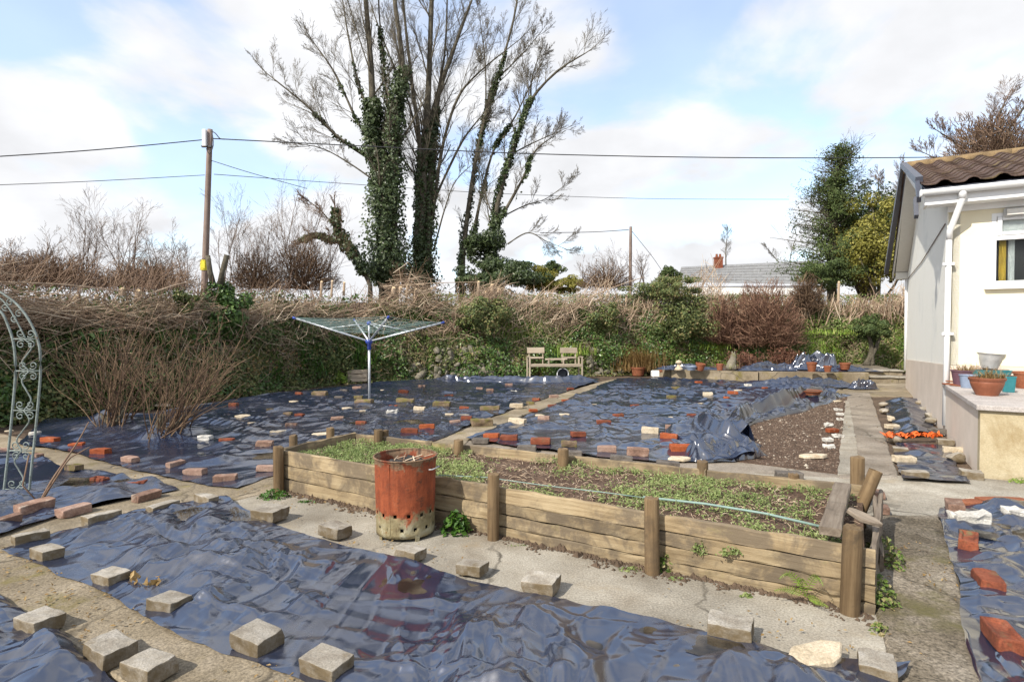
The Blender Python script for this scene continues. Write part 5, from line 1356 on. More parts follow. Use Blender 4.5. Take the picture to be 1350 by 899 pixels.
def spiral(c, r0, turns, start, sgn, pl=(1, 0, 0)):
    t = np.linspace(0, 1, 26); ang = start + sgn * turns * 2 * np.pi * t; rr = r0 * (1 - .78 * t)
    return c + np.stack([rr * np.cos(ang), 0 * t, rr * np.sin(ang)], 1)
rung = [(447, 17, 51), (489, 20.5, 53.5), (541, 16, 50), (594, 11, 44), (645, 6, 39)]
rr_ = []
for k, (y, x0, x1) in enumerate(rung):
    a, b_ = P(x0, y, AY), P(x1, y, AY); rr_.append((a, b_))
    mb = MB(); tubes(mb, [a, b_], .006, 6); mb.build('rung', M['iron'], t_, smooth=True)
    c = (a + b_) / 2
    for sx in (-1, 1):
        for sz in (-1, 1):
            if k == 4 and sz > 0 and sx > 0: pass
            cc_ = c + np.array((sx * .042, 0, sz * .047))
            mb = MB(); tubes(mb, spiral(cc_, .037, 1.3, math.atan2(-sz * 1.0, -sx * 1.0), sx * sz), .005, 5); mb.build('scroll', M['iron'], t_, smooth=True)
for k in range(len(rr_) - 1):
    (a0, b0), (a1, b1) = rr_[k], rr_[k + 1]
    c0, c1 = (a0 + b0) / 2, (a1 + b1) / 2; s = 1 if k % 2 else -1
    w = np.array((.05 * s, 0, 0))
    pts = smooth_poly(np.array([c0 + w * .2, c0 * .75 + c1 * .25 - w * .9, (c0 + c1) / 2, c0 * .25 + c1 * .75 + w * .9, c1 - w * .2]), 18)
    mb = MB(); tubes(mb, pts, .006, 6); mb.build('scroll_bar', M['iron'], t_, smooth=True)
c0 = P(34, 447, AY); mb = MB(); tubes(mb, smooth_poly(np.array([c0, P(20, 420, AY), P(2, 395, AY), P(-30, 378, AY), P(-62, 366, AY)]), 20), .006, 6); mb.build('scroll_bar', M['iron'], t_, smooth=True)
for (x, y) in ((22, 417), (10, 402), (-12, 390)):
    for s in (-1, 1):
        mb = MB(); tubes(mb, spiral(P(x, y, AY) + (0.02 * s, 0, .02 * s), .032, 1.2, 1.0 * s, s), .005, 5); mb.build('scroll', M['iron'], t_, smooth=True)

# dead forked branch on the arch sheet, dead leaves on the front sheet
b0 = G(52, 664, .05)
t_ = thing('dead_branch', 'dead forked branch sticking up out of the sheet beside the arch', 'branch', b0)
yb = b0[1]
mb = MB(); tubes(mb, smooth_poly([b0, P(68, 634, yb), P(86, 607, yb + .1), P(104, 580, yb + .2), P(117, 556, yb + .3)], 14), np.linspace(.011, .004, 14), 6); mb.build('limb', M['scrub'], t_, smooth=True)
mb = MB(); tubes(mb, smooth_poly([b0, P(70, 636, yb), P(90, 606, yb + .1), P(104, 597, yb + .1), P(118, 589, yb + .1)], 12), np.linspace(.01, .003, 12), 6); mb.build('limb', M['scrub'], t_, smooth=True)
mb = MB(); tubes(mb, [b0, P(30, 640, yb), P(38, 600, yb)], .006, 5); mb.build('limb', M['scrub'], t_, smooth=True)
mb = MB(); p = np.array([G(178, 755, .08), G(176, 760, .08), G(182, 764, .07), G(196, 769, .07), G(205, 768, .07), G(212, 764, .07)]); p = np.repeat(p, 4, 0) + rg.normal(size=(24, 3)) * (.02, .02, .008)
leaves(mb, p, None, .045, .6, tilt=2); setp(mb.build('dead_leaves', M['drygrass'], None, p[0]), 'few curled dead leaves beside a block on the front sheet', 'dead leaves', kind='stuff')
# soil plot with pebbles
slab('soil_plot', [(1012, 616), (930, 606), (900, 578), (985, 545), (1080, 522), (1117, 524), (1106, 628)], .024, M['soil'], bev=0)
mb = MB(); r = np.random.default_rng(12)
sp_ = poly_world([(1012, 616), (930, 600), (930, 575), (985, 548), (1090, 522), (1115, 524), (1105, 626)])
p = r.uniform(sp_.min(0), sp_.max(0), (60000, 2)); p = p[inside(sp_, p[:, 0], p[:, 1])][:14000]
P3 = np.column_stack([p, np.full(len(p), .026)])
sz = r.gamma(2, .0028, len(p)) + .003
oc = np.array([(1, 0, 0), (-1, 0, 0), (0, 1, 0), (0, -1, 0), (0, 0, .8), (0, 0, -.8)], float)
vv = P3[:, None] + oc[None] * sz[:, None, None] * r.uniform(.6, 1.4, (len(p), 6, 1)); k = np.arange(len(p))[:, None, None] * 6
tt = (k + np.array([(0, 2, 4), (2, 1, 4), (1, 3, 4), (3, 0, 4)])[None]).reshape(-1, 3)
m, t, b = newmat('soil_crumb'); ge = nd(t, 'ShaderNodeNewGeometry')
t.links.new(ramp_node(t, ge.outputs['Random Per Island'], [(0, (.045, .03, .02)), (.7, (.12, .08, .056)), (.93, (.19, .14, .1)), (.99, (.4, .35, .28))]), b.inputs['Base Color']); b.inputs['Roughness'].default_value = .95
M['crumb'] = m
setp(MB().add(vv.reshape(-1, 3), None, tt).build('soil_crumbs', m, None), 'small clods and pebbles scattered on the bare soil plot', 'pebbles', kind='stuff')
# earth and bits gathered along the foot of the boards
r = np.random.default_rng(22); n = 2600
a = r.uniform(0, 1.02, n); p = FL + (FR - FL) * a[:, None] + fn * (.018 + r.gamma(1.2, .022, n))[:, None] * (.6 + .7 * (vn(a * 30, a * 0, 3) > 0))[:, None]
p[:, 2] = .024; sz = r.gamma(2, .0035, n) + .003
vv = p[:, None] + oc[None] * sz[:, None, None] * r.uniform(.6, 1.4, (n, 6, 1)); k = np.arange(n)[:, None, None] * 6
tt = (k + np.array([(0, 2, 4), (2, 1, 4), (1, 3, 4), (3, 0, 4)])[None]).reshape(-1, 3)
mb = MB().add(vv.reshape(-1, 3), None, tt, 0)
setp(mb.build('foot_crumbs', [M['earth']], None), 'dark earth and crumbs gathered along the foot of the bed boards', 'earth crumbs', kind='stuff')
# leaves and moss crumbs lying on the concrete
r = np.random.default_rng(77); mb = MB()
for poly_, n in (([(290, 655), (430, 640), (640, 735), (1100, 830), (1160, 880), (1000, 880), (690, 800), (440, 735)], 260), ([(0, 728), (340, 878), (560, 973), (420, 990), (160, 905), (0, 798)], 220), ([(1150, 700), (1240, 690), (1290, 899), (1165, 860)], 160), ([(1110, 630), (1117, 522), (1147, 522), (1180, 630)], 90), ([(60, 590), (300, 645), (240, 654), (50, 604)], 60)):
    w_ = poly_world(poly_); p = r.uniform(w_.min(0), w_.max(0), (n * 6, 2)); p = p[inside(w_, p[:, 0], p[:, 1])][:n]
    k = vn(p[:, 0] * 2, p[:, 1] * 2, 9) > -.15; p = p[k]
    leaves(mb, np.column_stack([p, np.full(len(p), .044)]), np.tile((0, 0, 1.0), (len(p), 1)), .022, .5, tilt=.5, r=r)
setp(mb.build('leaf_litter', M['drygrass'], None), 'small dead leaves scattered thinly over the concrete paths', 'leaf litter', kind='stuff')
# orange netting
ng = G(1178, 578, .09)
mb = MB(); yy, xx = np.mgrid[0:1:18j, 0:1:44j]
L0 = G(1166, 579, .08); L1 = G(1240, 578, .06); wv = np.array((-.1, .2, 0))
base = L0 + (L1 - L0) * xx[..., None] + np.array((.02, .16, 0)) * (yy[..., None] - .5) * (1.2 - .7 * xx[..., None])
base[..., 2] += .03 + .055 * np.abs(vn(xx * 7, yy * 3, 5)) + .03 * vn(xx * 18, yy * 6, 6); base[..., 1] += .03 * vn(xx * 9, yy * 3, 8)
i = np.arange(xx.size).reshape(xx.shape); q = np.stack([i[:-1, :-1], i[:-1, 1:], i[1:, 1:], i[1:, :-1]], -1).reshape(-1, 4)
keep = vn((q % 44)[:, 0] * .9, (q // 44)[:, 0] * .9, 12) > -.45
setp(MB().add(base, q[keep]).build('orange_netting', M['orange_net'], None, ng), 'crumpled torn orange plastic netting across the house strip', 'netting')
# ------------------------------------------------------------------ the bungalow on the right and its terrace
K = G(1245, 573); T0 = G(1291, 629)
hu = (K - T0); hu /= np.linalg.norm(hu); hv = np.array((hu[1], -hu[0], 0))
HM = np.stack([hv, hu, (0, 0, 1)], 1)                     # house axes: x along the front, y back, z up
H = lambda s, t, z: K + hv * s + hu * t + np.array((0, 0, z))
house = thing('bungalow', 'cream bungalow with brown tiled roof and white gutters on the right', 'house', K)
HL = 7.3; EZ = 3.28; BZ = 2.86; RT = 3.75; RZ = 4.62
def hbox(name, s0, s1, t0, t1, z0, z1, mat, parent=house, bev=0):
    mb = MB(); box(mb, H((s0 + s1) / 2, (t0 + t1) / 2, (z0 + z1) / 2), (s1 - s0, t1 - t0, z1 - z0), HM)
    o = mb.build(name, mat, parent)
    if bev:
        md = o.modifiers.new('edge', 'BEVEL'); md.width = bev; md.segments = 2
    return o
W0, W1, WZ0, WZ1 = .47, 1.75, 2.05, 3.0                    # window opening
def prism(name, poly, d0, d1, mat, parent=house, axis='s'):
    """polygon in (t, z) pushed along s, or in (s, z) pushed along t"""
    n = len(poly)
    f = (lambda a, z, d: H(d, a, z)) if axis == 's' else (lambda a, z, d: H(a, d, z))
    bm = bmesh.new()
    A = [bm.verts.new(f(a, z, d0)) for a, z in poly]; B_ = [bm.verts.new(f(a, z, d1)) for a, z in poly]
    bm.faces.new(A); bm.faces.new(B_[::-1])
    for i in range(n): bm.faces.new((A[i], B_[i], B_[(i + 1) % n], A[(i + 1) % n]))
    bmesh.ops.recalc_face_normals(bm, faces=bm.faces)
    for v in bm.verts: v.co -= Vector(ORG[parent.name])
    me = bpy.data.meshes.new(name); bm.to_mesh(me); bm.free(); me.materials.append(mat)
    o = bpy.data.objects.new(name, me); place(o, ORG[parent.name], parent); return o
PZ = .97
front = [(0.012, W0, PZ, EZ), (W1, 9, PZ, EZ), (W0, W1, PZ, WZ0), (W0, W1, WZ1, EZ)]
mb = MB()
for s0, s1, z0, z1 in front: box(mb, H((s0 + s1) / 2, .06, (z0 + z1) / 2), (s1 - s0, .12, z1 - z0), HM)
mb.build('front_wall', M['render_cream'], house)
prism('gable_wall', [(0, PZ), (HL, .72), (HL, BZ), (RT, RZ - .1), (0.0, EZ)], 0, .14, M['render_grey'])
prism('plinth', [(-.012, -.1), (HL + .012, -.1), (HL + .012, .715), (-.012, .965)], -.018, .15, M['plinth'])
hbox('plinth', .15, 9, -.018, .12, -.1, .966, M['plinth'])
hbox('rear_wall', .14, 9, HL - .12, HL, 0, BZ, M['render_grey'])
prism('gable_wall', [(0, 0), (HL, 0), (HL, BZ), (RT, RZ - .1), (0, EZ)], 8.9, 9, M['render_grey'])
hbox('room', .2, 8.8, .125, .5, 1.9, 3.1, M['room'])
# window
win = hbox('window', W0, W1, .03, .035, WZ0, WZ0 + .004, M['white_pvc'])
def wbar(s0, s1, z0, z1, t0=.0, t1=.07, nm='window_frame', mat='white_pvc'): return hbox(nm, s0, s1, t0, t1, z0, z1, M[mat], win, .006)
wbar(W0, W0 + .055, WZ0, WZ1); wbar(W1 - .055, W1, WZ0, WZ1); wbar(W0 + .055, W1 - .055, WZ1 - .055, WZ1); wbar(W0 + .055, W1 - .055, WZ0, WZ0 + .05)
TZ = 2.67
wbar(W0 + .055, W1 - .055, TZ - .03, TZ + .03)
wbar(W0 + .06, W0 + .11, TZ + .031, WZ1 - .056, -.012, .05, 'sash'); wbar(W0 + .111, W1 - .06, TZ + .031, TZ + .075, -.012, .05, 'sash'); wbar(W0 + .111, W1 - .06, WZ1 - .1, WZ1 - .056, -.012, .05, 'sash')
hbox('window_pane', W0 + .11, W1 - .06, .02, .026, TZ + .07, WZ1 - .09, M['glass'], win)
hbox('window_pane', W0 + .05, W1 - .05, .03, .036, WZ0 + .045, TZ - .025, M['glass'], win)
hbox('window_sill', W0 - .07, W1 + .07, -.07, .02, WZ0 - .06, WZ0 - .002, M['white_pvc'], win, .006)
for k, (s0, s1, mt) in enumerate(((.565, .64, 'curtain'), (.66, .73, 'net_white'))):
    s = np.linspace(s0, s1, 20); zz = np.array([WZ0 + .02, TZ])
    g = np.array([[H(a, .1 + .012 * math.sin(a * 260), z) for a in s] for z in zz]); i = np.arange(40).reshape(2, 20)
    q = np.stack([i[0, :-1], i[0, 1:], i[1, 1:], i[1, :-1]], -1)
    MB().add(g.reshape(-1, 3), q).build('curtain', M[mt], house, smooth=True)['label'] = ('yellow curtain', 'white net curtain')[k]
hbox('blind', W0 + .1, W1 - .06, .05, .055, TZ + .05, WZ1 - .06, M['net_white'])
# roof: front slope tile by tile, rear slope
OV = .32; VS = -.31
def slope(t): return EZ + .1 + (RZ - EZ - .1) * (t + OV) / (RT + OV)
sl_len = math.hypot(RT + OV, RZ - EZ - .1); rdir = (H(0, RT, RZ) - H(0, -OV, EZ + .1)); rdir /= np.linalg.norm(rdir)
rnm = np.cross(hv, rdir)
prism('roof_deck', [(-OV, EZ + .02), (RT, RZ - .09), (HL + .35, BZ + .02), (HL + .35, BZ + .07), (RT, RZ - .03), (-OV, EZ + .08)], VS + .03, 9.3, M['slate_pvc'])
prof = [(-.15, .012), (-.11, .0), (-.03, .0), (.0, .012), (.035, .045), (.075, .055), (.115, .045), (.15, .012)]
tm = MB(); v = []
for y0, dz in ((0, .028), (.36, .004)):
    v += [(x, y0, z + dz) for x, z in prof]
for y0, dz in ((0, .010), (.36, -.01)):
    v += [(x, y0, z + dz) for x, z in prof]
n = len(prof); q = []
for i in range(n - 1):
    q += [(i, i + 1, n + i + 1, n + i), (2 * n + i + 1, 2 * n + i, 3 * n + i, 3 * n + i + 1), (2 * n + i, 2 * n + i + 1, i + 1, i), (n + i, n + i + 1, 3 * n + i + 1, 3 * n + i)]
q += [(2 * n, 0, n, 3 * n), (n - 1, 3 * n - 1, 4 * n - 1, 2 * n - 1)]
tme = tm.add(np.array(v), q).mesh('roof_tile', M['tile'], False); tme.set_sharp_from_angle(angle=R(35))
TM = Matrix(np.stack([hv, rdir, rnm], 1).tolist()).to_euler()
rows = int(sl_len / .31) + 1; cols = 20; r = random.Random(2)
roof_anchor = house
for j in range(rows):
    for i in range(cols):
        o = bpy.data.objects.new('roof_tile', tme)
        p = H(VS + .16 + .3 * i, -OV - .04, EZ + .09) + rdir * (.31 * j) + rnm * (.004 + r.uniform(0, .006))
        place(o, p, house); o.rotation_euler = TM; o.rotation_euler.z += r.uniform(-.012, .012)
mb = MB(); prm = [H(VS, RT, RZ + .02), H(9.3, RT, RZ + .02)]
for k in range(24):
    a = H(VS + .4 * k, RT, RZ + .0); tubes(mb2 := MB(), [a, a + hv * .405], [.115, .122], 12); mb2.build('ridge_tile', M['ridge'], house, smooth=True)
# rear slope as one sheet of tiles
prism('rear_roof', [(RT, RZ - .02), (HL + .4, BZ + .08), (HL + .4, BZ + .11), (RT, RZ + .02)], VS, 9.3, M['tile'])
# verge: dark dry-verge trim on both slopes, white soffit and barge board
def rail(name, a, b_, w, h, mat, up=(0, 0, 1)):
    mb = MB(); bar(mb, a, b_, w, h, 0, up); return mb.build(name, mat, house)
va, vb, vc = H(VS, -OV - .03, EZ + .12), H(VS, RT, RZ + .06), H(VS - .12, HL + .5, BZ + .08)
rail('verge_trim', va + hu * .55 + (0, 0, .19), vb, .09, .1, M['slate_pvc']); rail('verge_trim', vb, vc, .09, .13, M['slate_pvc'])
rail('verge_trim', H(VS - .02, -.1, EZ - .02), H(VS - .02, .28, EZ + .32), .05, .09, M['slate_pvc'])
rail('verge_trim', H(VS - .05, -.12, EZ - .26), H(VS - .05, .02, EZ + .02), .05, .09, M['slate_pvc'])
rail('barge_board', H(VS + .06, -.1, EZ + .0), H(VS + .06, RT, RZ - .07), .025, .17, M['soffit']); rail('barge_board', H(VS + .06, RT, RZ - .07), H(VS + .02, HL + .42, BZ - .02), .025, .17, M['soffit'])
for (a0, z0, a1, z1) in ((-.02, EZ - .03, RT, RZ - .16), (RT, RZ - .16, HL + .38, BZ - .1)):
    g = [H(VS + .06, a0, z0), H(0, a0, z0), H(0, a1, z1), H(VS + .06, a1, z1)]
    g = np.array(g + [x + (0, 0, .015) for x in g]); MB().add(g, [(3, 2, 1, 0), (4, 5, 6, 7), (0, 1, 5, 4), (1, 2, 6, 5), (2, 3, 7, 6), (3, 0, 4, 7)]).build('soffit', M['soffit'], house)
hbox('box_end', VS + .07, .0, HL + .05, HL + .36, BZ - .14, BZ + .02, M['soffit'])
# front fascia, boxed soffit, gutter
hbox('fascia', VS + .03, 9.2, -OV + .04, -OV + .07, EZ - .14, EZ + .06, M['white_pvc'])
hbox('soffit', VS + .05, 9.2, -OV + .071, -.002, EZ - .14, EZ - .125, M['white_pvc'])
hbox('box_end', VS + .03, VS + .06, -OV + .072, .0, EZ - .15, EZ + .05, M['soffit'])
hbox('frieze_board', .0, 9.2, -.03, -.003, EZ - .22, EZ - .141, M['white_pvc'])
an = np.linspace(-.2, math.pi + .2, 12)
pr = [(math.cos(a) * .058, -math.sin(a) * .058) for a in an]
gv = np.array([[H(s, -OV - .025 + a, EZ + .035 + z) for a, z in pr] for s in (VS - .02, 9.2)]); i = np.arange(24).reshape(2, 12)
o = MB().add(gv.reshape(-1, 3), np.stack([i[0, :-1], i[0, 1:], i[1, 1:], i[1, :-1]], -1)).build('gutter', M['white_pvc'], house, smooth=True)
o.modifiers.new('thickness', 'SOLIDIFY').thickness = .004
for s in (VS - .02, 1.05):
    mb = MB(); bar(mb, H(s - .012, -OV - .025, EZ + .012), H(s + .012, -OV - .025, EZ + .012), .12, .075); mb.build('gutter_bracket', M['white_pvc'], house)
# downpipe with swan neck at the corner
dp = [H(.12, -OV - .02, EZ + .0), H(.12, -OV - .02, EZ - .1), H(.02, -.08, EZ - .48), H(0.015, -.06, EZ - .6), H(0.0, -.06, .14)]
mb = MB(); tubes(mb, dp[:4], .037, 12); mb.build('swan_neck', M['white_pvc'], house, smooth=True)
mb = MB(); tubes(mb, dp[3:], .035, 12); mb.build('downpipe', M['white_pvc'], house, smooth=True)
mb = MB(); tubes(mb, [H(.12, -OV - .02, EZ + .05), H(.12, -OV - .02, EZ - .1)], .045, 12); mb.build('gutter_outlet', M['white_pvc'], house, smooth=True)
for z in (2.35, 1.4):
    mb = MB(); box(mb, H(0.01, -.055, z), (.13, .09, .035), HM); mb.build('pipe_clip', M['white_pvc'], house)
mb = MB(); tubes(mb, [H(-.0, HL + .2, BZ), H(-.02, HL + .12, BZ - .25), H(-.02, HL + .06, BZ - .4), H(-.02, HL + .06, .45)], .038, 10); mb.build('downpipe', M['white_pvc'], house, smooth=True)
mb = MB(); tubes(mb, [H(-.012, .12, EZ - .35), H(-.012, 3.6, 2.75), H(-.012, HL - .1, 2.15 + .55)], .008, 5); mb.build('cable', M['pole'], house)
# bulkhead lamp, unlit
mb = MB(); box(mb, H(.72, -.03, EZ - .29), (.27, .06, .12), HM); lp = mb.build('wall_lamp', M['galv'], house); lp.modifiers.new('edge', 'BEVEL').width = .02
mb = MB(); box(mb, H(.72, -.07, EZ - .29), (.21, .03, .075), HM); mb.build('lamp_glass', M['soffit'], lp)

# terrace
TL = float(np.linalg.norm(T0 - K)); TH = .715
ter = thing('terrace', 'raised concrete terrace with stained cream front beside the house', 'terrace', T0)
def tbox(name, s0, s1, t0, t1, z0, z1, mat, bev=0):
    mb = MB(); box(mb, H((s0 + s1) / 2, (t0 + t1) / 2, (z0 + z1) / 2), (s1 - s0, t1 - t0, z1 - z0), HM); o = mb.build(name, mat, ter)
    if bev: md = o.modifiers.new('edge', 'BEVEL'); md.width = bev; md.segments = 2
    return o
tbox('front_face', .0, 8, -TL, -TL + .12, -.05, TH - .05, M['terr_front'])
tbox('side_face', .0, .12, -TL + .121, -.02, -.05, TH - .05, M['plinth'])
for i in range(8):
    for j in range(5):
        s0, s1 = -.035 + i * .6, .56 + i * .6; t0, t1 = -TL - .04 + j * .54, -TL + .496 + j * .54
        if t1 > -.02: t1 = -.022
        tbox('paving_slab', s0, s1, t0, t1, TH - .05 + .0005 * ((i * 3 + j) % 4), TH + .0008 * ((i + 2 * j) % 5), M['paving'], .006)

# things on the terrace
def pot(name, label, px, py, prof, mat, group='pots on the terrace', z=TH + .002, ex=1.0, yaw=0, fill=None, tilt=(0, 0), n=28):
    c = G(px, py, z)
    mb = MB(); lathe(mb, prof, n, (0, 0, 0), 0, ex)
    t = thing(name, label, name.split('_')[-1] if name != 'plant_trough' else 'trough', c, group)
    o = mb.build('body', mat, t, (0, 0, 0), smooth=True); o.location = (0, 0, 0)
    for p_ in o.data.polygons: pass
    o.data.set_sharp_from_angle(angle=R(50)); o.rotation_euler = (tilt[0], tilt[1], yaw)
    zt = prof[-1][1] if fill is None else fill
    rt = max(p_[0] for p_ in prof) * .86
    if fill is not False:
        f = MB(); lathe(f, [(.0005, zt), (rt, zt)], n, (0, 0, 0), 0, ex); s = f.build('soil', M['soil'], t, (0, 0, 0)); s.location = (0, 0, 0); s.rotation_euler = (tilt[0], tilt[1], yaw)
    return t, c
def ring(r0, r1, z0, z1, th=.012): return [(r0 * .0 + .001, z0), (r0, z0), (r1, z1), (r1 - th, z1), (r1 - th - .002, z1 - .03)]
t_, c_ = pot('brown_pot', 'round brown ribbed flower pot with dry grass in front of the teal trough', 1301, 521, [(.001, 0), (.1, 0), (.107, .02), (.135, .08), (.15, .125), (.155, .15), (.153, .155), (.168, .175), (.172, .195), (.16, .2), (.155, .175)], M['brownpot'], fill=.18)
mb = MB(); p = c_ + rg.normal(size=(150, 3)) * (.07, .06, 0) + (.05, 0, .18); blades(mb, p, .13, .007, 1.6); mb.build('dry_grass', M['drygrass'], t_)['kind'] = 'stuff'
def trough(name, label, px, py, L_, Wd, Hh, yaw, mat, z=TH + .002):
    c = G(px, py, z); t = thing(name, label, 'trough', c, 'pots on the terrace')
    bm = bmesh.new(); bmesh.ops.create_cube(bm, size=1)
    for v in bm.verts:
        k = 1.0 if v.co.z > 0 else .78
        v.co = Vector((v.co.x * L_ * k, v.co.y * Wd * k, (v.co.z + .5) * Hh))
    top = [f for f in bm.faces if f.normal.z > .9]
    bmesh.ops.inset_region(bm, faces=top, thickness=.018); bmesh.ops.inset_region(bm, faces=top, thickness=.004, depth=-.05)
    bmesh.ops.bevel(bm, geom=list(bm.edges), offset=.006, segments=2, affect='EDGES')
    me = bpy.data.meshes.new('body'); bm.to_mesh(me); bm.free(); me.materials.append(mat)
    o = bpy.data.objects.new('body', me); place(o, c, t); o.rotation_euler = (0, 0, yaw)
    mb = MB(); box(mb, (0, 0, Hh - .007), (L_ * 1.02, Wd * 1.03, .014)); r_ = mb.build('rim', mat, t, (0, 0, 0)); r_.location = (0, 0, 0); r_.rotation_euler = (0, 0, yaw)
    mb = MB(); box(mb, (0, 0, Hh - .004), (L_ * .9, Wd * .86, .012)); r_ = mb.build('soil', M['soil'], t, (0, 0, 0)); r_.location = (0, 0, .004); r_.rotation_euler = (0, 0, yaw)
    return t, c
vang = math.atan2(hv[1], hv[0])
t_, c_ = trough('plant_trough', 'long teal glazed plant trough carrying the galvanised bucket', 1302, 507, .44, .22, .2, vang + .25, M['teal'])
mb = MB(); p = c_ + rg.normal(size=(90, 3)) * (.12, .06, 0) + (-.05, 0, .19); blades(mb, p, .1, .006, 1.3); mb.build('dry_grass', M['drygrass'], t_)['kind'] = 'stuff'
trough('plant_trough', 'short teal trough standing right of the brown pot', 1329, 517, .13, .13, .19, vang, M['teal'])
t_, c_ = pot('plum_pot', 'plum coloured pot leaning at the left of the teal trough', 1268, 509, [(.001, 0), (.085, 0), (.115, .19), (.125, .195), (.125, .21), (.112, .21), (.108, .19)], M['plum'], fill=.19)
mb = MB(); p = c_ + rg.normal(size=(60, 3)) * (.05, .05, 0) + (0, 0, .19); blades(mb, p, .12, .006, 1.2); mb.build('dry_grass', M['drygrass'], t_)['kind'] = 'stuff'
pot('lilac_pot', 'pale blue grey pot tucked between plum pot and teal trough', 1276, 511, [(.001, 0), (.07, 0), (.09, .15), (.098, .155), (.098, .165), (.086, .165), (.083, .15)], M['lilac'], fill=.15)
pot('terracotta_pot', 'terracotta pot on the terrace cut by the right edge of the picture', 1352, 512, [(.001, 0), (.09, 0), (.12, .18), (.13, .185), (.13, .21), (.116, .21), (.11, .18)], M['terracotta'], fill=.18)
# galvanised bucket standing on the trough
bz = TH + .2; c_ = G(1303, 507, TH); c_ = c_ + (0, 0, .215)
t_ = thing('galvanised_bucket', 'dented galvanised metal bucket standing on the teal trough', 'bucket', c_, 'pots on the terrace')
mb = MB(); lathe(mb, [(.001, .004), (.1, .004), (.1, 0), (.104, .012), (.125, .12), (.128, .124), (.131, .17), (.15, .205), (.157, .21), (.155, .216), (.147, .208), (.122, .17), (.096, .012), (.001, .01)], 32, c_); o = mb.build('body', M['galv'], t_, smooth=True); o.rotation_euler = (R(4), R(3), 0)
mb = MB(); a = np.linspace(0, math.pi, 14); tubes(mb, np.stack([.17 + .06 * np.sin(a), 0 * a, .1 + .1 * np.cos(a)], 1) + c_, .005, 6); mb.build('handle', M['galv'], t_, smooth=True)
# clay tiles stacked at the terrace corner
for k, (x, y, yaw, dz) in enumerate(((1258, 507, .2, 0), (1268, 509, -.25, 0), (1262, 506, .5, .018))):
    o = bpy.data.objects.new('clay_tile', _cache.get(('tile', 0)) or list(_cache.values())[0]); place(o, G(x, y, TH + .003) + (-.03, -.02, dz), None)
    o.rotation_euler = (0, .05 * k, vang + yaw); o.scale = (1.1, .6, .6)
    setp(o, ('broken red clay tile lying lowest at the terrace corner', 'broken red clay tile lying against the plum pot', 'broken red clay tile lying across the other two')[k], 'tile', 'clay tiles on the terrace')

# ------------------------------------------------------------------ low wall at the far end, steps, things along it
wz = .29
lw = [(872, 497), (886, 500), (1000, 504), (1143, 505)]
wp = poly_world(lw)
back = wp + np.array((0.3, 3.2)); poly = np.vstack([wp, back[::-1]])
t_ = thing('low_wall', 'low stained concrete wall holding the bed at the far end', 'wall', (*wp[1], 0))
for k in range(len(wp) - 1):
    n_ = max(1, int(np.linalg.norm(wp[k + 1] - wp[k]) / 2.0))
    for i in range(n_):
        a = wp[k] + (wp[k + 1] - wp[k]) * (i / n_); b_ = wp[k] + (wp[k + 1] - wp[k]) * ((i + .993) / n_)
        plank('wall_block', (*a, wz / 2 - .03), (*b_, wz / 2 - .03), .22, wz + .06 + .006 * ((i + k) % 2), M['conc_path'], t_, seg=5, rough=.006, seed=k * 9 + i)
slab('upper_soil', [tuple(x) for x in poly], wz - .03, M['earth'], world=True, thick=.3)
sw = G(1146, 505); se = G(1200, 506)
t_ = thing('garden_steps', 'two shallow stone steps by the far corner of the house', 'steps', sw)
for k in range(2):
    plank('step', sw + (0.0, .2 + .4 * k, .075 + .15 * k), se + (.1, .2 + .4 * k, .075 + .15 * k), .42, .15, M['conc_path'], t_, seed=k, seg=6, rough=.005)
    plank('tread', sw + (-.02, .18 + .4 * k, .17 + .15 * k), se + (.12, .18 + .4 * k, .17 + .15 * k), .46, .04, M['conc_pale'], t_, seed=k + 4, seg=6, rough=.004)
tpz = [tuple(x[:2]) for x in (sw + (0, .75, 0), se + (.2, .75, 0), se + (1.5, 4, 0), sw + (.6, 4, 0))]
slab('upper_path', tpz, .3, M['conc_dark'], world=True, thick=.35)
# crumpled sheets on the low wall bed
def heap(label, px, py, z, rx, ry, hh, seed, mat='plastic', rot=0):
    c = G(px, py, z); yy, xx = np.mgrid[-1:1:60j, -1:1:90j]
    e = np.clip(1 - np.maximum(np.abs(xx), np.abs(yy)) ** 4, 0, 1)
    rr_ = np.random.default_rng(seed); h = np.zeros_like(xx)
    wx, wy = xx + .25 * vn(xx * 2, yy * 2, seed + 2), yy + .25 * vn(xx * 2, yy * 2, seed + 3)
    for _ in range(16):                                     # overlapping bent folds
        a = rr_.uniform(0, math.pi); cx_, cy2 = rr_.uniform(-.6, .6), rr_.uniform(-.5, .5)
        d1 = (wx - cx_) * math.cos(a) + (wy - cy2) * math.sin(a); d2 = -(wx - cx_) * math.sin(a) + (wy - cy2) * math.cos(a)
        h = np.maximum(h, rr_.uniform(.35, 1) * np.clip(1 - np.abs(d1) / rr_.uniform(.1, .3), 0, 1) ** .7 * np.clip(1.2 - np.abs(d2) / rr_.uniform(.3, .9), 0, 1))
    h = hh * e * h + e * wrinkle(xx * rx + seed, yy * ry, seed, .4) * 2.2
    X = rx * xx * (1 + .2 * vn(xx, yy * 2, seed + 3)); Yv = ry * yy * (1 + .2 * vn(xx * 2, yy, seed + 4)) - h * .25
    i = np.arange(xx.size).reshape(xx.shape); q = np.stack([i[:-1, :-1], i[:-1, 1:], i[1:, 1:], i[1:, :-1]], -1).reshape(-1, 4)
    v = np.stack([X, Yv, h + .01], -1).reshape(-1, 3) @ rotz(rot).T + c
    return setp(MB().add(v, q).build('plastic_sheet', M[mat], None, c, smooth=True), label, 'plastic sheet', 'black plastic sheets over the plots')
heap('tall crumpled heap of black sheet on the low wall bed before the clipped bush', 1070, 486, wz, .8, .5, .5, 5)
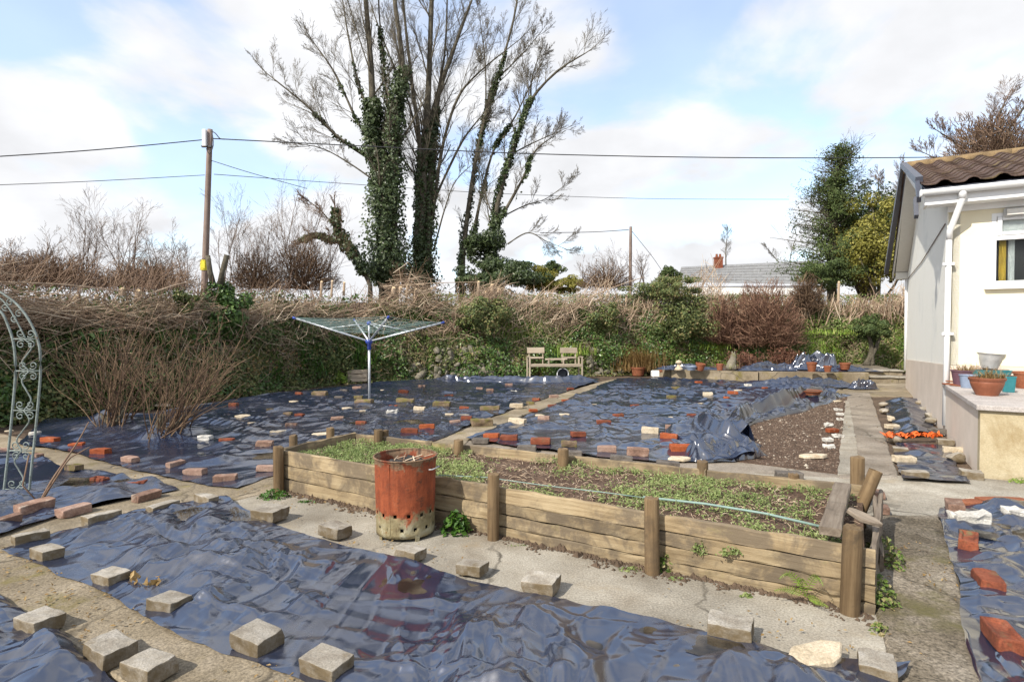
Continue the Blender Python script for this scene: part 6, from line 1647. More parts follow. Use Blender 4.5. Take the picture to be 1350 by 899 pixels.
heap('flat black sheet on the low wall bed in front of the russet shrubs', 1010, 488, wz, .9, .4, .22, 8)
heap('black sheet with pots standing on it at the right end of the low wall bed', 1112, 489, wz, .8, .35, .14, 14)
heap('scrap of black sheet lying under the small pots at the left of the low wall', 905, 487, wz, 1.0, .28, .1, 21)
heap('black sheet draped in folds along the foot of the low wall', 1050, 509, .05, 1.6, .42, .2, 33)
heap('bunched end of black sheet at the foot of the wall by the steps', 1136, 512, .04, .3, .2, .2, 41)
def spot(name, label, cat, px, py, r0, r1, h, mat, z=wz, tilt=(0, 0), group='small pots along the low wall', fill=True):
    c = G(px, py, z); r0 *= .85; r1 *= .85; h *= .85
    t = thing(name, label, cat, c, group)
    mb = MB(); lathe(mb, [(.001, 0), (r0, 0), (r1 * .95, h * .78), (r1 * 1.04, h * .8), (r1 * 1.04, h), (r1 * .92, h), (r1 * .88, h * .8)], 20, (0, 0, 0)); o = mb.build('body', mat, t, (0, 0, 0), smooth=True); o.location = (0, 0, 0)
    o.data.set_sharp_from_angle(angle=R(45)); o.rotation_euler = (tilt[0], tilt[1], 0)
    mb = MB(); lathe(mb, [(.0005, h * .86), (r1 * .9, h * .86)], 16, (0, 0, 0)); o = mb.build('soil', M['soil'], t, (0, 0, 0)); o.location = (0, 0, 0); o.rotation_euler = (tilt[0], tilt[1], 0)
spot('terracotta_pot', 'taller of the terracotta pots, left before the crumpled heap', 'pot', 1070, 490, .1, .15, .3, M['terracotta'], wz + .05)
spot('terracotta_pot', 'smaller terracotta pot in the middle before the crumpled heap', 'pot', 1091, 490.5, .08, .12, .2, M['terracotta'], wz + .03)
spot('terracotta_pot', 'wide reddish terracotta pot farthest right on the low wall bed', 'pot', 1114, 487, .12, .17, .22, M['terracotta'], wz + .06)
spot('terracotta_pot', 'bright orange pot tipped over at the left end of the low wall', 'pot', 872, 489, .09, .13, .2, M['terracotta'], .2, (R(60), R(40)))
spot('terracotta_pot', 'dusty orange pot beside the blue grey bowl', 'pot', 922, 488, .12, .16, .24, M['terracotta'], wz + .02, (R(8), R(10)))
spot('brown_pot', 'small dark brown pot left of the stone figure', 'pot', 949, 488, .09, .12, .22, M['brownpot'], wz + .02)
spot('blue_bowl', 'low blue grey bowl on the low wall', 'bowl', 911, 488, .12, .19, .14, M['lilac'], wz + .02)
spot('terracotta_pot', 'russet pot half hidden in the rusty grass clump', 'pot', 841, 495, .2, .26, .32, M['terracotta'], 0)
t_, c_ = None, None
c = G(868, 497, .0)
mb = MB(); box(mb, c + (0, 0, .1), (.42, .25, .2)); o = mb.build('white_trough', M['white_pvc'], None, c); o.modifiers.new('edge', 'BEVEL').width = .03
setp(o, 'white plastic trough at the left foot of the low wall', 'trough')
spot('plant_saucer', 'shallow terracotta planter resting on the folded sheet with a thin plant', 'planter', 1068, 520, .2, .25, .1, M['terracotta'], .17)
# two stone ornaments
c = G(895, 488, wz); t_ = thing('stone_ornament', 'small pale toadstool-like stone ornament on the low wall', 'ornament', c, 'ornaments on the low wall')
mb = MB(); lathe(mb, [(.001, 0), (.13, 0), (.11, .06), (.06, .1), (.05, .2)], 14, c); mb.build('base', M['cream'], t_, smooth=True)
mb = MB(); lathe(mb, [(.03, .2), (.1, .2), (.08, .26), (.001, .3)], 14, c); mb.build('cap', M['cream'], t_, smooth=True)
c = G(964, 488, wz); t_ = thing('stone_figure', 'tall weathered stone animal figure on the low wall by the russet shrub', 'statue', c, 'ornaments on the low wall')
bm = bmesh.new()
pts = [(0, 0, .0), (0, 0, .1), (.02, 0, .22), (.05, -.01, .34), (.06, -.02, .44), (.03, -.06, .47)]; rad = [.14, .15, .12, .085, .075, .04]
mb = MB(); tubes(mb, np.array(pts) + c, np.array(rad), 12); mb.build('body', M['stone'], t_, smooth=True)
for s in (-1, 1):
    mb = MB(); tubes(mb, np.array([(.06 + .03 * s, -.01, .47), (.06 + .04 * s, .0, .55)]) + c, [.025, .008], 6); mb.build('ear', M['stone'], t_, smooth=True)
    mb = MB(); tubes(mb, np.array([(.07 * s, -.12, .03), (.07 * s, -.1, .12), (.05 * s, -.04, .24)]) + c, [.045, .035, .03], 8); mb.build('leg', M['stone'], t_, smooth=True)
# ------------------------------------------------------------------ plants of the bank
def bank_cloud(n, s0, s1, h0, h1, seed, thr=-9, bulge=.28, fr=1.3, dens=None):
    r = np.random.default_rng(seed)
    s = r.uniform(s0, s1, n); h = h0 + (h1 - h0) * r.uniform(0, 1, n)
    b, nn_, t, HH = bank_at(s)
    k = vn(s * fr, h * 3, seed) + .5 * vn(s * fr * 3, h * 7, seed + 1)
    keep = k + r.normal(size=n) * .3 > thr
    if dens is not None: keep &= r.uniform(size=n) < dens(px_of_s(s), h)
    s, h, b, nn_, HH = s[keep], h[keep], b[keep], nn_[keep], HH[keep]
    off = np.interp(np.clip(h, 0, 1.0), HF[:6], OFF[:6]) + np.clip(h - 1, 0, 1) * 1.0
    bl = bulge * np.clip(.5 + .8 * vn(s * fr, h * 3, seed + 2) + .4 * vn(s * 3.3, h * 6, seed + 3), -.2, 1.4) * r.uniform(.3, 1, len(s)) + .05
    xy = b + nn_ * (off - bl)[:, None]
    p = np.column_stack([xy, HH * np.minimum(h, 1.15) + r.normal(size=len(s)) * .04])
    nr = np.column_stack([-nn_ * .8, np.full(len(s), .6)])
    return p, nr, s
def stuff(name, mb, mat, label, cat, smooth=False):
    return setp(mb.build(name, mat, None, smooth=smooth), label, cat, kind='stuff')
sp = lambda x: float(s_of_px(x))
rp = np.random.default_rng(31)
M['russetolive'] = m_leaf('brown_olive_leaf', [(.05, (.06, .045, .025)), (.5, (.12, .085, .045)), (.95, (.2, .15, .075))], .6, .15, .3)
M['shrubtwig'] = m_twig('olive_brown_shrub_twig', [(.1, (.055, .035, .024)), (.5, (.12, .075, .048)), (.9, (.25, .17, .1))])
# dark undergrowth on the left bank
mb = MB()
p, nr, s = bank_cloud(34000, sp(-200), sp(600), -.02, 1.05, 41, -.9)
leaves(mb, p, nr, .075, .6, tilt=1.0, r=rp)
stuff('undergrowth', mb, M['darkleaf'], 'dark tangle of bramble and fern covering the shaded left bank', 'undergrowth')
mb = MB()
p, nr, s = bank_cloud(42000, sp(-200), sp(1000), .0, 1.14, 47, .02, .42)
leaves(mb, p, nr, .085, .65, tilt=.9, r=rp)
stuff('ivy_cover', mb, M['ivy'], 'glossy ivy patches over the left bank behind the dryer', 'ivy')
mb = MB()
p, nr, s = bank_cloud(66000, sp(560), sp(1250), -.02, 1.2, 53, -.35, .26)
leaves(mb, p, nr, .075, .55, tilt=1.0, r=rp)
stuff('bank_weeds', mb, M['mixleaf'], 'mixed low weeds covering the sunlit bank behind the bench', 'weeds')
mb = MB()
p, nr, s = bank_cloud(42000, sp(620), sp(1230), .02, .95, 59, -.25, .16, dens=lambda x, h: np.interp(x, [640, 700, 740, 830, 1000, 1060, 1250], [.15, .6, .9, .8, .35, .8, .5]))
blades(mb, p, .19, .012, .8, r=rp)
stuff('bank_grass', mb, M['grass'], 'bright green grass growing on the bank behind the bench', 'grass')
mb = MB()
p, nr, s = bank_cloud(15000, sp(-200), sp(1250), .0, 1.05, 61, -.2, .2)
d = rp.normal(size=p.shape) * .14; d[:, 2] = np.abs(d[:, 2])
tubes(mb, np.stack([p, p + d * .5, p + d + (0, 0, -.03)], 1), np.array([.005, .004, .003]), 3)
stuff('dead_stems', mb, M['brush'], 'dry bramble stems and dead stalks straggling over the bank', 'dead stems')
mb = MB()
p, nr, s = bank_cloud(16000, sp(690), sp(1180), .0, .72, 83, .05, .3, fr=1.8, dens=lambda x, h: np.interp(x, [690, 740, 850, 900, 960, 1040, 1150, 1180], [.3, 1, .9, .6, .5, 1, 1, .4]))
leaves(mb, p, nr, .07, .5, tilt=1.0, r=rp)
stuff('bank_herbs', mb, M['weed'], 'bright yellow green herbs growing in patches low on the sunny bank', 'herbs')
# ferns and dead patches on the left bank
mb = MB()
p, nr, s = bank_cloud(9000, sp(-200), sp(560), .1, .95, 71, .3, .34, fr=2.2)
blades(mb, p, .26, .028, 1.3, r=rp)
stuff('bank_ferns', mb, M['nettle'], 'arching strap ferns hanging from the shaded left bank', 'ferns')
mb = MB()
p, nr, s = bank_cloud(9000, sp(-200), sp(1000), .0, 1.0, 73, .5, .3, fr=1.8)
leaves(mb, p, nr, .07, .5, tilt=1.2, r=rp)
stuff('dead_bracken', mb, M['drygrass'], 'patches of dead brown bracken and leaves on the bank', 'dead bracken')
# bank foot: litter and grass edge
mb = MB(); s = rp.uniform(sp(-200), sp(1000), 5000); b, nn_, t, HH = bank_at(s)
p = np.column_stack([b - nn_ * rp.gamma(1.3, .13, 5000)[:, None], np.full(5000, .0)])
leaves(mb, p + (0, 0, .02), np.tile((0, 0, 1.0), (5000, 1)), .07, .55, tilt=.9, r=rp); blades(mb, p[:1800], .1, .01, .8, r=rp)
stuff('bank_foot_litter', mb, M['darkleaf'], 'leaf litter and moss along the foot of the bank', 'leaf litter')

# cut and laid brushwood along the top of the bank
hedge = thing('laid_hedge', 'long cut and laid hedge of tan brushwood along the top of the bank', 'hedge', (0, 0, 0))
def brush(n, s0, s1, z0, z1, o0, o1, ln, rad, along, seed, up=0.0, lean=1):
    r = np.random.default_rng(seed); s = r.uniform(s0, s1, n); b, nn_, t, HH = bank_at(s)
    lump = vn(s * .8, s * 0, seed + 70) * .5 + .35 * vn(s * 2.3, s * 0, seed + 71)
    p = np.column_stack([b + nn_ * r.uniform(o0, o1, n)[:, None], HH + z0 + .3 * vn(s * 1.6, s * 0, 72) + (z1 - z0) * r.uniform(0, 1, n) ** 1.3 * (.62 + 1.0 * lump) - .05])
    tv = np.column_stack([t, np.zeros(n)]) * (np.where(r.uniform(size=n) < .85, 1, -1) * lean)[:, None]
    d = tv * along + r.normal(size=(n, 3)) * .42 + np.array((0, 0, up)); d /= np.linalg.norm(d, axis=1, keepdims=True)
    L_ = ln * r.uniform(.4, 1.5, n)[:, None]; bow = r.normal(size=(n, 3)) * .09 * L_
    pts = np.stack([p - d * L_ * .5, p - d * L_ * .15 + bow, p + d * L_ * .2 + bow * .6, p + d * L_ * .5 - np.array((0, 0, .04)) * L_], 1)
    rr = (rad * r.uniform(.5, 1.6, n))[:, None] * np.array([1, .9, .7, .4])
    return pts, rr
mb = MB()
for a in (
    brush(3600, sp(-200), sp(330), -.35, .55, .1, 1.4, 1.1, .005, 1.0, 1),
    brush(2700, sp(230), sp(660), -.35, .55, .1, 1.4, .9, .006, .8, 2, .15),
    brush(3600, sp(600), sp(1010), -.45, .6, .1, 1.5, .9, .007, .7, 3, .45),
    brush(1300, sp(1050), sp(1260), -.2, .7, .2, 1.6, .8, .011, .25, 6, 1.2),
    brush(700, sp(-200), sp(600), -1.1, .0, -.1, .35, .6, .005, .5, 8, -.3),
    brush(500, sp(600), sp(1000), -1.2, .0, -.1, .35, .6, .006, .4, 9, -.3),
    brush(900, sp(740), sp(960), .0, 1.0, .3, 1.6, .9, .008, .3, 7, .9),
): tubes(mb, *a, 3)
o = mb.build('brushwood', M['brush'], hedge); o['kind'] = 'stuff'
mb = MB()
for a in (
    brush(700, sp(-250), sp(260), .25, .75, .3, 1.6, .7, .005, .35, 4, .9),
    brush(500, sp(260), sp(700), .2, .8, .3, 1.6, .6, .007, .3, 5, .9),
): tubes(mb, *a, 3)
mb.build('upright_shoots', M['scrub'], hedge)['kind'] = 'stuff'
# single poles laid along the left top, and upright cut stakes
for (x0, y0, x1, y1, rad) in ((0, 372, 160, 384, .016), (0, 392, 90, 400, .02), (20, 378, 84, 402, .013), (46, 384, 60, 432, .01), (60, 400, 108, 386, .012), (96, 418, 110, 404, .014), (110, 404, 124, 384, .012), (130, 428, 165, 376, .012), (176, 396, 262, 368, .018), (175, 398, 205, 400, .014), (205, 385, 258, 372, .014), (0, 384, 130, 395, .012), (385, 428, 400, 400, .016), (720, 428, 800, 390, .02), (770, 395, 850, 365, .02), (690, 410, 730, 370, .016), (505, 378, 640, 372, .016), (1090, 432, 1100, 385, .02), (1120, 430, 1125, 395, .02), (560, 420, 605, 440, .014)):
    a, _, _ = bank_pt(x0, y0, .25); b_, _, _ = bank_pt(x1, y1, .3); m_ = (a + b_) / 2 + (0, 0, .04)
    mb = MB(); tubes(mb, smooth_poly([a, m_, b_], 7), np.linspace(rad, rad * .5, 7), 5); mb.build('branch', M['brush'], hedge, smooth=True)
for (x, y0, y1, rad) in ((423, 392, 372, .035), (437, 392, 371, .03), (453, 390, 373, .035), (518, 388, 380, .06), (527, 386, 379, .05), (536, 392, 376, .04), (547, 396, 382, .04), (630, 398, 372, .045), (640, 402, 385, .045), (648, 405, 376, .06), (657, 386, 382, .05), (160, 390, 382, .05), (181, 392, 384, .05), (101, 395, 391, .04), (127, 395, 390, .035), (825, 405, 390, .04), (1105, 400, 372, .04), (1080, 404, 380, .035)):
    a, n_, t__ = bank_pt(x, y0, .6); b_, _, _ = bank_pt(x + 1, y1, .6)
    mb = MB(); tubes(mb, [a, b_], [rad * 1.1, rad], 8); st = mb.build('cut_stake', M['brush'], hedge, smooth=False)
    mb = MB(); tubes(mb, [b_ + (0, 0, .002), b_ + (0, -.012, .012)], [rad * .95, rad * .9], 8); mb.build('cut_face', M['cut'], st)
# stone facing of the bank in two places
wall = thing('stone_facing', 'rough mossy rubble stones facing the bank either side of the bench', 'stone wall', (*bank_at(sp(640))[0], 0))
stm = []
for k in range(6):
    me = stone_mesh('stone', .14, 300 + k, .8, 2); me.materials.append(M['stone']); me.polygons.foreach_set('use_smooth', [True] * len(me.polygons)); me.set_sharp_from_angle(angle=R(35)); stm.append(me)
r = random.Random(4); rr2 = np.random.default_rng(6)
cand = []
for (x0, x1, y0, y1, n) in ((540, 692, 458, 497, 150), (768, 815, 458, 496, 46), (820, 860, 470, 492, 14)):
    pl = []
    for _ in range(n * 14):
        x, y = r.uniform(x0, x1), r.uniform(y0, y1)
        if x < 575 and y < 482: continue
        if all(abs(x - a) / 7.2 + abs(y - b) / 6.0 > 1.0 for a, b in pl):
            pl.append((x, y))
        if len(pl) >= n: break
    cand += pl
for (x, y) in cand:
    pnt, n_, t__ = bank_pt(x, y, .0 + .55 * (497 - y) / 90)
    o = bpy.data.objects.new('stone', stm[r.randrange(6)]); place(o, pnt - n_ * (.15 + r.uniform(0, .07)), wall)
    o.rotation_euler = (r.uniform(0, 6), r.uniform(0, 6), r.uniform(0, 6)); k = r.uniform(.45, .95); o.scale = (k * 1.15, k, k * .9)

# ------------------------------------------------------------------ trees, bushes and shrubs
def _perp(d, rng):
    while True:
        v = Vector((rng.gauss(0, 1), rng.gauss(0, 1), rng.gauss(0, 1)))
        v -= d * v.dot(d)
        if v.length > .1: return v.normalized()
def grow(ch, p, d, L_, r, lvl, spec, rng):
    sp_ = spec[lvl]; K_ = sp_['k']; pts = [p]; q_ = p.copy(); dd = d.copy()
    for i in range(1, K_):
        dd = (dd + _perp(dd, rng) * sp_['wob'] + Vector((0, 0, sp_.get('up', 0)))).normalized()
        q_ = q_ + dd * (L_ / (K_ - 1)); pts.append(q_.copy())
    ch.setdefault((K_, sp_['s']), []).append((pts, [max(r * (1 - (1 - sp_['tap']) * i / (K_ - 1)), sp_.get('rm', .0025)) for i in range(K_)]))
    if lvl + 1 < len(spec):
        n = sp_['n'] if isinstance(sp_['n'], int) else rng.randint(*sp_['n'])
        for j in range(n):
            f = sp_['f0'] + (1 - sp_['f0']) * (j + rng.random()) / n
            x = f * (K_ - 1); i = min(int(x), K_ - 2); w = x - i
            b = pts[i].lerp(pts[i + 1], w); tg = (pts[i + 1] - pts[i]).normalized()
            a = sp_['ang'] * rng.uniform(.6, 1.3)
            nd_ = (tg * math.cos(a) + _perp(tg, rng) * math.sin(a)).normalized()
            grow(ch, b, nd_, L_ * sp_['lr'] * rng.uniform(.6, 1.2) * (1.15 - .5 * f), r * (1 - (1 - sp_['tap']) * f) * sp_['rr'], lvl + 1, spec, rng)
def chains_mesh(ch, keys=None):
    mb = MB()
    for (K_, s_), l in ch.items():
        tubes(mb, np.array([[tuple(v) for v in a] for a, _ in l]), np.array([b for _, b in l]), s_)
    return mb
def stem_pts(px, Y, n=14, dy=0): return smooth_poly(np.array([P(x, y, Y + dy * i / max(1, len(px) - 1)) for i, (x, y) in enumerate(px)]), n)
TW = [dict(k=6, s=4, wob=.09, up=.07, tap=.3, n=(7, 10), f0=.12, ang=.5, lr=.5, rr=.5),
      dict(k=5, s=3, wob=.1, up=.06, tap=.3, n=(4, 7), f0=.1, ang=.5, lr=.55, rr=.55),
      dict(k=4, s=3, wob=.1, up=.05, tap=.4, n=(2, 4), f0=.2, ang=.45, lr=.6, rr=.7, rm=.0042),
      dict(k=3, s=3, wob=.1, up=.04, tap=.6, rm=.0038)]
def tree(name, label, stems, Y, seed, mat='bark', twmat='twig', nb=9, bl=3.0, ivy=None, ground=None, spec=TW, f0=.22, group=None, cat='tree'):
    """stems: [(photo outline, base radius, top radius, depth shift, branches)]"""
    rng = random.Random(seed); b = P(*stems[0][0][0], Y)
    t = thing(name, label, cat, b, group); ch = {}; allp = []
    for k, (px, r0, r1, dy, n_) in enumerate(stems):
        r0 *= .68; r1 *= .75; pts = stem_pts(px, Y, 18, dy)
        if k == 0 or px[0][1] > 340: pts = np.vstack([[pts[0] - (0, 0, 1.6)], pts])
        rad = np.linspace(r0, r1, len(pts)) * (1 + .06 * np.random.default_rng(seed + k).normal(size=len(pts)))
        if px[0][1] > 340: rad[0] *= 1.3; rad[1] *= 1.1
        mb = MB(); tubes(mb, pts, rad, 9); mb.build('trunk' if r0 > .12 else 'limb', M[mat], t, smooth=True)
        allp.append((pts, rad)); n_ = int(n_ * 1.35)
        P_ = [Vector(p) for p in pts]; m_ = len(P_) - 1; lf = min(1.0, max(.5, float(np.linalg.norm(pts[-1] - pts[0])) / 7.5))
        for j in range(n_):
            f = f0 + (1 - f0) * (j + rng.random()) / n_; x = f * m_; i = min(int(x), m_ - 1)
            bp_ = P_[i].lerp(P_[i + 1], x - i); tg = (P_[i + 1] - P_[i]).normalized(); a = rng.uniform(.5, .95)
            d_ = (tg * math.cos(a) + _perp(tg, rng) * math.sin(a)).normalized(); d_.y *= .75; d_.z += .25; d_.normalize()
            grow(ch, bp_, d_, bl * lf * rng.uniform(.55, 1.25) * (1.1 - .35 * f), max(.011, rad[i] * .3), 0, spec, rng)
        grow(ch, P_[-1], (P_[-1] - P_[-2]).normalized(), bl * .7 * lf, r1, 0, spec, rng)
    mb = chains_mesh(ch); mb.build('branches', M[twmat], t)['kind'] = 'stuff'
    if ivy:
        rr_ = np.random.default_rng(seed + 5); mb = MB()
        for (k, f0_, f1_, n_, spread) in ivy:
            n_ = int(n_ * 2.6)
            pts, rad = allp[k]; f = f0_ + (f1_ - f0_) * rr_.uniform(0, 1, n_) ** 1.25; x = f * (len(pts) - 1); i = np.clip(x.astype(int), 0, len(pts) - 2); w = (x - i)[:, None]
            c = pts[i] * (1 - w) + pts[i + 1] * w; rd_ = rad[i]
            a = rr_.uniform(0, 6.28, n_)
            if spread < .25: kp = vn(f * 9 + k * 5, a * .5, seed + 9) > -.05; f, x, i, c, rd_, a = f[kp], x[kp], i[kp], c[kp], rd_[kp], a[kp]; n_ = len(f)
            cl = np.clip(.65 + .9 * vn(f * 16 + k * 7, a * .9, seed + k), .15, 1.7)
            q_ = rd_ + spread * cl * rr_.uniform(.1, 1, n_) ** .7 * (1.15 - .75 * (f - f0_) / (f1_ - f0_))
            o_ = np.stack([np.cos(a), np.sin(a), 0 * a], 1)
            leaves(mb, c + o_ * q_[:, None] + rr_.normal(size=(n_, 3)) * .04, o_ + (0, 0, .35), .125, .8, tilt=.8, r=rr_)
        mb.build('ivy', M['treeivy'], t)['kind'] = 'stuff'
    return t
GT = 'bare trees standing behind the bank'
tree('ivy_clad_tree', 'leftmost tall bare tree, its trunks thickly wrapped in dark ivy',
     [([(507, 372), (505, 267), (493, 169), (489, 89), (482, 0), (476, -60)], .32, .09, .3, 9), ([(519, 372), (520, 222), (523, 147), (531, 89), (520, 0), (516, -60)], .28, .08, -.3, 8),
      ([(493, 212), (447, 182), (407, 142), (358, 102)], .13, .03, -.6, 9), ([(494, 198), (469, 156), (442, 98), (416, 60)], .11, .03, .4, 8), ([(492, 165), (473, 111), (460, 53), (450, -10)], .09, .03, .3, 7), ([(505, 300), (515, 200), (508, 110), (500, 20), (498, -40)], .1, .03, .8, 6),
      ([(496, 240), (460, 215), (425, 196), (392, 190)], .06, .015, -.5, 6), ([(488, 95), (470, 40), (452, -20)], .05, .02, -.5, 5)],
     24, 1, bl=2.3, ivy=[(0, .06, .52, 2800, .8), (1, .06, .62, 2200, .5), (0, .05, .5, 2200, 1.1), (2, .0, .6, 300, .1), (3, .1, .6, 220, .09), (4, 0, .5, 140, .08), (5, .3, .7, 300, .3)], group=GT)
tree('bare_tree', 'tallest bare tree with several straight clean trunks, in the middle of the group',
     [([(554, 374), (557, 267), (560, 200), (565, 111), (569, 0), (572, -60)], .34, .09, 0, 10), ([(562, 374), (569, 222), (576, 133), (600, 60), (622, 0)], .3, .06, .5, 10), ([(549, 360), (551, 249), (553, 187), (545, 125), (533, 20), (528, -40)], .2, .05, -.5, 9),
      ([(570, 290), (582, 200), (602, 133), (629, 98), (678, 58)], .13, .025, -.6, 9), ([(574, 260), (607, 191), (629, 160), (648, 138)], .09, .02, .7, 7), ([(556, 215), (540, 140), (508, 60), (490, 10)], .09, .03, .8, 7), ([(562, 180), (585, 80), (590, -20)], .1, .04, 1, 7), ([(572, 330), (585, 280), (600, 240), (625, 215)], .06, .015, -.8, 5)],
     25, 2, bl=2.4, ivy=[(0, .06, .5, 700, .12), (1, .06, .5, 1200, .3), (2, .06, .4, 500, .12), (0, .04, .17, 900, .7)], group=GT)
tree('slender_tree', 'slender bare tree with ivy flecked stems right of the tallest tree',
     [([(609, 374), (612, 320), (625, 222), (642, 147), (660, 89), (678, 22), (684, -20)], .2, .04, 0, 10), ([(620, 335), (632, 270), (650, 200), (678, 156), (705, 100)], .13, .03, .6, 10), ([(640, 155), (640, 90), (632, 20)], .06, .02, .3, 7), ([(655, 105), (690, 70), (715, 40)], .05, .015, -.3, 6)],
     26, 3, bl=2.0, ivy=[(0, .04, .75, 1500, .16), (1, .0, .7, 900, .15)], group=GT)
tree('leaning_tree', 'rightmost bare tree of the group, ivy flecked and leaning to the right',
     [([(645, 374), (650, 318), (660, 249), (687, 165), (702, 129), (736, 93), (771, 71)], .24, .03, 0, 11), ([(653, 300), (687, 240), (705, 200), (730, 180)], .11, .02, -.4, 8), ([(669, 322), (696, 307), (720, 318), (745, 328)], .05, .01, -.6, 7), ([(700, 132), (701, 105), (712, 70)], .07, .02, .4, 7), ([(672, 205), (700, 190), (745, 170)], .06, .015, .6, 7), ([(655, 290), (690, 272), (720, 262), (750, 240)], .05, .01, .8, 6)],
     25, 4, bl=1.9, ivy=[(0, .04, .68, 1700, .17), (1, .0, .6, 600, .16)], group=GT)
tree('leaning_small_tree', 'small crooked ivy covered tree leaning left before the ivy clad trunks',
     [([(488, 376), (469, 338), (447, 307), (442, 276)], .13, .05, 0, 5), ([(462, 325), (440, 318), (415, 310), (400, 318)], .07, .02, -.3, 6), ([(450, 312), (425, 280), (402, 262)], .05, .02, .3, 6)],
     22, 5, bl=1.3, ivy=[(0, .2, 1, 900, .3), (1, .3, 1, 500, .3)], twmat='scrub')

def bush(name, label, cat, cx_, cy_, Y, w, h, mat, n, size, seed, asp=.6, nc=26, dens=.3, stem='bark', trunk=True, shape=1.0, group=None, zmin=None, blade=False, gauss=None):
    """leaf clumps through an uneven ellipsoid; cx_, cy_ is its middle in the photo, w and h its size in photo pixels"""
    r = np.random.default_rng(seed); m_ = Y / FOC; c = P(cx_, cy_, Y); rx, rz = w * m_ / 2, h * m_ / 2; ry = rx * .8
    d = r.normal(size=(nc, 3)); d /= np.linalg.norm(d, axis=1, keepdims=True); rad_ = r.uniform(.35, .9, nc)[:, None]
    cc_ = c + d * rad_ * (rx, ry, rz)
    if shape != 1.0: cc_[:, :2] = c[:2] + (cc_[:, :2] - c[:2]) * np.clip(1 - shape * (cc_[:, 2:3] - c[2]) / (2 * rz), .1, 1.5)
    k = r.integers(0, nc, n); g_ = r.normal(size=(n, 3)); g_ /= np.linalg.norm(g_, axis=1, keepdims=True)
    p = cc_[k] + g_ * (r.uniform(.4, 1.0, n) ** .5)[:, None] * np.array((rx, ry, rz)) * dens * r.uniform(.7, 1.2, nc)[k][:, None]
    if zmin is not None: p[:, 2] = np.maximum(p[:, 2], zmin + r.uniform(0, .1, n))
    nr = (p - cc_[k]); nr /= np.linalg.norm(nr, axis=1, keepdims=True) + 1e-9; nr = nr + (p - c) / rx * .4 + (0, 0, .3)
    b = c - (0, 0, rz * 1.0)
    t = thing(name, label, cat, b, group); mb = MB()
    if blade: blades(mb, p, size * 2, size * .35, .5, r=r)
    else: leaves(mb, p, nr, size, asp, tilt=.7, r=r)
    mb.build('foliage', M[mat], t)['kind'] = 'stuff'
    if trunk:
        mb = MB(); kk = r.choice(nc, min(nc, 12), replace=False); b2 = b - (0, 0, .5)
        tubes(mb, np.stack([np.tile(b2, (len(kk), 1)) + r.normal(size=(len(kk), 3)) * (.05, .05, 0), (b2 + cc_[kk]) / 2 + r.normal(size=(len(kk), 3)) * .06 * rx, cc_[kk]], 1), np.array([.05, .035, .012]) * min(1.5, rx), 5)
        mb.build('stems', M[stem], t, smooth=True)
    return t
def bY_(px, off=.5):
    b, n_, t__, h_ = bank_at(sp(px)); return float(b[1] + n_[1] * off)
# on and behind the bank, left to right
bush('ivy_bush', 'big ivy smothered stump bush below the telegraph pole', 'bush', 290, 408, bY_(290, -.25), 82, 100, 'ivy', 5200, .075, 1, .75, 30, .32, trunk=False)
bY0 = bY_(285, -.15)
for k, (a, b_) in enumerate((((282, 380), (274, 337)), ((290, 378), (299, 336)))):
    t_ = tube_thing('cut_trunk', ('sawn stem furred with ivy, left one on the ivy bush', 'sawn bare stem, right one on the ivy bush')[k], 'cut stem', [P(*a, bY0), P((a[0] + b_[0]) / 2 - 1, (a[1] + b_[1]) / 2, bY0), P(*b_, bY0)], np.array([.07, .055, .05]), M['bark'], 9)
bush('holly_bush', 'dark holly bush left of the ivy bush on the bank', 'bush', 243, 400, bY_(243, -.2), 36, 44, 'darkleaf', 1400, .06, 2, trunk=False)
bush('evergreen_shrub', 'dark laurel-like shrub spilling over the bank above the bench', 'bush', 640, 415, bY_(645, -.1), 88, 62, 'darkleaf', 4200, .09, 3, .5, 34, .26, trunk=False)
bush('laurel_mass', 'broad dark green evergreen mass at the foot of the leaning tree', 'bush', 655, 366, 21.5, 130, 56, 'treeivy', 11000, .12, 4, .5, 60, .24, trunk=False)
bush('laurel_mass', 'taller dark evergreen clump between the two right hand tree trunks', 'bush', 642, 330, 23.5, 60, 60, 'treeivy', 4600, .13, 14, .5, 22, .34, trunk=False)
bush('golden_conifer', 'bright golden green conifer bush right of the evergreen mass', 'bush', 712, 368, 22, 56, 44, 'yellow', 6500, .1, 5, .35, 50, .24, trunk=False)
bush('golden_conifer', 'lower golden conifer bush, right one of the pair', 'bush', 746, 376, 22, 56, 28, 'yellow', 4500, .1, 6, .35, 44, .24, trunk=False)
bush('evergreen_shrub', 'small dark conifer top behind the golden bushes', 'bush', 733, 352, 24, 34, 22, 'conifer', 1200, .13, 7, .3, trunk=False)
bush('clipped_hedge', 'dark flat topped evergreen hedge right of the far pole', 'hedge', 876, 382, bY_(876, .35), 118, 40, 'darkleaf', 7000, .08, 8, .5, 60, .18, trunk=False)
bush('clipped_bush', 'rounded dark clipped bush poking above the dark hedge', 'bush', 882, 364, bY_(882, 1.2), 34, 30, 'conifer', 3600, .08, 9, .5, 40, .3, trunk=False)
bush('mixed_shrub', 'green and tan leaved shrub on the bank right of the dark hedge', 'bush', 902, 414, bY_(902, -.1), 96, 84, 'darkleaf', 6500, .085, 10, .5, 30, .32, trunk=False)
bush('evergreen_shrub', 'dark leafy shrub at the centre of the bank above the grass', 'bush', 792, 418, bY_(792, -.1), 60, 44, 'darkleaf', 2200, .09, 11, .5, 26, .28, trunk=False)
bush('clipped_bush', 'round clipped dark bush on a bare trunk near the house', 'bush', 1149, 432, 18.4, 54, 42, 'conifer', 5200, .075, 12, .5, 30, .28, trunk=False)
mb = MB()
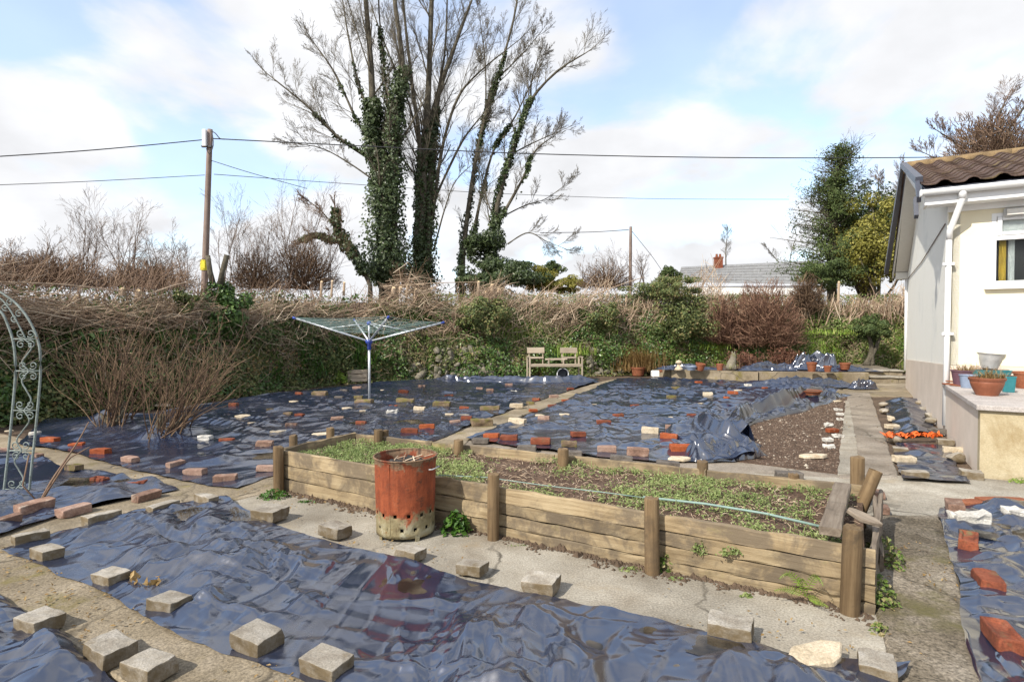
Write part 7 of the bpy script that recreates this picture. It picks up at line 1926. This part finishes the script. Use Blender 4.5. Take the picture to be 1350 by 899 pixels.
for (x0, y0, x1, y1) in ((1143, 482, 1149, 450), (1149, 482, 1145, 440), (1140, 482, 1160, 445)):
    tubes(mb, smooth_poly([P(x0, y0, 18.4), P((x0 + x1) / 2 + 2, (y0 + y1) / 2, 18.4), P(x1, y1, 18.4)], 8), np.linspace(.09, .05, 8), 7)
setp(mb.build('bush_trunk', M['bark'], None, P(1145, 482, 18.4), smooth=True), 'bare branching trunk carrying the round clipped bush', 'trunk')
# twiggy bushes
def twiggy(name, label, cat, base, n, L_, r0, mat, seed, spread=.5, spec=None, leaf=None, leafmat=None, group=None, lean=(0, 0), bw=.15):
    rng = random.Random(seed); ch = {}; b = Vector(base); t = thing(name, label, cat, base, group)
    sp2 = spec or [dict(k=6, s=5, wob=.1, up=.06, tap=.35, n=(4, 7), f0=.25, ang=.4, lr=.45, rr=.6), dict(k=4, s=3, wob=.14, up=.05, tap=.4, n=(2, 4), f0=.2, ang=.5, lr=.5, rr=.7), dict(k=3, s=3, wob=.14, up=.03, tap=.5)]
    for i in range(n):
        a = rng.uniform(0, 6.28); q_ = spread * rng.uniform(.1, 1)
        d_ = Vector((math.cos(a) * q_ + lean[0], math.sin(a) * q_ + lean[1], 1)).normalized()
        grow(ch, b + Vector((rng.gauss(0, bw), rng.gauss(0, bw), -.05)), d_, L_ * rng.uniform(.65, 1.15), r0 * rng.uniform(.6, 1.2), 0, sp2, rng)
    mb = chains_mesh(ch); mb.build('stems', M[mat], t)['kind'] = 'stuff'
    if leaf:
        tp = np.array([tuple(p_[-1]) for l in ch.values() for p_, _ in l]); tp = np.repeat(tp, leaf, 0) + rp.normal(size=(len(tp) * leaf, 3)) * .05
        mb = MB(); leaves(mb, tp, None, .08, .5, tilt=2, r=rp); mb.build('foliage', M[leafmat], t)['kind'] = 'stuff'
    return t
bare = [dict(k=8, s=5, wob=.13, up=.02, tap=.35, n=(3, 5), f0=.15, ang=.5, lr=.6, rr=.6), dict(k=6, s=4, wob=.15, up=.07, tap=.4, n=(2, 3), f0=.2, ang=.5, lr=.55, rr=.7), dict(k=5, s=3, wob=.14, up=.05, tap=.5)]
twiggy('bare_shrub', 'bare upright shrub of many stems on the black sheet, left one', 'shrub', G(150, 566, .03), 30, 1.4, .0105, 'shrubtwig', 3, .75, bare, group='bare shrubs standing in the sheets', bw=.12)
twiggy('bare_shrub', 'bare spreading shrub leaning right on the black sheet, right one', 'shrub', G(214, 580, .03), 30, 1.35, .0105, 'shrubtwig', 4, .85, bare, group='bare shrubs standing in the sheets', lean=(.42, 0), bw=.1)
for k, (x, y) in enumerate(((150, 568), (212, 580))):
    c = G(x, y); mb = MB()
    for j in range(9):
        a = rg.uniform(0, 6.28); e = c + np.array((math.cos(a) * .16, math.sin(a) * .12, rg.uniform(.2, .42))) + ((.15 if k else 0), 0, 0)
        tubes(mb, [c + rg.normal(size=3) * (.06, .06, 0) - (0, 0, .02), (c + e) / 2 + rg.normal(size=3) * .02, e], [.035, .028, .015], 7)
    setp(mb.build('shrub_stool', M['bark'], None, c, smooth=True), ('mossy old stump at the foot of the left bare shrub', 'mossy old stump at the foot of the right bare shrub')[k], 'stump')
def twig_dome(name, label, px, py, Y, w, h, n, mat, seed, rad=.007):
    """a dome of fine twigs fanning out from the root"""
    r = np.random.default_rng(seed); m_ = Y / FOC; b = P(px, py + h / 2, Y); rx, rz = w * m_ / 2, h * m_
    t = thing(name, label, 'bush', b)
    d = r.normal(size=(n, 3)); d[:, 2] = np.abs(d[:, 2]) * 1.1; d /= np.linalg.norm(d, axis=1, keepdims=True)
    q_ = r.uniform(.25, 1, n) ** .6; lump = 1 + .22 * vn(d[:, 0] * 3, d[:, 1] * 3, seed, d[:, 2] * 3)
    e = b + d * (rx, rx * .7, rz) * (q_ * lump)[:, None]
    dr = d + r.normal(size=(n, 3)) * .45 + (0, 0, .25); dr /= np.linalg.norm(dr, axis=1, keepdims=True); L_ = r.uniform(.12, .45, n)[:, None]
    mb = MB(); tubes(mb, np.stack([e - dr * L_, e - dr * L_ * .4 + r.normal(size=(n, 3)) * .02, e], 1), np.array([1.2, .9, .5]) * rad, 3)
    k = 50; i = r.choice(n, k); tubes(mb, np.stack([np.tile(b, (k, 1)), b + (e[i] - b) * .5 + r.normal(size=(k, 3)) * .06, e[i]], 1), np.array([.022, .014, .006]), 4)
    mb.build('twigs', M[mat], t)['kind'] = 'stuff'
    return t
twig_dome('red_twig_bush', 'wide rounded russet bush of bare red-brown twigs in front of the cottage', 1004, 412, bY_(1000, -.1), 112, 82, 5600, 'redtwig', 5)
twig_dome('mixed_bush', 'olive brown twiggy bush right of the wide russet bush, before the cottage wall', 1062, 385, bY_(1060, .4), 60, 46, 1500, 'shrubtwig', 16)
twig_dome('red_twig_bush', 'smaller russet bush at the left side of the wide one', 952, 415, bY_(955, -.1), 60, 66, 1600, 'redtwig', 6)
for k, (x, y) in enumerate(((982, 487), (1031, 484))):
    twiggy('russet_shrub', ('low russet shrub beside the stone figure', 'low russet shrub left of the tall crumpled heap of sheet')[k], 'shrub', G(x, y, wz), 34, .48, .01, 'redtwig', 8 + k, 1.0, None, 1, 'rust_leaf', 'low russet shrubs on the low wall bed')
for k, (x, y, Y, w, h, n, lab) in enumerate(((60, 352, 14.5, 190, 44, 2600, 'low brown thicket at the left end of the skyline'), (190, 358, 15.5, 150, 40, 1800, 'low brown thicket left of the telegraph pole'), (335, 352, 18.5, 90, 54, 1500, 'brown thicket right of the telegraph pole'),
        (400, 346, 19.5, 110, 70, 2600, 'dense brown thicket under the small crooked tree'), (800, 362, 21, 90, 32, 1000, 'low pale thicket left of the far pole'))):
    twig_dome('bare_thicket', lab, x, y, Y, w, h, n, 'shrubtwig', 60 + k, .006)
# grass clumps on the bank
def tuft(name, label, px, py, off, n, h, w, mat, seed, lean=.7, sx=.3):
    r_ = np.random.default_rng(seed); c, n_, t__ = bank_pt(px, py, off); t = thing(name, label, 'grass clump', c)
    p = c + r_.normal(size=(n, 3)) * (sx, sx * .5, .03); mb = MB(); blades(mb, p, h, w, lean, r=r_); mb.build('blades', M[mat], t)['kind'] = 'stuff'; return t
tuft('grass_clump', 'rusty brown ornamental grass clump by the foot of the bank', 842, 488, -.25, 900, .75, .018, 'drygrass', 1, .9, .35)
tuft('iris_clump', 'upright blue green sword leaved clump on the bank', 877, 462, .2, 160, .7, .045, 'nettle', 2, .25, .18)
tuft('fern_clump', 'bright green leafy clump on the bank right of the iris', 928, 460, .05, 420, .25, .022, 'fern', 3, .9, .35)
tuft('grass_clump', 'lush green grass clump on the bank above the bench', 735, 468, .25, 700, .4, .02, 'grass', 4, .8, .5)
tuft('fern_clump', 'bright green weedy clump in the middle of the right bank', 1085, 440, .3, 700, .2, .016, 'grass', 5, 1.0, .7)
# skyline scrub and distant trees
sk = [dict(k=6, s=4, wob=.1, up=.03, tap=.3, n=(5, 8), f0=.2, ang=.5, lr=.5, rr=.6), dict(k=5, s=3, wob=.14, up=.03, tap=.35, n=(4, 6), f0=.15, ang=.55, lr=.5, rr=.7), dict(k=3, s=3, wob=.15, up=.02, tap=.5, n=(2, 3), f0=.2, ang=.5, lr=.6, rr=.8), dict(k=3, s=3, wob=.15, up=.02, tap=.6)]
GS = 'bare scrub along the skyline'
for k, (x, yb, top, Y, n, spr, lab) in enumerate((
    (10, 372, 320, 15, 12, .8, 'brown bare scrub at the left edge of the skyline'), (60, 370, 318, 15.5, 10, .8, 'brown bare scrub near the left edge of the skyline'),
    (112, 372, 296, 17, 8, .5, 'tall thin bare bush, left of the middle of the left skyline'), (160, 370, 276, 17, 8, .45, 'tallest bare bush on the left skyline'), (205, 372, 320, 17, 8, .7, 'low wispy scrub left of the telegraph pole'), (238, 372, 315, 17, 6, .5, 'thin scrub just left of the telegraph pole'),
    (305, 368, 285, 18, 6, .35, 'thin upright bare shoots right of the telegraph pole'), (345, 372, 290, 19, 9, .5, 'grey bare bush right of the telegraph pole'), (385, 372, 270, 20, 12, .55, 'dense brown bare bush left of the small crooked tree'), (425, 374, 300, 20, 9, .6, 'brown scrub under the small crooked tree'),
    (530, 374, 345, 21, 6, .9, 'low scrub between the big trunks'), (805, 372, 328, 22, 8, .7, 'wispy bare bush left of the far pole'), (775, 374, 345, 22, 7, .9, 'low wispy scrub left of the far pole'), (845, 370, 335, 24, 6, .8, 'low wispy scrub right of the far pole'))):
    b = P(x, yb + 6, Y); twiggy('bare_bush', lab, 'bush', b, n, (yb - top) * Y / FOC * 1.1, .016, 'shrubtwig', 40 + k, spr, sk, group=GS)
tree('distant_tree', 'small bare tree far behind the cottage chimney', [([(957, 352), (957, 330), (959, 308)], .12, .03, 0, 9)], 60, 8, bl=1.6, f0=.3)
tree('distant_tree', 'small bare tree behind the cottage roof beside the dark conifer', [([(1030, 350), (1012, 328)], .08, .03, 0, 6), ([(1040, 350), (1045, 325)], .08, .02, 0, 5)], 55, 9, bl=1.8, f0=.3)
# conifer before the house, yellow-green bush, brown tree behind the roof
CY = 26
cb = P(1098, 385, CY)
t_ = thing('cypress_tree', 'ragged dark green conifer with a bare twiggy top left of the house', 'tree', cb)
trk = smooth_poly([cb - (0, 0, 1.5), P(1097, 340, CY), P(1104, 260, CY), P(1108, 195, CY)], 14)
mb = MB(); tubes(mb, trk, np.linspace(.25, .04, 14), 8); mb.build('trunk', M['bark'], t_, smooth=True)
r = np.random.default_rng(9); mb = MB(); tw = MB(); bp_, br__ = [], []
for k in range(300):
    f = r.uniform(.05, 1) ** .9; y = 385 - 190 * f; hw = np.interp(f, [0, .25, .45, .7, .9, 1], [70, 76, 62, 34, 22, 11]) * r.uniform(.3, 1.1)
    a = r.uniform(0, 6.28); c0 = P(np.interp(f, [0, .5, 1], [1095, 1098, 1108]), y, CY); e = c0 + np.array((math.cos(a) * hw * CY / FOC, math.sin(a) * hw * CY / FOC * .8, r.uniform(.1, .5) * hw * CY / FOC * (.6 + f)))
    bp_.append([c0, (c0 + e) / 2 + r.normal(size=3) * .06, e]); br__.append([.03, .02, .006])
    n = int(90 if f < .75 else 50); s = r.uniform(.25, 1.05, n)[:, None]
    if r.uniform() < (.12 if math.cos(a) > -.3 else .4) + .25 * (f > .8): continue
    p = c0 + (e - c0) * s + r.normal(size=(n, 3)) * (.16, .16, .13); leaves(mb, p, (e - c0) + (0, 0, .6), .14, .3, tilt=1.2, r=r)
tubes(tw, np.array(bp_), np.array(br__), 4)
mb.build('foliage', M['conifer'], t_)['kind'] = 'stuff'; tw.build('branches', M['bark'], t_)['kind'] = 'stuff'
rng = random.Random(3); ch = {}
for k in range(46):
    f = rng.uniform(.1, 1.0); c0 = Vector(P(1100 + 8 * f, 385 - 190 * f, CY)); a = rng.choice((2.6, 2.9, 3.3, 3.7, .3, 1.2, 0, 2.2)); d_ = Vector((math.cos(a), .3 * rng.uniform(-1, 1), rng.uniform(.2, .9))).normalized()
    grow(ch, c0, d_, rng.uniform(1.3, 2.4) * (1.25 - .75 * f), .022, 1, TW, rng)
chains_mesh(ch).build('twigs', M['twig'], t_)['kind'] = 'stuff'
bush('dark_evergreen', 'low skirt of dark foliage at the foot of the ragged conifer', 'tree', 1092, 362, 24.5, 90, 46, 'conifer', 5000, .12, 25, .4, 30, .26, trunk=False)
bush('golden_bush', 'large yellow green evergreen bush between conifer and house', 'bush', 1158, 322, 25, 134, 140, 'yellow', 17000, .12, 21, .55, 60, .22)
bush('dark_evergreen', 'dark green tree crown behind the yellow green bush', 'bush', 1140, 310, 27, 110, 160, 'conifer', 9000, .15, 22, .5, 40, .26)
bush('brown_tree', 'dense brown ivy specked tree crown behind the house roof', 'tree', 1318, 200, 22, 130, 80, 'russetolive', 5000, .08, 23, .4, 50, .22)
twig_dome('brown_tree', 'mass of brown twigs around the tree crown behind the house roof', 1310, 196, 21.5, 150, 120, 6000, 'scrub', 24, .011)
tree('bare_tree', 'wide bare twiggy tree rising behind the house roof', [([(1285, 300), (1290, 220), (1305, 175), (1325, 135)], .12, .03, 0, 10), ([(1288, 240), (1265, 195), (1235, 172)], .08, .02, 0, 10), ([(1290, 230), (1320, 185), (1350, 140)], .1, .03, 0, 9), ([(1286, 260), (1250, 220), (1215, 200)], .06, .015, .5, 9)], 23, 12, bl=1.5, f0=.25, twmat='scrub')
tree('bare_tree', 'bare twiggy tree between yellow green bush and house roof', [([(1175, 330), (1182, 270), (1190, 230)], .1, .03, 0, 9), ([(1176, 310), (1160, 260), (1158, 235)], .06, .02, 0, 8)], 28, 13, bl=1.6, f0=.2, twmat='scrub')

# ------------------------------------------------------------------ poles, wires, cottage
PY = 21
def pole(label, px, Y, r0, r1, name='telegraph_pole'):
    b = P(*px[0], Y); b2 = P(*px[1], Y); d_ = (b2 - b) / np.linalg.norm(b2 - b); b0 = b - d_ * 2.2
    t = thing(name, label, 'pole', b0); L_ = np.linalg.norm(b2 - b0); k = 12
    v = np.array([(x, (r0 + (r1 - r0) * x / L_) * math.cos(a), (r0 + (r1 - r0) * x / L_) * math.sin(a)) for x in np.linspace(0, L_, 8) for a in np.arange(k) / k * 6.2832]); i = np.arange(8 * k).reshape(8, k)
    q = np.stack([i[:-1], np.roll(i[:-1], -1, 1), np.roll(i[1:], -1, 1), i[1:]], -1).reshape(-1, 4); v = np.vstack([v, [[L_ + .01, 0, 0]]]); tt = np.stack([i[-1], np.roll(i[-1], -1), np.full(k, 8 * k)], 1)
    me = MB().add(v, q, tt).mesh('shaft', M['pole'], True); o = bpy.data.objects.new('shaft', me); place(o, b0, t); o.rotation_euler = Matrix(frame(b2 - b0, (0, 1, 0)).tolist()).to_euler()
    return t
t_ = pole('tall wooden telegraph pole with a yellow tag behind the left bank', ((270, 365), (277, 171)), PY, .125, .09)
M['tag'] = m_plain('yellow_tag', (.72, .6, .03), .5)
mb = MB(); c = P(269.6, 350, PY); box(mb, c - (0, .14, 0), (.17, .012, .24)); mb.build('tag_plate', M['tag'], t_)
mb = MB(); tubes(mb, [P(269.5, 356.5, PY), P(270, 343, PY)], .142, 12, cap=False); mb.build('tag_band', M['tag'], t_)
mb = MB(); box(mb, P(272.5, 184, PY) - (0, .14, 0), (.15, .12, .62)); o = mb.build('fuse_box', M['white_pvc'], t_); o.modifiers.new('edge', 'BEVEL').width = .02
mb = MB(); bar(mb, P(268, 194.5, PY) - (0, .1, 0), P(281, 194.5, PY) - (0, .1, 0), .08, .06); mb.build('bracket', M['wire'], t_)
mb = MB(); tubes(mb, smooth_poly([P(278, 173, PY - .1), P(284, 176, PY - .15), P(290, 183, PY - .15), P(296, 184, PY - .1)], 10), .018, 5); tubes(mb, smooth_poly([P(280, 178, PY - .12), P(281, 192, PY - .16), P(276, 203, PY - .16), P(272, 196, PY - .16)], 10), .018, 5); mb.build('cable_loop', M['wire'], t_)
pole('far wooden pole rising above the hedge right of centre', ((831, 358), (831.5, 299)), 40, .12, .1)
def wire(label, pts, Y0, Y1, rad, sag=0.0):
    n = 24; k = len(pts); Ys = np.linspace(Y0, Y1, k); a = np.array([P(x, y, Yv) for (x, y), Yv in zip(pts, Ys)])
    c = smooth_poly(a, n) if k > 2 else a[0] + (a[1] - a[0]) * np.linspace(0, 1, n)[:, None]
    mb = MB(); tubes(mb, c, rad, 5); setp(mb.build('overhead_wire', M['wire'], None, a[0]), label, 'wire', 'overhead wires')
wire('thick black wire running from the left pole to the right across the whole sky', [(280, 183), (480, 193), (700, 203), (950, 208), (1200, 208), (1420, 204)], PY, 24, .021)
wire('thick upper wire leading off left from the pole', [(268, 184.5), (180, 193), (90, 200.5), (-60, 210)], PY, 17, .018)
wire('thin lower wire leading off left from the pole', [(270, 231), (180, 236), (90, 240.5), (-60, 246)], PY, 17, .011)
wire('thin lower wire leading right from the pole behind the trees', [(282, 230), (450, 242), (650, 255), (850, 262), (1040, 263)], PY, 32, .012)
wire('thin slanting wire below the thick one, right of the pole', [(279, 212), (330, 228), (405, 249)], PY, 22, .012)
wire('faint far wire reaching the far pole from the left', [(829, 303), (780, 306), (712, 307)], 40, 40, .025)
wire('faint stay wire slanting down right of the far pole', [(833, 305), (858, 336), (872, 356)], 40, 40, .018)
cy_ = 46
ct = thing('cottage', 'long low whitewashed cottage with slate roof and red chimney behind the hedge', 'house', P(980, 400, cy_))
A0, A1 = P(898, 352, cy_ + 3), P(1085, 343, cy_ + 1.5); E0, E1 = P(893, 372, cy_), P(1090, 375, cy_ - 1.5)
mb = MB(); n = 18
for j in range(7):
    for i in range(n):
        f0_, f1_ = i / n, (i + .985) / n; g0, g1 = j / 7, (j + 1.04) / 7
        q_ = lambda f, g: (A0 + (A1 - A0) * f) * (1 - g) + (E0 + (E1 - E0) * f) * g
        v = np.array([q_(f0_, g0), q_(f1_, g0), q_(f1_, g1) + (0, -.03, .05), q_(f0_, g1) + (0, -.03, .05)]); v = np.vstack([v, v - (0, 0, .05)])
        mb.add(v, [(3, 2, 1, 0), (4, 5, 6, 7), (3, 7, 6, 2), (0, 3, 7, 4), (1, 5, 6, 2), (0, 4, 5, 1)])
mb.build('slate_roof', M['slate'], ct)['kind'] = 'stuff'
def wallq(a, b_, z0, z1, nm, mat, th=.4):
    d_ = (b_ - a)[:2] / np.linalg.norm((b_ - a)[:2]); n_ = np.array((-d_[1], d_[0], 0)) * th
    p = [np.array((*a[:2], z0)), np.array((*b_[:2], z0)), np.array((*b_[:2], z1)), np.array((*a[:2], z1))]
    MB().add(np.array(p + [x + n_ for x in p]), [(0, 1, 2, 3), (7, 6, 5, 4), (0, 4, 5, 1), (1, 5, 6, 2), (2, 6, 7, 3), (3, 7, 4, 0)]).build(nm, mat, ct)
wallq(E0 + (.3, .25, 0), E1 + (-.3, .25, 0), 1.2, E1[2] - .05, 'front_wall', M['whitewash'])
for (x, w_) in ((965, .9), (1063, 1.0), (930, .8)):
    c = P(x, 392, E0[1] - .8); mb = MB(); box(mb, c + (0, .9, .4), (w_, .1, 1.0)); f_ = mb.build('window', M['white_pvc'], ct); mb = MB(); box(mb, c + (0, .84, .4), (w_ - .16, .02, .84)); mb.build('pane', M['room'], f_)
c = P(947, 346, cy_ + 2.2)
mb = MB(); box(mb, c + (0, 0, -.4), (.6, .5, 1.5)); box(mb, c + (0, 0, .38), (.68, .58, .12)); ch_ = mb.build('chimney', M['red'], ct)
for s in (-.18, .18):
    mb = MB(); lathe(mb, [(.001, .44), (.11, .44), (.09, .7), (.07, .7), (.001, .66)], 10, c + (s * .8, 0, 0)); mb.build('chimney_pot', M['terracotta'], ch_)
